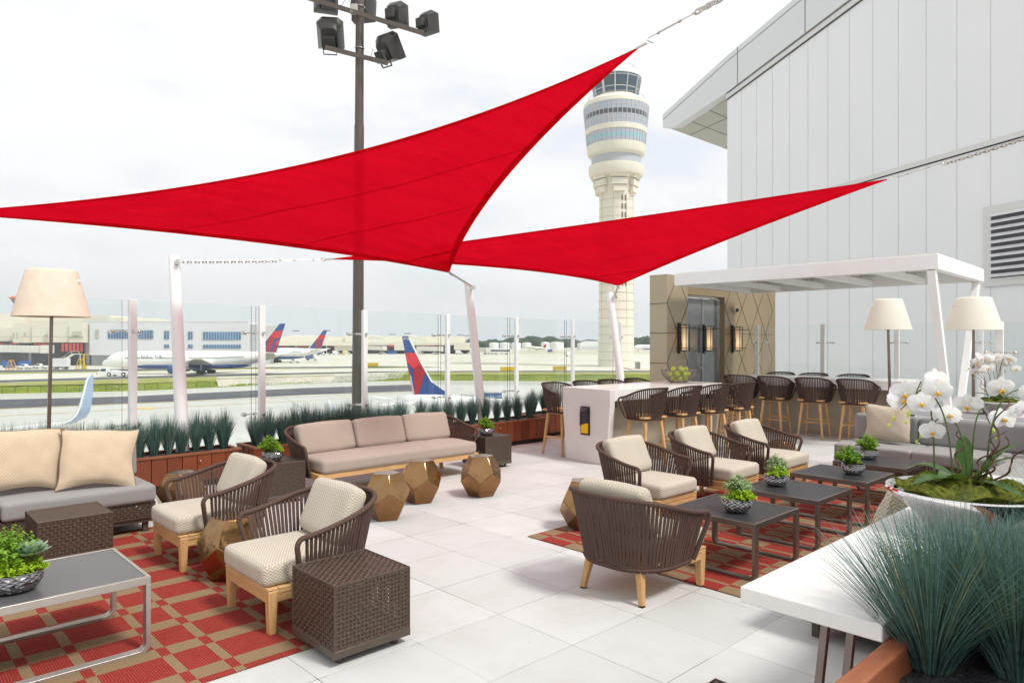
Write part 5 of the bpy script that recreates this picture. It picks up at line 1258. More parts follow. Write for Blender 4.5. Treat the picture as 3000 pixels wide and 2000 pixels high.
sheet('service_road', M['asphalt'], [(-1500, 1200), (0, 1170), (230, 1165), (400, 1160), (900, 1136), (1200, 1126), (1215, 1126)], [(-1500, 1240), (0, 1197), (400, 1181), (900, 1156), (1200, 1146), (1215, 1145.5)], ZN, xs=[-1500, -300, 0, 230, 400, 650, 900, 1100, 1215], dz=.015)
kerb = [(-1500, 1199), (0, 1168.5), (230, 1164), (400, 1159), (900, 1135), (1200, 1125), (1400, 1127), (1800, 1129), (2600, 1131)]
m = MB(); vs = []
xs = XS
for x in xs:
    p = g2(x, pol(kerb, x)-.8, ZN); q = p+Vector((FX, FY, 0))*1.2; vs += [p, p+Vector((0,0,.9)), q+Vector((0,0,.9)), q]
m.add(vs, [(4*i+k, 4*i+k+1, 4*i+5+k, 4*i+4+k) for i in range(len(xs)-1) for k in range(3)]); tag(m.build('barrier_wall', mat('pale barrier', (.62, .63, .57), .8)), 'long low concrete wall between the dark service road and the grass bank', 'wall')
yl = mat('yellow marking', (.62, .44, .16), .8)
sheet('road_marking', yl, [(-1500, 1240.3), (0, 1197.5), (1250, 1146)], [(-1500, 1241.5), (0, 1198.6), (1250, 1146.8)], ZN, xs=[-1500, 0, 600, 1250], dz=.03)
sheet('road_marking', yl, [(-1500, 1262), (0, 1218), (1050, 1165)], [(-1500, 1263.4), (0, 1219), (1050, 1165.7)], ZN, xs=[-1500, 0, 600, 1050], dz=.03)
sheet('road_marking', mat('orange marking', (.70, .46, .17), .8), [(395, 1193), (452, 1193.5)], [(395, 1198.5), (440, 1199)], ZN, xs=[398, 450], dz=.034)
sheet('apron_joint', mat('joint line', (.36, .36, .32), .9), [(825, 1160), (905, 1208)], [(826, 1160.7), (912, 1208.5)], ZN, xs=[826, 905], dz=.03)
# chain-link fence posts and rail along the bank foot
t = thing('chainlink_fence', 'dark low fence with thin posts along the foot of the grass bank', 'fence', g2(0, 1150, ZN)); o0 = g2(0, 1150, ZN)
m = MB(); rl = MB(); prev = None
for i in range(58):
    x = -260+i*38
    if 640 < x < 1170: prev = None; continue
    p = g2(x, pol(bot, x)+1.2, ZN)-o0; m.cyl(p, p+Vector((0,0,1.9)), .05, n=5)
    if prev is not None: rl.tube([prev+Vector((0,0,1.85)), p+Vector((0,0,1.85))], .022, 4); rl.tube([prev+Vector((0,0,.95)), p+Vector((0,0,.95))], .012, 4)
    prev = p
m.build('posts', mat('dark fence', (.05, .05, .045), .7), t); rl.build('rails', M['dark fence'], t)
# culvert walls and the white truss gantry
t = thing('culvert', 'concrete culvert cut into the grass bank with pipes and railings', 'culvert', g2(800, 1130, ZN)); o0 = g2(800, 1130, ZN); z0 = ZN
def cv(x, y, z=None): v = g2(x, y, ZN)-o0; return v+Vector((0,0,z or 0))
A_, B_, C_, D_ = g2(645, 1136.5, ZN)-o0, g2(1165, 1117, ZN)-o0, None, None
m = MB(); u = (B_-A_).normalized(); n = Vector((FX, FY, 0)); L = (B_-A_).length
m.prism([(0, 0), (-2.4, 2.2), (L*.86, 2.2), (L, 0)], lambda a, b, q: A_+u*a+Vector((0,0,b))+n*(q+b*2.0), -.8, 7); m.build('retaining_wall', M['worn concrete'], t)
m = MB(); m.tube([A_+u*(-2)+n*3.2+Vector((0,0,2.45)), A_+u*L*.60+n*3.2+Vector((0,0,2.35)), A_+u*L*.9+n*1+Vector((0,0,1.9))], .14, 6); m.build('top_rail', mat('rail white', (.72, .73, .68), .6), t)
m = MB()
for k in range(16): p = A_+u*(k*L/17+1)-n*1.0; m.box(p.x-.12, p.x+.12, p.y-.12, p.y+.12, 0, 1.4)
m.build('bollards', M['rail white'], t)
m = MB()
for k in (9, 10.5, 12, 20, 31, 33):
    P = [A_+u*(k+2.2*math.cos(a))-n*.2+Vector((0,0,.2+1.7*math.sin(a))) for a in (PI*i/8 for i in range(9))]; m.tube(P, .07, 5)
for z in (.5, 1.0): m.tube([A_+u*2-n*1+Vector((0,0,z)), A_+u*L-n*1+Vector((0,0,z))], .07, 5)
m.build('pipes', mat('galvanised', (.48, .48, .45), .5, .4), t)
ga, gb = g2(980, 1124, ZN), g2(1190, 1116, ZN); t = thing('truss_gantry', 'white lattice gantry lying along the bank left of the near aircraft tail', 'gantry', ga); d = gb-ga; L = d.length; u = d/L
m = MB()
for z, L_ in ((.8, L*.93), (2.3, L)):
    for q in (0, 1.1): m.tube([n*q+Vector((0,0,z)), u*L_+n*q+Vector((0,0,z+(.25 if z > 1 else 0)))], .075, 5)
k = 0; s = 0
while s < L-1.6:
    for q in (0, 1.1): m.tube([u*s+n*q+Vector((0,0,.8)), u*(s+1.5)+n*q+Vector((0,0,2.3))], .05, 4); m.tube([u*(s+1.5)+n*q+Vector((0,0,.8)), u*s+n*q+Vector((0,0,2.3))], .05, 4); m.tube([u*s+n*q+Vector((0,0,.0 if k % 3 == 0 else .8)), u*s+n*q+Vector((0,0,2.3))], .06, 4)
    s += 1.5; k += 1
m.build('lattice', M['rail white'], t)
# ------------------------------------------------------------------ floodlight mast beyond the glass
fb = far((1043-1500)/2055*22, 22, ZN); t = thing('floodlight_mast', 'tall bronze floodlight mast beyond the glass fence with six square floodlights', 'light mast', fb)
H0 = -ZN
def hz(py): return EYE-(py-1002)/2055*22-ZN
zt_ = hz(-120); m = MB(); lean = Vector((RX*.13, RY*.13, 0))
def ax_(z): return lean*(z/zt_)
m.tube([ax_(0), ax_(hz(368))+Vector((0,0,hz(368)))], [.215, .150], 28); m.tube([ax_(hz(368))+Vector((0,0,hz(368)-.01)), ax_(zt_)+Vector((0,0,zt_))], [.138, .122], 28); m.build('pole', M['bronze pole'], t, True, 40)
def rel(px, py, dd=0): d = 22+dd; X = (px-1500)/2055*d; v = far(X, d); v.z = EYE-(py-1002)/2055*d; return v-fb
def arm(a, b, name='crossarm'):
    m = MB(); m.bar(a, b, .06, .135); m.build(name, M['bronze pole'], t, bev=.004)
arm(rel(953, 139, -.35), rel(1137, 186, -.35)); arm(rel(895, -8, -.35), rel(1240, 98, -.35))
m = MB()
for py in (20, 42, 142, 168):
    c = rel(1054, py); c = ax_(c.z)+Vector((0,0,c.z)); m.tube([c+Vector((math.cos(a), math.sin(a), 0))*.150+Vector((0,0,.02*math.sin(a))) for a in (2*PI*i/24 for i in range(24))], .014, 6, closed=True)
m.build('clamp_rings', M['steel'], t, True)
m = MB(); c = rel(1037, 28, -.3); m.box(c.x-.11, c.x+.11, c.y-.08, c.y+.08, c.z-.14, c.z+.14, rz=RZF); m.build('junction_box', mat('box grey', (.42, .41, .37), .5, .2), t, bev=.01)
def floodlight(c, face, s=1.0, dn=.0):
    """hood opening along `face`; ballast box behind"""
    f = Vector(face).normalized(); up = Vector((0,0,1)); r = f.cross(up).normalized(); u = r.cross(f).normalized(); c = Vector(c); w, h, dpt = .34*s, .34*s, .42*s
    def P(a, b, q): return c+r*a+u*b+f*q
    m = MB(); bk = [(-w*.62, -h*.7), (w*.62, -h*.7), (w*.62, h*.7), (-w*.62, h*.7)]; fr = [(-w, -h), (w, -h), (w, h*.95), (w*.6, h*1.25), (-w*.6, h*1.25), (-w, h*.95)]
    b6 = [(-w*.62, -h*.7), (w*.62, -h*.7), (w*.62, h*.5), (w*.4, h*.75), (-w*.4, h*.75), (-w*.62, h*.5)]
    vs = [P(a, b, 0) for a, b in b6]+[P(a, b, dpt*.55) for a, b in fr]+[P(a, b, dpt*1.1) for a, b in fr]
    m.add(vs, [(5,4,3,2,1,0)]+[(i, (i+1) % 6, 6+(i+1) % 6, 6+i) for i in range(6)]+[(6+i, 6+(i+1) % 6, 12+(i+1) % 6, 12+i) for i in range(6)])
    o = m.build('floodlight', M['floodlight paint'], t, bev=.004)
    m = MB(); m.add([P(a, b, dpt*.9) for a, b in fr], [(0,1,2,3,4,5)]); m.build('lens', mat('lens', (.35, .36, .36), .15, .3), o)
    m = MB(); vs = [P(a*w*.42, b*h*.42-h*.2, q) for q in (-.26*s, .0) for a, b in ((-1,-1),(1,-1),(1,1),(-1,1))]; m.add(vs, [(3,2,1,0),(4,5,6,7),(0,1,5,4),(1,2,6,5),(2,3,7,6),(3,0,4,7)]); m.build('ballast', M['floodlight paint'], o, bev=.01)
    m = MB()
    for k in range(6): q = -.25*s+k*.045*s; m.bar(P(-w*.44, -h*.63, q), P(w*.44, -h*.63, q), .012, .05)
    for sd in (-1, 1): m.bar(P(sd*w*.55, -h*.1, -.08*s), P(sd*w*.5, -h*1.15, -.08*s), .02, .045)
    m.bar(P(-w*.5, -h*1.15, -.08*s), P(w*.5, -h*1.15, -.08*s), .045, .02); m.build('yoke', M['black iron'], o)
fwd = Vector((FX, FY, 0)); rgt = Vector((RX, RY, 0))
floodlight(rel(965, 113, -.1), fwd*.8-rgt*.1+Vector((0,0,.62)), 1.18)
floodlight(rel(1124, 153, -.1), fwd*.75+rgt*.5+Vector((0,0,.6)), 1.1)
floodlight(rel(1150, 38, -.1), fwd*.95+rgt*.35+Vector((0,0,.10)), .96)
floodlight(rel(1240, 64, -.1), fwd*.8+rgt*.55+Vector((0,0,.10)), .88)
floodlight(rel(1052, 12, .7), fwd*.9+rgt*.2+Vector((0,0,-.1)), 1.1)
floodlight(rel(957, -10, 0), fwd*.9-rgt*.3+Vector((0,0,.1)), 1.1)
m = MB(); m.tube([rel(1182, 75, .2), rel(1192, -30, .2)], .012, 5); m.build('antenna', M['white paint'], t)
for (p_, q_) in (((985, 125), (1000, 143)), ((1100, 160), (1086, 168)), ((1000, 18), (1030, 12))):
    a, b = rel(*p_, -.45), rel(*q_, -.4); m = MB(); m.tube([a, a.lerp(b, .5)+Vector((0,0,.22)), b], .008, 5); m.build('cable', M['black iron'], t, True)
# ------------------------------------------------------------------ control tower
TD = 282.0; tc = far((1805-1500)/2055*TD, TD, ZN); t = thing('control_tower', 'tall cream airport control tower between the two red sails', 'tower', tc)
def tz(py): return EYE-(py-1002)*TD/2055-ZN
cream = mat('tower cream', (.72, .68, .57), .8, 0, .05, .35); creamd = mat('tower cream panel', (.70, .66, .55), .8, 0, .05, .4); g1 = mat('tower glazing', (.42, .45, .50), .25, .1); dk = mat('dark glazing', (.09, .09, .10), .2); mul = mat('mullion', (.52, .53, .54), .5)
m = MB(); m.lathe([(7.2, 0), (6.9, tz(850)), (6.7, tz(571)), (7.4, tz(540)), (8.6, tz(513))], 40); m.build('shaft', cream, t, True, 30)
m = MB(); z = 4.0
while z < tz(575): r = 7.2-.5*z/tz(571); m.lathe([(r+.05, z), (r+.05, z+.22)], 40); z += 3.35
for a in (.4, 1.2, 2.0, 2.8, 3.6, 4.4, 5.2, 6.0):
    aa = AR+a; m.bar((7.05*math.cos(aa), 7.05*math.sin(aa), 0), (6.72*math.cos(aa), 6.72*math.sin(aa), tz(575)), .2, .2)
m.build('panel_joints', mat('tower joint', (.52, .47, .36), .9), t)
va = math.atan2(-FY, -FX)    # direction that faces the terrace
m = MB()
for py in range(1010, 560, -1):
    pass
z = tz(840)
while z < tz(585):
    for dx in (.22, .42):
        a = va+dx; r = 6.98-.4*z/tz(571); c = Vector((math.cos(a)*r, math.sin(a)*r, z)); m.box(c.x-.28, c.x+.28, c.y-.28, c.y+.28, z, z+2.1, rz=a)
    z += 3.35
m.build('slot_windows', mat('slot dark', (.16, .13, .10), .5), t)
m = MB()
for k in range(6):
    a = va+k*PI/3+.02
    for j, (w, zz, r) in enumerate(((3.6, tz(512), 8.3), (3.1, tz(533), 7.7), (2.4, tz(552), 7.2))): c = Vector((math.cos(a)*r, math.sin(a)*r)); m.box(c.x-.7, c.x+.9, c.y-w, c.y+w, zz-2.6, zz-.05*j, rz=a, piv=(c.x, c.y))
m.build('corbels', creamd, t, bev=.1)
m = MB(); m.lathe([(8.4, tz(528)), (10.4, tz(520)), (11.0, tz(510)), (11.0, tz(490)), (9.9, tz(488))], 48); m.build('collar_ring', cream, t, True, 30)
m = MB(); m.lathe([(9.9, tz(489)), (9.9, tz(462))], 48); m.build('neck', mat('tower grey', (.42, .44, .46), .5), t, True)
m = MB(); m.lathe([(9.6, tz(466)), (11.2, tz(458)), (11.6, tz(450)), (11.8, tz(433)), (11.2, tz(432))], 48); m.build('lower_ring', cream, t, True, 30)
m = MB(); m.lathe([(11.5, tz(433)), (12.0, tz(400))], 48); m.build('lower_glazing', g1, t, True)
m = MB(); m.lathe([(11.65, tz(423)), (11.85, tz(411))], 48); m.build('teal_windows', mat('teal glass', (.28, .50, .56), .2), t, True)
m = MB(); m.lathe([(12.0, tz(400)), (12.25, tz(399)), (12.4, tz(385)), (12.2, tz(384))], 48); m.build('middle_band', cream, t, True, 30)
m = MB(); m.lathe([(12.2, tz(384)), (13.0, tz(322))], 48); m.build('upper_glazing', g1, t, True)
m = MB(); m.lathe([(12.62, tz(358)), (12.78, tz(346))], 48); m.build('window_band', dk, t, True)
m = MB(); m.lathe([(13.0, tz(323)), (13.15, tz(322)), (13.0, tz(311)), (11.2, tz(302)), (10.5, tz(298)), (8.6, tz(296))], 48); m.build('upper_ring', cream, t, True, 30)
m = MB()
for k in range(44):
    a = 2*PI*k/44; m.bar((12.22*math.cos(a), 12.22*math.sin(a), tz(384)), (13.04*math.cos(a), 13.04*math.sin(a), tz(322)), .22, .22); m.bar((11.6*math.cos(a), 11.6*math.sin(a), tz(433)), (12.05*math.cos(a), 12.05*math.sin(a), tz(400)), .22, .22)
for py, r in ((334, 12.9), (371, 12.45)): m.lathe([(r+.05, tz(py)), (r+.06, tz(py)+.2)], 48, cap=False)
m.build('mullions', mul, t)
m = MB(); m.lathe([(8.5, tz(296)), (8.5, tz(289))], 40); m.build('cab_base', cream, t, True)
m = MB(); m.lathe([(8.6, tz(289)), (9.9, tz(237))], 24); m.build('cab_glass', mat('cab glass', (.045, .075, .095), .1, spec=.7), t)
m = MB()
for k in range(12):
    a = 2*PI*k/12+.1; m.bar((8.65*math.cos(a), 8.65*math.sin(a), tz(289)), (9.98*math.cos(a), 9.98*math.sin(a), tz(236)), .35 if k % 3 else 1.0, .3)
for py, r in ((274, 8.98), (243, 9.76)): m.lathe([(r+.05, tz(py)), (r+.07, tz(py)+.3)], 24, cap=False)
m.build('cab_mullions', mul, t)
m = MB(); m.lathe([(10.1, tz(237)), (10.2, tz(233)), (9.3, tz(222)), (7.9, tz(214)), (4.5, tz(212)), (4.3, tz(204)), (2.0, tz(203))], 36); m.build('cab_roof', mat('roof white', (.74, .74, .72), .5), t, True, 30)
m = MB(); R_ = 8.2
for k in range(36): a = 2*PI*k/36; m.cyl((R_*math.cos(a), R_*math.sin(a), tz(216)), (R_*math.cos(a), R_*math.sin(a), tz(208)), .05, n=4)
m.tube([(R_*math.cos(2*PI*k/36), R_*math.sin(2*PI*k/36), tz(208)) for k in range(36)], .06, 4, closed=True)
for a, h in ((AR, 30), (AR+2, 20), (AR+.6, 16)): m.cyl((3.5*math.cos(a)*2, 3.5*math.sin(a)*2, tz(212)), (7*math.cos(a), 7*math.sin(a), tz(212)+h*.13*1.1), .06, n=4)
for k in range(40): a = 2*PI*k/40; m.cyl((11.2*math.cos(a), 11.2*math.sin(a), tz(300)), (11.2*math.cos(a), 11.2*math.sin(a), tz(293)), .06, n=4)
m.tube([(11.2*math.cos(2*PI*k/40), 11.2*math.sin(2*PI*k/40), tz(293)) for k in range(40)], .07, 4, closed=True)
m.build('railings_and_aerials', mat('rail grey', (.40, .40, .40), .6), t)
m = MB(); m.lathe([(9, -.0), (9, 26)], 8, (0, 0, 0)); 
# ------------------------------------------------------------------ aircraft
blue = mat('livery blue', (.030, .075, .24), .3, spec=.5); red = mat('livery red', (.62, .03, .04), .3, spec=.5); dred = mat('livery dark red', (.36, .02, .03), .3, spec=.5); wht = mat('aircraft white', (.82, .82, .80), .3, spec=.5); tyre = mat('tyre', (.02, .02, .02), .7); gmet = mat('engine metal', (.36, .36, .36), .35, .8); cabin = mat('cabin window', (.05, .055, .07), .3)
def fin_art(t, F, th, dec=True):
    """F(a,b,q): a along the chord 0-1, b up the fin 0-1, q sideways"""
    m = MB(); pts = [(0, 0), (1, 0), (1, 1), (0, 1)]
    m.cur = 0; m.add([F(a, b, s*th*(1-.5*b)) for s in (-1, 1) for a, b in pts], [(0,1,2,3),(7,6,5,4),(0,4,5,1),(1,5,6,2),(2,6,7,3),(3,7,4,0)]); m.build('tail_fin', blue, t)
    m = MB(); e = th*1.0+.03
    for s in (-1, 1):
        def poly(mm, L): mm.add([F(a, b, s*(th*(1-.5*b)+.03)) for a, b in L], [tuple(range(len(L)))])
        poly(m, [(.10, .74), (1.0, .78), (.97, .55), (.60, .50), (.04, .60)]) ; poly(m, [(1.0, .50), (.78, .40), (.97, .28)])
    m.build('tail_art_red', red, t)
    m = MB()
    for s in (-1, 1):
        def poly(mm, L): mm.add([F(a, b, s*(th*(1-.5*b)+.035)) for a, b in L], [tuple(range(len(L)))])
        poly(m, [(.04, .59), (.59, .495), (.66, .30), (.70, .0), (.55, .0), (.22, .40)]); poly(m, [(.79, .39), (.96, .27), (.99, .0), (.82, .0)])
    m.build('tail_art_dark_red', dred, t)
def aircraft(label, loc, heading, L, Rf, zc, detail=True, wingspan=46, fin_h=9.4, group='airliners with blue and red tails', name='aircraft', textsz=1.5):
    """nose at local x=0, tail at x=L, y to the side seen, z up; zc fuselage axis height"""
    t = thing(name, label, 'aircraft', loc, heading, group)
    prof = [(0, 0, -.5), (.012, .28, -.42), (.03, .50, -.30), (.06, .74, -.14), (.09, .90, -.04), (.125, 1, 0), (.62, 1, 0), (.72, .93, .06), (.82, .72, .22), (.91, .46, .42), (.97, .24, .55), (1, .10, .62)]
    m = MB(); n = 24; vs = []
    for f, r, dz in prof:
        for k in range(n): a = 2*PI*k/n; vs.append((L*f, Rf*r*math.cos(a)*.98, zc+Rf*(dz+r*math.sin(a))))
    fs = [(i*n+k, (i+1)*n+k, (i+1)*n+(k+1) % n, i*n+(k+1) % n) for i in range(len(prof)-1) for k in range(n)]+[tuple(range(n)), tuple(range((len(prof)-1)*n, len(prof)*n))[::-1]]
    m.add(vs, fs); m.build('fuselage', wht, t, True, 60)
    m = MB(); m.lathe([(.001, 0), (Rf*.8, .06), (Rf*.98, .16), (Rf*1.0, .5), (Rf*.95, .84), (.3, 1.0)], 20, sy=.42); m.v = [(L*(.16+.66*z), y0_*1.0, zc-Rf*.72+(-x0_)*.36) for x0_, y0_, z in [(v[1]/.42, v[0]*.86, v[2]) for v in m.v]]; m.build('belly_fairing', blue, t, True)
    for s in (-1, 1):
        m = MB(); r0 = .455*L; m.add([(r0-5*s*0, s*Rf*.8, zc-Rf*.55), (r0+9.5, s*Rf*.8, zc-Rf*.55), (r0+15.2, s*wingspan/2, zc+.7), (r0+13.2, s*wingspan/2, zc+.7), (r0, s*Rf*.8, zc-Rf*.55+.75), (r0+9.5, s*Rf*.8, zc-Rf*.55+.25), (r0+15.2, s*wingspan/2, zc+.78), (r0+13.2, s*wingspan/2, zc+.82)], [(0,1,2,3),(7,6,5,4),(0,4,5,1),(1,5,6,2),(2,6,7,3),(3,7,4,0)]); m.build('wing', wht, t)
        m = MB(); m.add([(L*.86, s*Rf*.4, zc+Rf*.45), (L*.955, s*Rf*.3, zc+Rf*.5), (L*.995, s*9, zc+Rf*.85), (L*.965, s*9, zc+Rf*.85), (L*.86, s*Rf*.4, zc+Rf*.45+.4), (L*.955, s*Rf*.3, zc+Rf*.5+.1), (L*.995, s*9, zc+Rf*.9), (L*.965, s*9, zc+Rf*.9)], [(0,1,2,3),(7,6,5,4),(0,4,5,1),(1,5,6,2),(2,6,7,3),(3,7,4,0)]); m.build('tailplane', wht, t)
        ex, ey = r0+.2, s*7.9; m = MB(); m.tube([(ex-1.2, ey, zc-Rf*1.02), (ex-.9, ey, zc-Rf*1.02), (ex+1.5, ey, zc-Rf*1.02), (ex+3.4, ey, zc-Rf*1.0)], [1.15, 1.32, 1.32, 1.05], 18); m.build('engine', blue, t, True, 50)
        m = MB(); m.tube([(ex+3.4, ey, zc-Rf*1.0), (ex+5.0, ey, zc-Rf*.97)], [.88, .62], 14); m.cyl((ex+5.0, ey, zc-Rf*.97), (ex+6.1, ey, zc-Rf*.97), .42, .12, 12); m.build('engine_nozzle', gmet, t, True, 50)
        m = MB(); m.box(ex+.5, ex+4.6, ey-.2, ey+.2, zc-Rf*.72, zc-Rf*.25); m.build('engine_pylon', wht, t)
        gx = .572*L; m = MB(); m.cyl((gx, s*3.6, zc-Rf*.5), (gx, s*3.6, .7), .2, n=8)
        m.build('gear_strut', gmet, t)
        for ddx in (-.62, .62):
            for ddy in (-.4, .4): m = MB(); m.cyl((gx+ddx, s*3.6+ddy-.2, .58), (gx+ddx, s*3.6+ddy+.2, .58), .58, n=16); m.build('wheel', tyre, t, True, 40)
    m = MB(); m.cyl((.115*L, 0, zc-Rf*.8), (.115*L, 0, .5), .12, n=8); m.build('gear_strut', gmet, t)
    for ddy in (-.28, .28): m = MB(); m.cyl((.115*L, ddy-.12, .42), (.115*L, ddy+.12, .42), .42, n=14); m.build('wheel', tyre, t, True, 40)
    z1 = zc+Rf*.62; z2 = z1+fin_h
    def F(a, b, q): x0 = L*.835+b*L*.138; x1 = L*.95+b*L*.055; return (x0+(x1-x0)*a, q, z1+(z2-z1)*b)
    fin_art(t, F, .28)
    m = MB(); m.add([F(-.02, b, s*.33*(1-.4*b)) for b in (0, 1) for s in (-1, 1)]+[F(.06, b, s*.33*(1-.4*b)) for b in (0, 1) for s in (-1, 1)], [(0,1,3,2),(4,6,7,5),(0,2,6,4),(1,5,7,3)]); m.build('fin_leading_edge', wht, t)
    if detail:
        for s in (-1, 1):
            m = MB(); x = .155*L
            while x < .80*L:
                if not (.30*L < x < .322*L or .47*L < x < .50*L): yy = s*(Rf*.98 if x < .66*L else Rf*.98*(1-(x/L-.66)*.9)); m.box(x-.13, x+.13, yy-.03, yy+.03, zc+Rf*.16-.02+(max(0, x/L-.66)*3.2), zc+Rf*.16+.30+(max(0, x/L-.66)*3.2))
                x += .54
            m.build('cabin_windows', cabin, t)
            m = MB(); 
            for (xa, xb) in ((1.55, 2.25), (2.38, 2.95), (3.08, 3.6)): 
                ra = lambda x: Rf*(.50+(x-1.65)*.145); m.add([(xa, s*ra(xa)*.86, zc+Rf*.02), (xb, s*ra(xb)*.92, zc+Rf*.05), (xb+.1, s*ra(xb)*.78, zc+Rf*.30), (xa+.45, s*ra(xa)*.62, zc+Rf*.28)], [(0,1,2,3)])
            m.build('cockpit_windows', cabin, t)
    return t
# aircraft face left in the photo: nose at px 298, axis to the right
ac = far((298-1500)/2055*215, 215, ZF)
d1 = aircraft('white and blue airliner being towed across the middle distance, the closer of two', ac, RZF, 56.0, 2.62, 4.35)
mtx = Matrix.Translation((16.6, -2.61, 5.25)) @ Matrix.Rotation(rad(90), 4, 'X')
text('DELTA', 1.55, mat('title grey', (.22, .23, .30), .5), d1, 'title_lettering', .03, 1.55, mtx)
dup(d1, far((613-1500)/2055*335, 335, ZF), RZF, 'white airliner parked beyond the towed one, only its tail end showing')
# near aircraft: only its tail and wing tips rise above the planters
NA = 82.0; na = far((1258-1500)/2055*NA, NA, ZN); t = thing('aircraft', 'near airliner whose blue and red tail rises right of the floodlight mast, before the bank', 'aircraft', na, 0, 'airliners with blue and red tails')
def nl(px, py, dd=0, q=0): d = NA+dd; X = (px-1500)/2055*d+q; v = far(X, d); v.z = EYE-(py-1002)/2055*d; return v-na
rel_ = nl
th = .22
LE = [(1198, 985), (1252, 1097), (1268, 1122), (1290, 1145), (1330, 1162)]; TE = [(1178, 987), (1210, 1158)]
out_l = [(1178, 987), (1181, 984), (1196, 984), (1200, 990), (1234, 1062), (1254, 1100), (1268, 1121), (1296, 1141), (1332, 1162), (1210, 1160)]
m = MB(); m.prism(out_l, lambda a, b, q: nl(a, b, q), -th, th); m.build('tail_fin', blue, t)
def art(L, mt, nm, q=-th-.02):
    m = MB(); m.prism(L, lambda a, b, s: nl(a, b, s), q-.02, q); m.build(nm, mt, t)
art([(1189, 1033), (1219, 1033), (1234, 1061), (1212, 1081), (1194, 1063)], red, 'tail_art_red')
art([(1234, 1062), (1247, 1089), (1224, 1158), (1215, 1158), (1211, 1082)], dred, 'tail_art_dark_red', -th-.022)
art([(1196, 1069), (1203, 1098), (1199, 1098)], red, 'tail_art_red')
art([(1200, 1099), (1204, 1099), (1215, 1158), (1210, 1158)], mat('rudder pale', (.55, .42, .42), .4), 'rudder_tab')
art([(1200, 988), (1204, 992), (1235, 1060), (1260, 1104), (1270, 1121), (1264, 1120), (1232, 1063), (1196, 990)], wht, 'fin_leading_edge', -th-.03)
mt = Matrix.Translation(nl(1192, 992, -.26)) @ Matrix((( RX, 0, -FX, 0), (RY, 0, -FY, 0), (0, 1, 0, 0), (0, 0, 0, 1)))
text('3728', .42, wht, t, 'tail_number', .01, 1.1, mt)
# fuselage heading away to the right, along the line seen
fdir = (Vector((RX, RY, 0))*.93-Vector((FX, FY, 0))*.36).normalized(); tailp = nl(1190, 1166); m = MB(); P = [tailp+fdir*s+Vector((0,0,dz)) for s, dz in ((0, 0), (1.5, -.25), (4, -.6), (8, -1.15), (12, -1.55), (18, -1.7), (36, -1.7))]; m.tube(P, [.35, .75, 1.15, 1.6, 1.85, 1.88, 1.88], 20); m.build('fuselage', wht, t, True, 60)
m = MB(); w0, w1 = nl(1215, 1178, -.6), nl(1085, 1160, 5); m.add([w0+Vector((0,0,.12)), w0-fdir*2.2, w1, w1+fdir*1.0, w0-Vector((0,0,.12)), w0-fdir*2.2-Vector((0,0,.05)), w1-Vector((0,0,.06)), w1+fdir-Vector((0,0,.06))], [(0,1,2,3),(7,6,5,4),(0,4,5,1),(1,5,6,2),(2,6,7,3),(3,7,4,0)]); m.build('tailplane', wht, t)
m = MB(); w0, w1 = nl(1225, 1178, -.6), nl(1105, 1186, -7); m.add([w0+Vector((0,0,.15)), w0-fdir*2.6, w1, w1+fdir*.9, w0-Vector((0,0,.15)), w0-fdir*2.6-Vector((0,0,.05)), w1-Vector((0,0,.08)), w1+fdir*.9-Vector((0,0,.08))], [(0,1,2,3),(7,6,5,4),(0,4,5,1),(1,5,6,2),(2,6,7,3),(3,7,4,0)]); m.build('tailplane', wht, t)
for (x0, q) in ((9, 0),):
    m = MB(); p = tailp+fdir*20+Vector((0, 0, -5)); m.cyl(p, p+Vector((0,0,3.2)), .15); m.build('gear_strut', gmet, t)
# winglets of parked aircraft just below the terrace
def winglet(label, pts, D, wroot, lean):
    """pts: outline centreline in photo pixels from the tip down to the wing"""
    o0 = P3(*pts[-1][:2], D); t = thing('aircraft', label, 'aircraft', (o0.x, o0.y, ZN), 0, 'parked aircraft winglets'); off = Vector((o0.x, o0.y, ZN)); m = MB(); vs = []
    for px, py, w in pts:
        c = P3(px, py, D)-off; ch = Vector((FX, FY, 0))*w*.5
        vs += [c-ch-rgt*.0, c+rgt*.10, c+ch, c-rgt*.02]
    m.add(vs, [(4*i+k, 4*i+(k+1) % 4, 4*i+4+(k+1) % 4, 4*i+4+k) for i in range(len(pts)-1) for k in range(4)]+[(0,1,2,3)]); m.build('winglet', mat('winglet blue', (.40, .52, .74), .3), t, True, 40)
    m = MB(); vs = []
    for px, py, w in pts[:]:
        c = P3(px, py, D)-off; ch = Vector((FX, FY, 0))*w*.5; vs += [c-ch+rgt*.04, c-ch+rgt*(.04+.035*w+.08)]
    m.add(vs, [(2*i, 2*i+1, 2*i+3, 2*i+2) for i in range(len(pts)-1)]); m.build('winglet_edge', wht, t)
    a = P3(*pts[-1][:2], D)-off; m = MB(); b = a-rgt*wroot*lean+Vector((0,0,-1.2)); ch = Vector((FX, FY, 0)); m.add([a-ch*.7, a+ch*.7, b+ch*2.2, b-ch*2.2, a-ch*.7-Vector((0,0,.12)), a+ch*.7-Vector((0,0,.12)), b+ch*2.2-Vector((0,0,.6)), b-ch*2.2-Vector((0,0,.6))], [(0,1,2,3),(7,6,5,4),(0,4,5,1),(1,5,6,2),(2,6,7,3),(3,7,4,0)]); m.build('wing', wht, t)
winglet('upswept pale blue winglet of a parked aircraft at the left, beside the lamp stem', [(267, 1098, .5), (262, 1112, .8), (257, 1150, 1.1), (249, 1188, 1.3), (240, 1212, 1.5), (226, 1227, 1.7), (208, 1235, 1.9)], 42, 12, 1)
winglet('small grey-blue winglet tip showing over the grass tufts near the mast', [(960, 1171, .3), (966, 1180, .6), (973, 1196, .8), (982, 1214, 1.0), (992, 1226, 1.2)], 48, 6, -1)
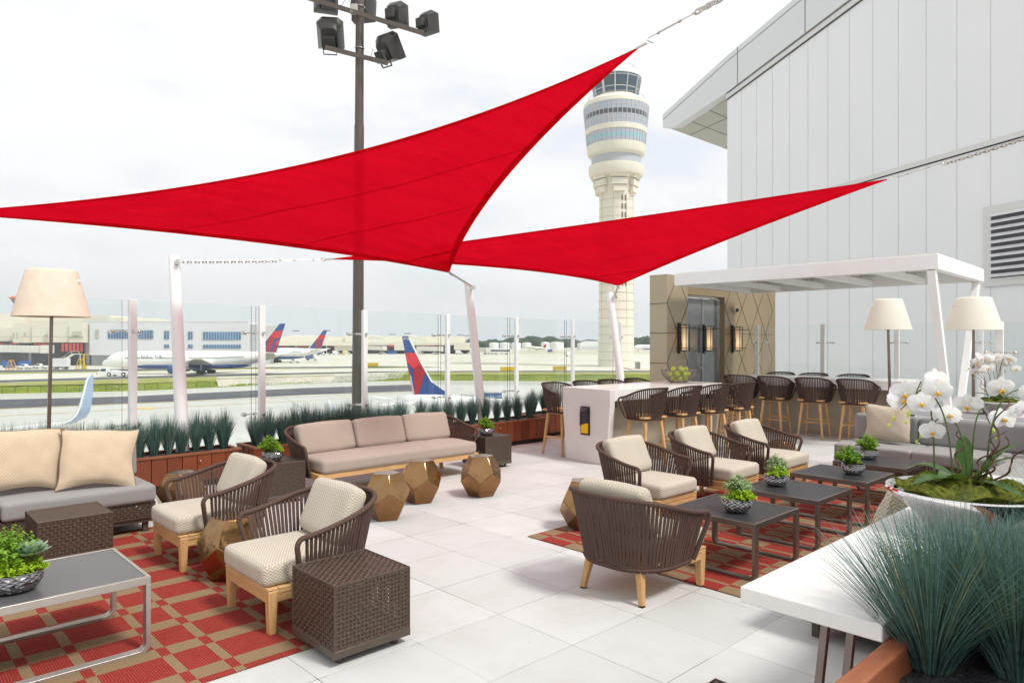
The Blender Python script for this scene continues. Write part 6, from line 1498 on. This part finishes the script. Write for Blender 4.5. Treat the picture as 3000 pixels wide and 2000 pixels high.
# ------------------------------------------------------------------ terminal buildings
tw = mat('terminal cream', (.74, .70, .58), .8, 0, .03, .05); tw2 = mat('terminal cream darker', (.70, .66, .55), .8, 0, .03, .05); gl_ = mat('white clad', (.66, .67, .69), .6, 0, .02, .05); bwn = mat('blue window', (.10, .19, .32), .12, .2, .3, .12, spec=.7); dkb = mat('undercroft', (.085, .082, .09), .9, 0, .4, .1); redp = mat('red panel', (.50, .07, .06), .7, 0, .2, .2)  # the second terminal cream is slightly darker than the first
def blk(mb, px0, px1, py0, D, depth=30, z0=ZF, z1=None, off=(0,0,0)):
    """block whose front face spans photo columns px0-px1 at distance D, top at row py0"""
    X0, X1 = (px0-1500)/2055*D, (px1-1500)/2055*D; zt = EYE-(py0-1002)/2055*D if z1 is None else z1
    c = [far(X0, D), far(X1, D), far(X1, D+depth), far(X0, D+depth)]
    vs = [(p.x-off[0], p.y-off[1], z0-off[2]) for p in c]+[(p.x-off[0], p.y-off[1], zt-off[2]) for p in c]
    mb.add(vs, [(3,2,1,0),(4,5,6,7),(0,1,5,4),(1,2,6,5),(2,3,7,6),(3,0,4,7)])
def zz(py, D): return EYE-(py-1002)/2055*D
# white building with the blue window bands
D = 290; o0 = far((266-1500)/2055*D, D, ZF); t = thing('building', 'white rectangular airport building with dark blue window bands behind the towed airliner', 'building', o0)
m = MB(); blk(m, 262, 727, 943, D, 30, zz(1040, D), off=o0); m.build('upper_block', gl_, t); m = MB(); blk(m, 727.2, 748, 950, D+2, 28, zz(1040, D), off=o0); blk(m, 268, 745, 1040, D+4, 24, ZF, zz(1040.1, D), off=o0); m.build('recessed_wall', mat('recess grey', (.48, .50, .50), .7), t)
m = MB(); blk(m, 244, 261.8, 938, D+5, 25, zz(1040, D), off=o0); m.build('side_wall', mat('side grey', (.50, .51, .53), .7), t)
m = MB(); blk(m, 244, 262, 1040, D+6, 24, off=o0, z1=zz(1040.2, D)); blk(m, 262, 727, 940.5, D-.1, .6, zz(942.9, D), off=o0); m.build('parapet', gl_, t)
wins = [(315, 376, 966, 991), (381, 448, 967.5, 992), (480, 494.5, 969, 993), (550, 563.5, 971, 994), (594, 705, 972, 995), (480, 494.5, 1009, 1019), (550, 563.5, 1009, 1020), (594, 705, 1009.5, 1020)]
for (a, b, c, d_) in wins:
    m = MB(); blk(m, a, b, c, D-.25, .2, zz(d_, D-.25), off=o0); wo = m.build('window', bwn, t)
    m = MB(); k = a
    while k < b-1: blk(m, k, k+.6, c, D-.4, .14, zz(d_, D-.4), off=o0); k += 8
    m.build('mullions', mat('pale mullion', (.55, .62, .68), .5), wo)
m = MB(); blk(m, 279, 288, 965, D-.25, .2, zz(991, D-.25), off=o0); m.build('louvre', mat('louvre beige', (.45, .43, .37), .7), t)
# cream terminal on the left: stepped volumes
D = 300; o0 = far((100-1500)/2055*D, D, ZF); t = thing('building', 'cream stepped airport terminal at the far left behind the lamp', 'building', o0)
m = MB(); blk(m, -700, 47, 917, D, 60, off=o0); blk(m, 47, 210, 925, D+6, 55, off=o0); blk(m, 180, 322, 924, D+14, 50, off=o0); blk(m, 322, 378, 929, D+14, 50, off=o0); m.build('rear_volume', tw, t)
m = MB(); blk(m, 37, 93, 946, D-8, 12, zz(1004, D-8), off=o0); blk(m, -700, 37, 960, D-4, 10, zz(1000, D-4), off=o0); blk(m, 93.2, 140, 950, D-9, 12, zz(1003, D-8), off=o0); blk(m, 140.2, 202, 950, D-12, 14, zz(1003, D-12), off=o0); blk(m, 202.2, 243.5, 944, D-13, 14, zz(1003, D-12), off=o0); m.build('front_volume', tw2, t)
m = MB(); blk(m, -700, 243.5, 958, D-14.5, .5, zz(956.5, D), off=o0) if False else blk(m, -700, 243, 985.6, D-13.4, .4, zz(987, D-13), off=o0); m.build('string_course', mat('course grey', (.42, .40, .34), .8), t)
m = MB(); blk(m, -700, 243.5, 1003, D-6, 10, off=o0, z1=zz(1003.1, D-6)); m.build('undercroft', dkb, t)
for (a, b, c, d_) in ((37, 42.5, 974, 992), (47, 52, 974, 992), (69, 75, 974, 986), (211, 235, 971, 983), (128, 137, 981, 985)):
    m = MB(); blk(m, a, b, c, D-13.7 if a > 140 or a < 34 else D-9.6, .2, zz(d_, D-10), off=o0); m.build('window', mat('dull window', (.50, .47, .38), .5), t)
for (a, b, c, d_) in ((0, 12, 1004, 1008), (29, 54, 1004, 1008), (100, 138, 1005, 1011), (180, 243, 1006, 1030)):
    m = MB(); k = a
    while k < b: blk(m, k, min(k+7, b), c, D-15, .2, zz(d_, D-15), off=o0); k += 11
    m.build('red_panels', redp, t)
# long far terminal
D = 600; o0 = far((1050-1500)/2055*D, D, ZF); t = thing('building', 'long cream concourse stretching across the distance behind the aircraft tails', 'building', o0)
m = MB(); blk(m, 730, 1354, 985, D, 40, zz(1012, D), off=o0); blk(m, 1010, 1075, 983, D-3, 20, zz(1012, D), off=o0); blk(m, 735, 1070, 1000, D-22, 24, zz(1012, D), off=o0); m.build('upper_storey', tw, t)
m = MB(); blk(m, 745, 1372, 1003.5, D-14, 26, zz(1011, D-14), off=o0); blk(m, 1155, 1182, 1002, D-24, 20, zz(1026, D-24), off=o0); blk(m, 1330, 1372, 1004, D-22, 20, zz(1025, D-22), off=o0); blk(m, 980, 1040, 1005, D-20, 16, zz(1027, D-20), off=o0); m.build('concourse', tw2, t)
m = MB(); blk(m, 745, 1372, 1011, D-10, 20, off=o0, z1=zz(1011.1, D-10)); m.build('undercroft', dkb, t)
for k, (a, b) in enumerate(((748, 754), (822, 845), (866, 905), (968, 982), (1138, 1155), (1236, 1243), (1250, 1257), (1268, 1273), (1287, 1292))):
    m = MB(); blk(m, a, b, 1011.2, D-14.4, .3, zz(1016.5 if b-a > 8 else 1018, D-14), off=o0); m.build('red_panel', redp, t)
m = MB()
for a in (1095, 1215): 
    c = o0; P = [far((a+24*math.cos(q)-1500)/2055*(D-1.5), D-1.5, zz(1003-12*math.sin(q), D))-o0 for q in (PI*i/10 for i in range(11))]; m.add(P, [tuple(range(11))])
m.build('arched_window', mat('arch pale', (.72, .70, .64), .6), t)
m = MB()
for a in (1090, 1200, 900, 860): 
    P = [far((a+16*math.cos(q)-1500)/2055*(D+5), D+5, zz(985-3.0*math.sin(q), D))-o0 for q in (PI*i/8 for i in range(9))]; v2 = [p+Vector((FX, FY, 0))*16 for p in P]; m.add(P+v2, [tuple(range(9)), tuple(range(17, 8, -1))]+[(i, i+1, 10+i, 9+i) for i in range(8)])
m.build('roof_vaults', mat('vault white', (.76, .76, .74), .6), t)
# apron light masts on the skyline
for k, (px, py, D) in enumerate(((957, 968, 520), (867, 969, 560), (1194, 977, 560), (1150, 979, 640), (1348, 981, 620), (1366, 983, 640), (1285, 982, 640))):
    b = far((px-1500)/2055*D, D, ZF); t = thing('apron_light_mast', 'thin apron light mast standing above the far concourse roof', 'light mast', b, RZF, 'apron light masts on the skyline'); h = zz(py, D)-ZF
    m = MB(); m.cyl((0,0,0), (0,0,h), .25, .16, 6); m.build('pole', M['rail white'], t); m = MB()
    for j in (-1.5, -.5, .5, 1.5): m.box(j*1.5-.45, j*1.5+.45, -.3, .3, h-.3, h+.45)
    m.box(-2.4, 2.4, -.08, .08, h-.4, h-.28); m.build('lamp_heads', mat('head dark', (.12, .12, .12), .6), t)
# orange striped radar tower peeking left of the lamp shade
D = 700; b = far((62-1500)/2055*D, D, ZF); t = thing('ramp_tower', 'distant ramp tower with an orange and dark flared cab, mostly behind the lamp shade', 'tower', b)
m = MB(); m.lathe([(3, 0), (3, zz(905, D)-ZF), (4.2, zz(900, D)-ZF)], 10); m.build('shaft', tw, t); m = MB(); m.lathe([(4.2, zz(900, D)-ZF), (5.6, zz(893, D)-ZF)], 10); m.build('lower_collar', mat('orange paint', (.72, .17, .06), .6), t)
m = MB(); m.lathe([(5.6, zz(893, D)-ZF), (9, zz(877, D)-ZF)], 10); m.build('cab_glass', dk, t); m = MB(); m.lathe([(9, zz(877, D)-ZF), (10.6, zz(872, D)-ZF), (6, zz(868, D)-ZF)], 10); m.build('cab_roof', M['orange paint'], t)
# ------------------------------------------------------------------ tanks, hangar, wood
for k, (a, b_, py, base) in enumerate(((1433, 1462, 1005, 1021), (1464, 1496, 1005, 1021), (1497, 1527, 1005, 1021), (1529, 1557, 1005, 1021), (1585, 1611, 1003.5, 1023), (1612, 1652, 1003.5, 1024))):
    D = 1000-20*k*(k > 3); c = far(((a+b_)/2-1500)/2055*D, D, ZF); r = (b_-a)/2/2055*D; h = zz(py, D)-ZF; t = thing('storage_tank', ('white fuel storage tank, one of a row of four before the wood', 'white fuel storage tank, one of the pair right of the row of four')[k > 3], 'tank', c, 0, ('row of four fuel tanks', 'pair of fuel tanks')[k > 3])
    m = MB(); m.lathe([(r, 0), (r, h), (r*.97, h+.2)], 28); m.build('shell', mat('tank white', (.80, .80, .79), .5), t, True, 40); m = MB(); m.lathe([(r*.97, h+.18), (r*.5, h+.9), (.01, h+1.2)], 28, cap=False); m.build('roof', M['tank white'], t, True, 40)
D = 900; c = far((1728-1500)/2055*D, D, ZF); t = thing('hangar', 'white hangar with a stepped curved roof left of the control tower', 'hangar', c, RZF); m = MB(); w = 56/2055*D/2
m.prism([(-w, 0), (w*1.4, 0), (w*1.4, zz(1000, D)-ZF), (-w*.2, zz(998.6, D)-ZF), (-w*.55, zz(1001, D)-ZF), (-w*.62, zz(1004, D)-ZF), (-w, zz(1005.5, D)-ZF)], lambda a, b, q: (a, q, b), 0, 40); m.build('body', M['tank white'], t); m = MB(); m.box(-w*.8, w*1.35, -.3, -.01, 0, (zz(1014, D)-ZF)); m.build('doors', mat('hangar doors', (.62, .62, .59), .7), t)
noisy('far wood', (.030, .055, .030), (.065, .095, .050), .06, (.02, .035, .02))
m = MB(); rg = random.Random(4)
for k in range(1500):
    D = rg.uniform(1250, 1600); px = rg.uniform(1330, 2300); X = (px-1500)/2055*D; base = far(X, D, ZF); h = (rg.uniform(13, 17)+3.5*math.sin(px*.021)+2*math.sin(px*.11))*(D/1400); r = rg.uniform(5, 9); 
    nu, nv = 6, 4; vs = []; 
    for j in range(nv+1):
        for i in range(nu): a = 2*PI*i/nu+rg.uniform(-.3, .3); f = j/nv; rr = r*(.75, 1.0, .95, .6, .12)[j]*rg.uniform(.8, 1.2); vs.append((base.x+rr*math.cos(a), base.y+rr*math.sin(a), ZF+h*(.0, .35, .68, .9, 1.0)[j]*rg.uniform(.96, 1.04)))
    m.add(vs, [(j*nu+i, j*nu+(i+1) % nu, (j+1)*nu+(i+1) % nu, (j+1)*nu+i) for j in range(nv) for i in range(nu)])
m.build('far_wood', M['far wood'], kind='stuff')
# ------------------------------------------------------------------ vehicles and apron equipment
yel = mat('equipment yellow', (.66, .46, .03), .5); vw = mat('vehicle white', (.74, .74, .72), .4); vg = mat('vehicle glass', (.06, .08, .09), .15)
def wheels(t, L, W, r, xs):
    for x in xs:
        for y in (-W/2, W/2): m = MB(); m.cyl((x, y-.13, r), (x, y+.13, r), r, n=14); w_ = m.build('wheel', tyre, t, True, 40); m = MB(); m.cyl((x, y-.145, r), (x, y+.145, r), r*.5, n=10); m.build('hub', vw, w_)
def vehicle(label, px, D, kind, head=0, cat='truck', name='truck', z=ZF, group='apron vehicles', col=None):
    t = thing(name, label, cat, far((px-1500)/2055*D, D, z), RZF+head, group); body = col or vw
    if kind == 'pickup':
        m = MB(); m.prism([(-2.6, .5), (2.6, .5), (2.65, 1.0), (1.5, 1.15), (.6, 1.15), (-2.6, 1.15)], lambda a, b, q: (a, q, b), -.95, .95); m.build('body', body, t, bev=.05)
        m = MB(); m.prism([(-.5, 1.151), (1.2, 1.151), (.7, 1.85), (-.4, 1.85)], lambda a, b, q: (a, q, b), -.85, .85); m.build('cab', body, t, bev=.04); m = MB(); m.prism([(-.35, 1.2), (1.0, 1.2), (.65, 1.72), (-.3, 1.72)], lambda a, b, q: (a, q, b), -.87, .87); m.build('windows', vg, t); wheels(t, 5, 1.7, .4, (-1.6, 1.65))
    elif kind == 'box':
        m = MB(); m.box(-2.7, 2.7, -1.2, 1.2, .9, 3.9); m.build('cargo_box', body, t, bev=.04); m = MB(); m.box(-2.6, 2.6, -.5, .5, .55, .9); m.build('chassis', tyre, t); wheels(t, 5, 2.0, .48, (-1.6, 1.5))
    elif kind == 'boxcab':
        m = MB(); m.box(-2.9, 1.0, -1.15, 1.15, .8, 3.1); m.build('cargo_box', col or vw, t, bev=.04); m = MB(); m.prism([(1.1, .5), (3.0, .5), (3.0, 1.2), (2.3, 1.4), (1.9, 2.3), (1.1, 2.3)], lambda a, b, q: (a, q, b), -1, 1); m.build('cab', vw, t, bev=.05); m = MB(); m.prism([(1.3, 1.4), (2.15, 1.4), (1.8, 2.15), (1.3, 2.15)], lambda a, b, q: (a, q, b), -1.02, 1.02); m.build('windows', vg, t); wheels(t, 5, 1.9, .45, (-1.8, 2.1))
    elif kind == 'tug':
        m = MB(); m.prism([(-4.3, .6), (4.2, .45), (4.2, 1.25), (.9, 1.45), (-.2, 1.75), (-1.4, 1.75), (-1.4, 1.3), (-4.3, 1.25)], lambda a, b, q: (a, q, b), -1.5, 1.5); m.build('body', body, t, bev=.08)
        m = MB(); m.prism([(-4.2, 1.251), (-1.9, 1.251), (-1.9, 2.35), (-3.5, 2.35)], lambda a, b, q: (a, q, b), -.9, .9); m.build('cab', vw, t, bev=.05); m = MB(); m.prism([(-3.75, 1.45), (-2.1, 1.45), (-2.1, 2.2), (-3.35, 2.2)], lambda a, b, q: (a, q, b), -.93, .93); m.build('windows', vg, t)
        m = MB(); m.box(-4.5, -4.25, -1.3, 1.3, .55, 1.0); m.build('bumper', tyre, t); wheels(t, 5, 2.8, .62, (-.9, 3.2))
    elif kind == 'cart':
        m = MB(); m.box(-1.4, 1.4, -.7, .7, .45, .6); m.box(-1.3, -.1, -.6, .6, .6, 1.35); m.build('deck', body, t, bev=.03); m = MB()
        for x in (.3, 1.2):
            for y in (-.55, .55): m.box(x-.04, x+.04, y-.04, y+.04, .6, 1.8)
        m.box(.2, 1.3, -.62, .62, 1.8, 1.88); m.build('canopy', body, t); wheels(t, 5, 1.3, .3, (-.9, .9))
    return t
vehicle('white aircraft tug towing the closer airliner', 337, 199, 'tug', 0, 'tug', 'tow_tractor')
vehicle('white pickup parked at the left, right of the small orange A-frame', 70, 252, 'pickup', PI*.0, 'pickup', 'pickup_truck')
vehicle('white pickup half hidden behind the lamp stem', 117, 256, 'pickup', PI, 'pickup', 'pickup_truck')
vehicle('white box truck standing in front of the red-panelled terminal wall', 178, 251, 'box', .1)
vehicle('white pickup with a dark bed driving behind the fuselage of the towed airliner', 862, 327, 'pickup', PI, 'pickup', 'pickup_truck')
vehicle('small truck with a blue box on the apron below the second aircraft tail', 912, 372, 'boxcab', 0, col=mat('truck blue', (.09, .12, .30), .5))
for k, (px, D, kd, cc) in enumerate(((940, 520, 'boxcab', mat('dark blue box', (.06, .09, .2), .5)), (962, 530, 'cart', None), (985, 540, 'boxcab', None), (1003, 545, 'cart', yel), (1015, 540, 'boxcab', mat('cream yellow', (.66, .58, .34), .5)), (1120, 560, 'pickup', None), (1230, 560, 'boxcab', None), (1275, 555, 'pickup', None), (1290, 560, 'cart', None), (1345, 560, 'boxcab', None), (1375, 560, 'cart', None), (1425, 565, 'boxcab', None), (1452, 560, 'cart', yel), (1475, 560, 'pickup', None))):
    vehicle('tiny service vehicle in the line along the far concourse', px, D, kd, (k*1.7) % .5, 'service vehicle', 'service_vehicle', group='service vehicles along the concourse', col=cc)
vehicle('dark baggage tractor crossing the open apron under the fuel tanks', 1614, 640, 'boxcab', 0, 'service vehicle', 'service_vehicle', col=M['truck blue'])
vehicle('white van-like service truck near the tower foot', 1668, 480, 'boxcab', .4)
# bus
t = thing('bus', 'white apron bus with a long dark window band, right of the leaning middle mast', 'bus', far((1463-1500)/2055*560, 560, ZF), RZF); m = MB(); m.box(-9, 9, -1.4, 1.4, .9, 4.3); m.build('body', vw, t, bev=.2); m = MB(); m.box(-8, 8.4, -1.45, -1.4, 2.3, 3.6); m.build('windows', vg, t); wheels(t, 5, 2.4, .9, (-6, 6))
# baggage containers
for k, (px, D) in enumerate(((35, 262), (60, 262), (1143, 560), (1155, 560))):
    t = thing('baggage_container', ('blue baggage container under the jet bridge at the left', 'blue baggage container under the far concourse')[k > 1], 'container', far((px-1500)/2055*D, D, ZF), RZF, ('blue containers at the left', 'blue containers at the concourse')[k > 1]); w = (1.8, 3.2)[k < 2]
    m = MB(); m.prism([(-w*.8, .4), (w*.8, .4), (w, 1.2), (w, 2.6), (-w, 2.6), (-w, 1.2)], lambda a, b, q: (a, q, b), -1, 1); m.build('shell', mat('container blue', (.03, .12, .38), .5), t, bev=.04); m = MB(); m.box(-w*.8, w*.8, -.9, .9, .25, .4); m.build('dolly', tyre, t)
# jet bridges
def jetbridge(label, px0, px1, py0, py1, D, leg):
    a, b = far((px0-1500)/2055*D, D), far((px1-1500)/2055*(D-6), D-6); a.z = zz((py0+py1)/2, D); b.z = a.z-.4; t = thing('jet_bridge', label, 'jet bridge', (a.x, a.y, ZF), 0, 'jet bridges'); off = Vector((a.x, a.y, ZF)); h = (py1-py0)/2055*D
    m = MB(); m.bar(a-off, b-off, 3.0, h); m.build('tunnel', mat('bridge white', (.74, .72, .66), .6), t, bev=.1); m = MB(); n_ = 14
    for i in range(1, n_): p = a.lerp(b, i/n_)-off; d = (b-a).normalized(); m.bar(p-d*.12, p+d*.12, 3.12, h*1.03)
    m.build('ribs', mat('bridge rib', (.62, .60, .54), .7), t)
    p = a.lerp(b, leg)-off; m = MB(); m.box(p.x-.35, p.x+.35, p.y-.35, p.y+.35, .6, p.z-h/2-.002); m.box(p.x-1.4, p.x+1.4, p.y-.3, p.y+.3, 0, .7, rz=RZF); m.build('support', gmet, t)
    m = MB(); c = b-off; m.box(c.x-2, c.x+2, c.y-2, c.y+2, c.z-h*.55, c.z+h*.6, rz=RZF+.4); m.build('rotunda', M['bridge rib'], t, bev=.2); return t
jetbridge('white jet bridge at the far left edge, level with the lamp stem', -40, 138, 1010, 1030, 268, .72)
jetbridge('white jet bridge of the far concourse, left of the near aircraft tail', 1075, 1125, 1013, 1024, 560, .8)
jetbridge('sloping white jet bridge just right of the near aircraft tail', 1222, 1290, 1014, 1027, 560, .75)
jetbridge('white jet bridge right of the leaning middle mast', 1398, 1428, 1018, 1030, 555, .8)
# yellow frames
def aframe(label, px, D, h, w, mt):
    t = thing('equipment_stand', label, 'stand', far((px-1500)/2055*D, D, ZF), RZF, 'A-shaped equipment stands'); m = MB()
    for y in (-.8, .8):
        for s in (-1, 1): m.bar((s*w, y, 0), (s*.12, y, h), .22, .22)
        m.bar((-w*.55, y, h*.42), (w*.55, y, h*.42), .15, .15)
    m.bar((0, -.8, h), (0, .8, h), .2, .2); m.bar((-w, -.8, .1), (w, -.8, .1), .15, .2); m.build('frame', mt, t); return t
aframe('small orange A-shaped stand at the far left, beside a white pickup', 33, 246, 3.4, 1.5, mat('stand orange', (.60, .33, .04), .6))
aframe('bright yellow A-shaped stand in front of the white building corner', 236, 250, 3.8, 1.3, yel)
t = thing('yellow_mast', 'bright yellow post with two short arms at the corner of the white building', 'post', far((246-1500)/2055*250, 250, ZF), RZF); m = MB(); m.box(-.25, .25, -.25, .25, 0, 5.6); m.box(-.6, .6, -.6, .6, 0, 1.4); m.build('post', yel, t); m = MB(); m.box(.25, 1.6, -.15, .15, 5.1, 5.45); m.box(.25, 1.5, -.15, .15, 4.1, 4.3); m.build('arms', yel, t)
t = thing('stairway', 'white stair flight rising to the left terminal between the box truck and the yellow post', 'stairs', far((205-1500)/2055*262, 262, ZF), RZF); m = MB(); m.bar((-4.5, 0, 1.6), (1.2, 0, 5.2), 1.6, .35); m.box(1.2, 4.0, -.9, .9, 5.1, 5.35); m.build('flight', M['bridge white'], t); m = MB()
for x, z in ((-4.5, 1.6), (-1.6, 3.4), (1.2, 5.2), (3.9, 5.2)): m.box(x-.05, x+.05, -.85, -.75, z, z+1.1); 
m.bar((-4.5, -.8, 2.7), (1.2, -.8, 6.3), .08, .08); m.box(1.2, 3.9, -.84, -.76, 6.25, 6.33); m.box(3.7, 3.9, -.1, .1, 0, 5.1); m.build('railing', M['rail white'], t)
# taxiway signs
for k, (px, py, w, tx) in enumerate(((1084, 1075, 3.2, 'A 7'), (1492, 1089, 3.0, 'B 11'), (1639, 1087, 2.2, 'B'))):
    p = g2(px, py, ZF); t = thing('taxiway_sign', ('low yellow taxiway sign just right of the floodlight mast', 'low yellow taxiway sign on the bank edge behind a fence post', 'short yellow taxiway sign on the bank edge near the near bar table')[k], 'sign', p, RZF, 'yellow taxiway signs'); m = MB(); m.box(-w, w, -.15, .15, .3, 1.7); m.build('panel', yel, t, bev=.03); m = MB(); m.box(-w*.8, -w*.7, -.1, .1, 0, .3); m.box(w*.7, w*.8, -.1, .1, 0, .3); m.build('legs', tyre, t)
# blue billboard
p = nl(1442, 1165)+na; p = P3(1442, 1165, 84); t = thing('billboard', 'blue lettered board standing low behind the planters, right of the middle mast', 'sign', (p.x, p.y, ZN), RZF); zc_ = p.z-ZN; m = MB(); m.box(-1.7, 1.15, -.1, .1, zc_-1.6, zc_+.55); m.build('panel', mat('board blue', (.06, .16, .34), .5), t); m = MB(); m.box(-1.78, 1.23, -.06, .06, zc_+.551, zc_+.64); m.box(-.1, .1, -.06, .06, 0, zc_-1.601); m.build('frame', gmet, t)
text('TO CALL ATLANTA', .30, M['white paint'], t, 'lettering', .01, 1.05, Matrix.Translation((-.28, -.115, zc_+.15)) @ Matrix.Rotation(rad(90), 4, 'X'))
p = P3(1366, 1165, 86); t = thing('equipment_board', 'pale control board on the apron behind the planters, left of the middle mast', 'equipment', (p.x, p.y, ZN), RZF); zc_ = p.z-ZN; m = MB(); m.box(-.8, .8, -.1, .1, zc_-1.0, zc_+.5); m.build('panel', mat('board pale', (.68, .70, .66), .6), t); m = MB()
for (x, z) in ((-.5, .3), (-.1, .32), (.1, .3), (.5, .25), (.2, -.1)): m.box(x-.05, x+.05, -.12, -.1, zc_+z-.04, zc_+z+.04)
m.box(-.06, .06, -.05, .05, 0, zc_-1.001); m.build('fittings', tyre, t)
# far small aircraft
t = thing('aircraft', 'tiny white jet with a dark red tail on the far runway under the fuel tanks', 'aircraft', far((1566-1500)/2055*800, 800, ZF), RZF); m = MB(); m.tube([(-11, 0, 4.2), (-9.5, 0, 4.2), (-6, 0, 4.1), (8, 0, 2.6), (13, 0, 2.4)], [.2, 1.1, 1.5, 1.5, .5], 12); m.build('fuselage', wht, t, True); m = MB(); m.prism([(9, 3.2), (12.4, 3.2), (13.8, 7.0), (11.6, 7.0)], lambda a, b, q: (a, q, b), -.15, .15); m.build('tail_fin', dred, t); m = MB(); m.box(0, 3.4, -10, 10, 2.6, 2.9); m.build('wing', wht, t)
for x in (-6, 2): m = MB(); m.cyl((x, -.4, .6), (x, .4, .6), .6, n=10); m.build('wheel', tyre, t)
m = MB(); m.box(-6.1, -5.9, -.1, .1, .6, 3); m.box(1.9, 2.1, -.1, .1, .6, 2.6); m.build('gear_strut', gmet, t)
r2 = dup(d1, far((1852-1500)/2055*760, 760, ZF), RZF, 'distant airliner seen in the gap between the tower and the tan wall')
t = thing('building', 'low cream service building seen in the gap between the tower and the tan wall', 'building', far((1870-1500)/2055*240, 240, ZF)); o0 = far((1870-1500)/2055*240, 240, ZF); m = MB(); blk(m, 1853, 1960, 1080, 240, 20, ZF-4, off=o0); m.build('wall', tw2, t); m = MB(); blk(m, 1866, 1876, 1060, 240, 4, zz(1079.9, 240), off=o0); m.build('roof_unit', gmet, t)
# ------------------------------------------------------------------ light, sky, camera
sc = bpy.context.scene
w = bpy.data.worlds.new('World'); sc.world = w; w.use_nodes = True; nt = w.node_tree; nt.nodes.clear(); t = NT(nt)
SUN_EL, SUN_AZ = rad(54), rad(-78)      # direction the light comes from, measured from world +x
sky = t.n('ShaderNodeTexSky', sky_type='NISHITA'); sky.sun_disc = False; sky.sun_elevation = SUN_EL; sky.sun_rotation = PI/2-SUN_AZ; sky.air_density = 1.2; sky.dust_density = 2.0
tc = t.n('ShaderNodeTexCoord'); gen = tc.outputs['Generated']
mp = t.n('ShaderNodeMapping'); t.l(gen, mp.inputs[0]); mp.inputs['Scale'].default_value = (1, 1, 2.6)
n1 = t.noise(mp.outputs[0], 2.6, 6, .58); n2 = t.noise(mp.outputs[0], 6.5, 5, .55)
z = t.sep(gen)[2]
white = t.mix(t.ramp(n2, .35, .68), (.725, .735, .75), (.765, .765, .765))
low = t.ramp(z, .22, .0)
white = t.mix(t.m('MULTIPLY', low, .55), white, (.725, .735, .74))
cover = t.ramp(t.m('ADD', n1, t.m('MULTIPLY', n2, .25)), .44, .60)
skyc = t.n('ShaderNodeVectorMath', operation='SCALE'); t.l(sky.outputs[0], skyc.inputs[0]); skyc.inputs[3].default_value = .10
bluish = t.mix(.45, (.64, .70, .78), skyc.outputs[0])
col = t.mix(t.m('ADD', .62, t.m('MULTIPLY', cover, .38)), bluish, white)
bg = t.n('ShaderNodeBackground'); t.l(col, bg.inputs[0]); bg.inputs[1].default_value = 1.05
o = t.n('ShaderNodeOutputWorld'); t.l(bg.outputs[0], o.inputs[0])
sd = bpy.data.lights.new('sun', 'SUN'); sd.energy = 2.3; sd.angle = rad(11); sd.color = (1, .975, .93)
so = bpy.data.objects.new('sun', sd); C.objects.link(so)
dv = Vector((math.cos(SUN_AZ)*math.cos(SUN_EL), math.sin(SUN_AZ)*math.cos(SUN_EL), math.sin(SUN_EL)))
so.rotation_euler = dv.to_track_quat('Z', 'Y').to_euler(); so.location = (0, 0, 30)
cd = bpy.data.cameras.new('camera'); cam = bpy.data.objects.new('camera', cd); C.objects.link(cam); sc.camera = cam
cam.location = (0, 0, EYE); cam.rotation_euler = (PI/2, 0, AF-PI/2); cd.sensor_width = 36; cd.lens = 2055/3000*36; cd.shift_y = 2/3000; cd.clip_start = .05; cd.clip_end = 9000
vs_ = sc.view_settings; vs_.view_transform = 'Standard'; vs_.look = 'None'; vs_.exposure = 0.42; vs_.gamma = 1.0
sc.cycles.max_bounces = 8; sc.cycles.transparent_max_bounces = 16; sc.cycles.caustics_reflective = False; sc.cycles.caustics_refractive = False
m = MB(); m.box(-3400, 3400, -3400, 3400, -11.5, 160)
mh, nth, outh = nodes('air'); vp = nth.nodes.new('ShaderNodeVolumePrincipled'); vp.inputs['Density'].default_value = .0002; vp.inputs['Color'].default_value = (.74, .81, .86, 1); vp.inputs['Anisotropy'].default_value = .3
nth.links.new(vp.outputs[0], outh.inputs['Volume']); m.build('haze', mh, kind='stuff')
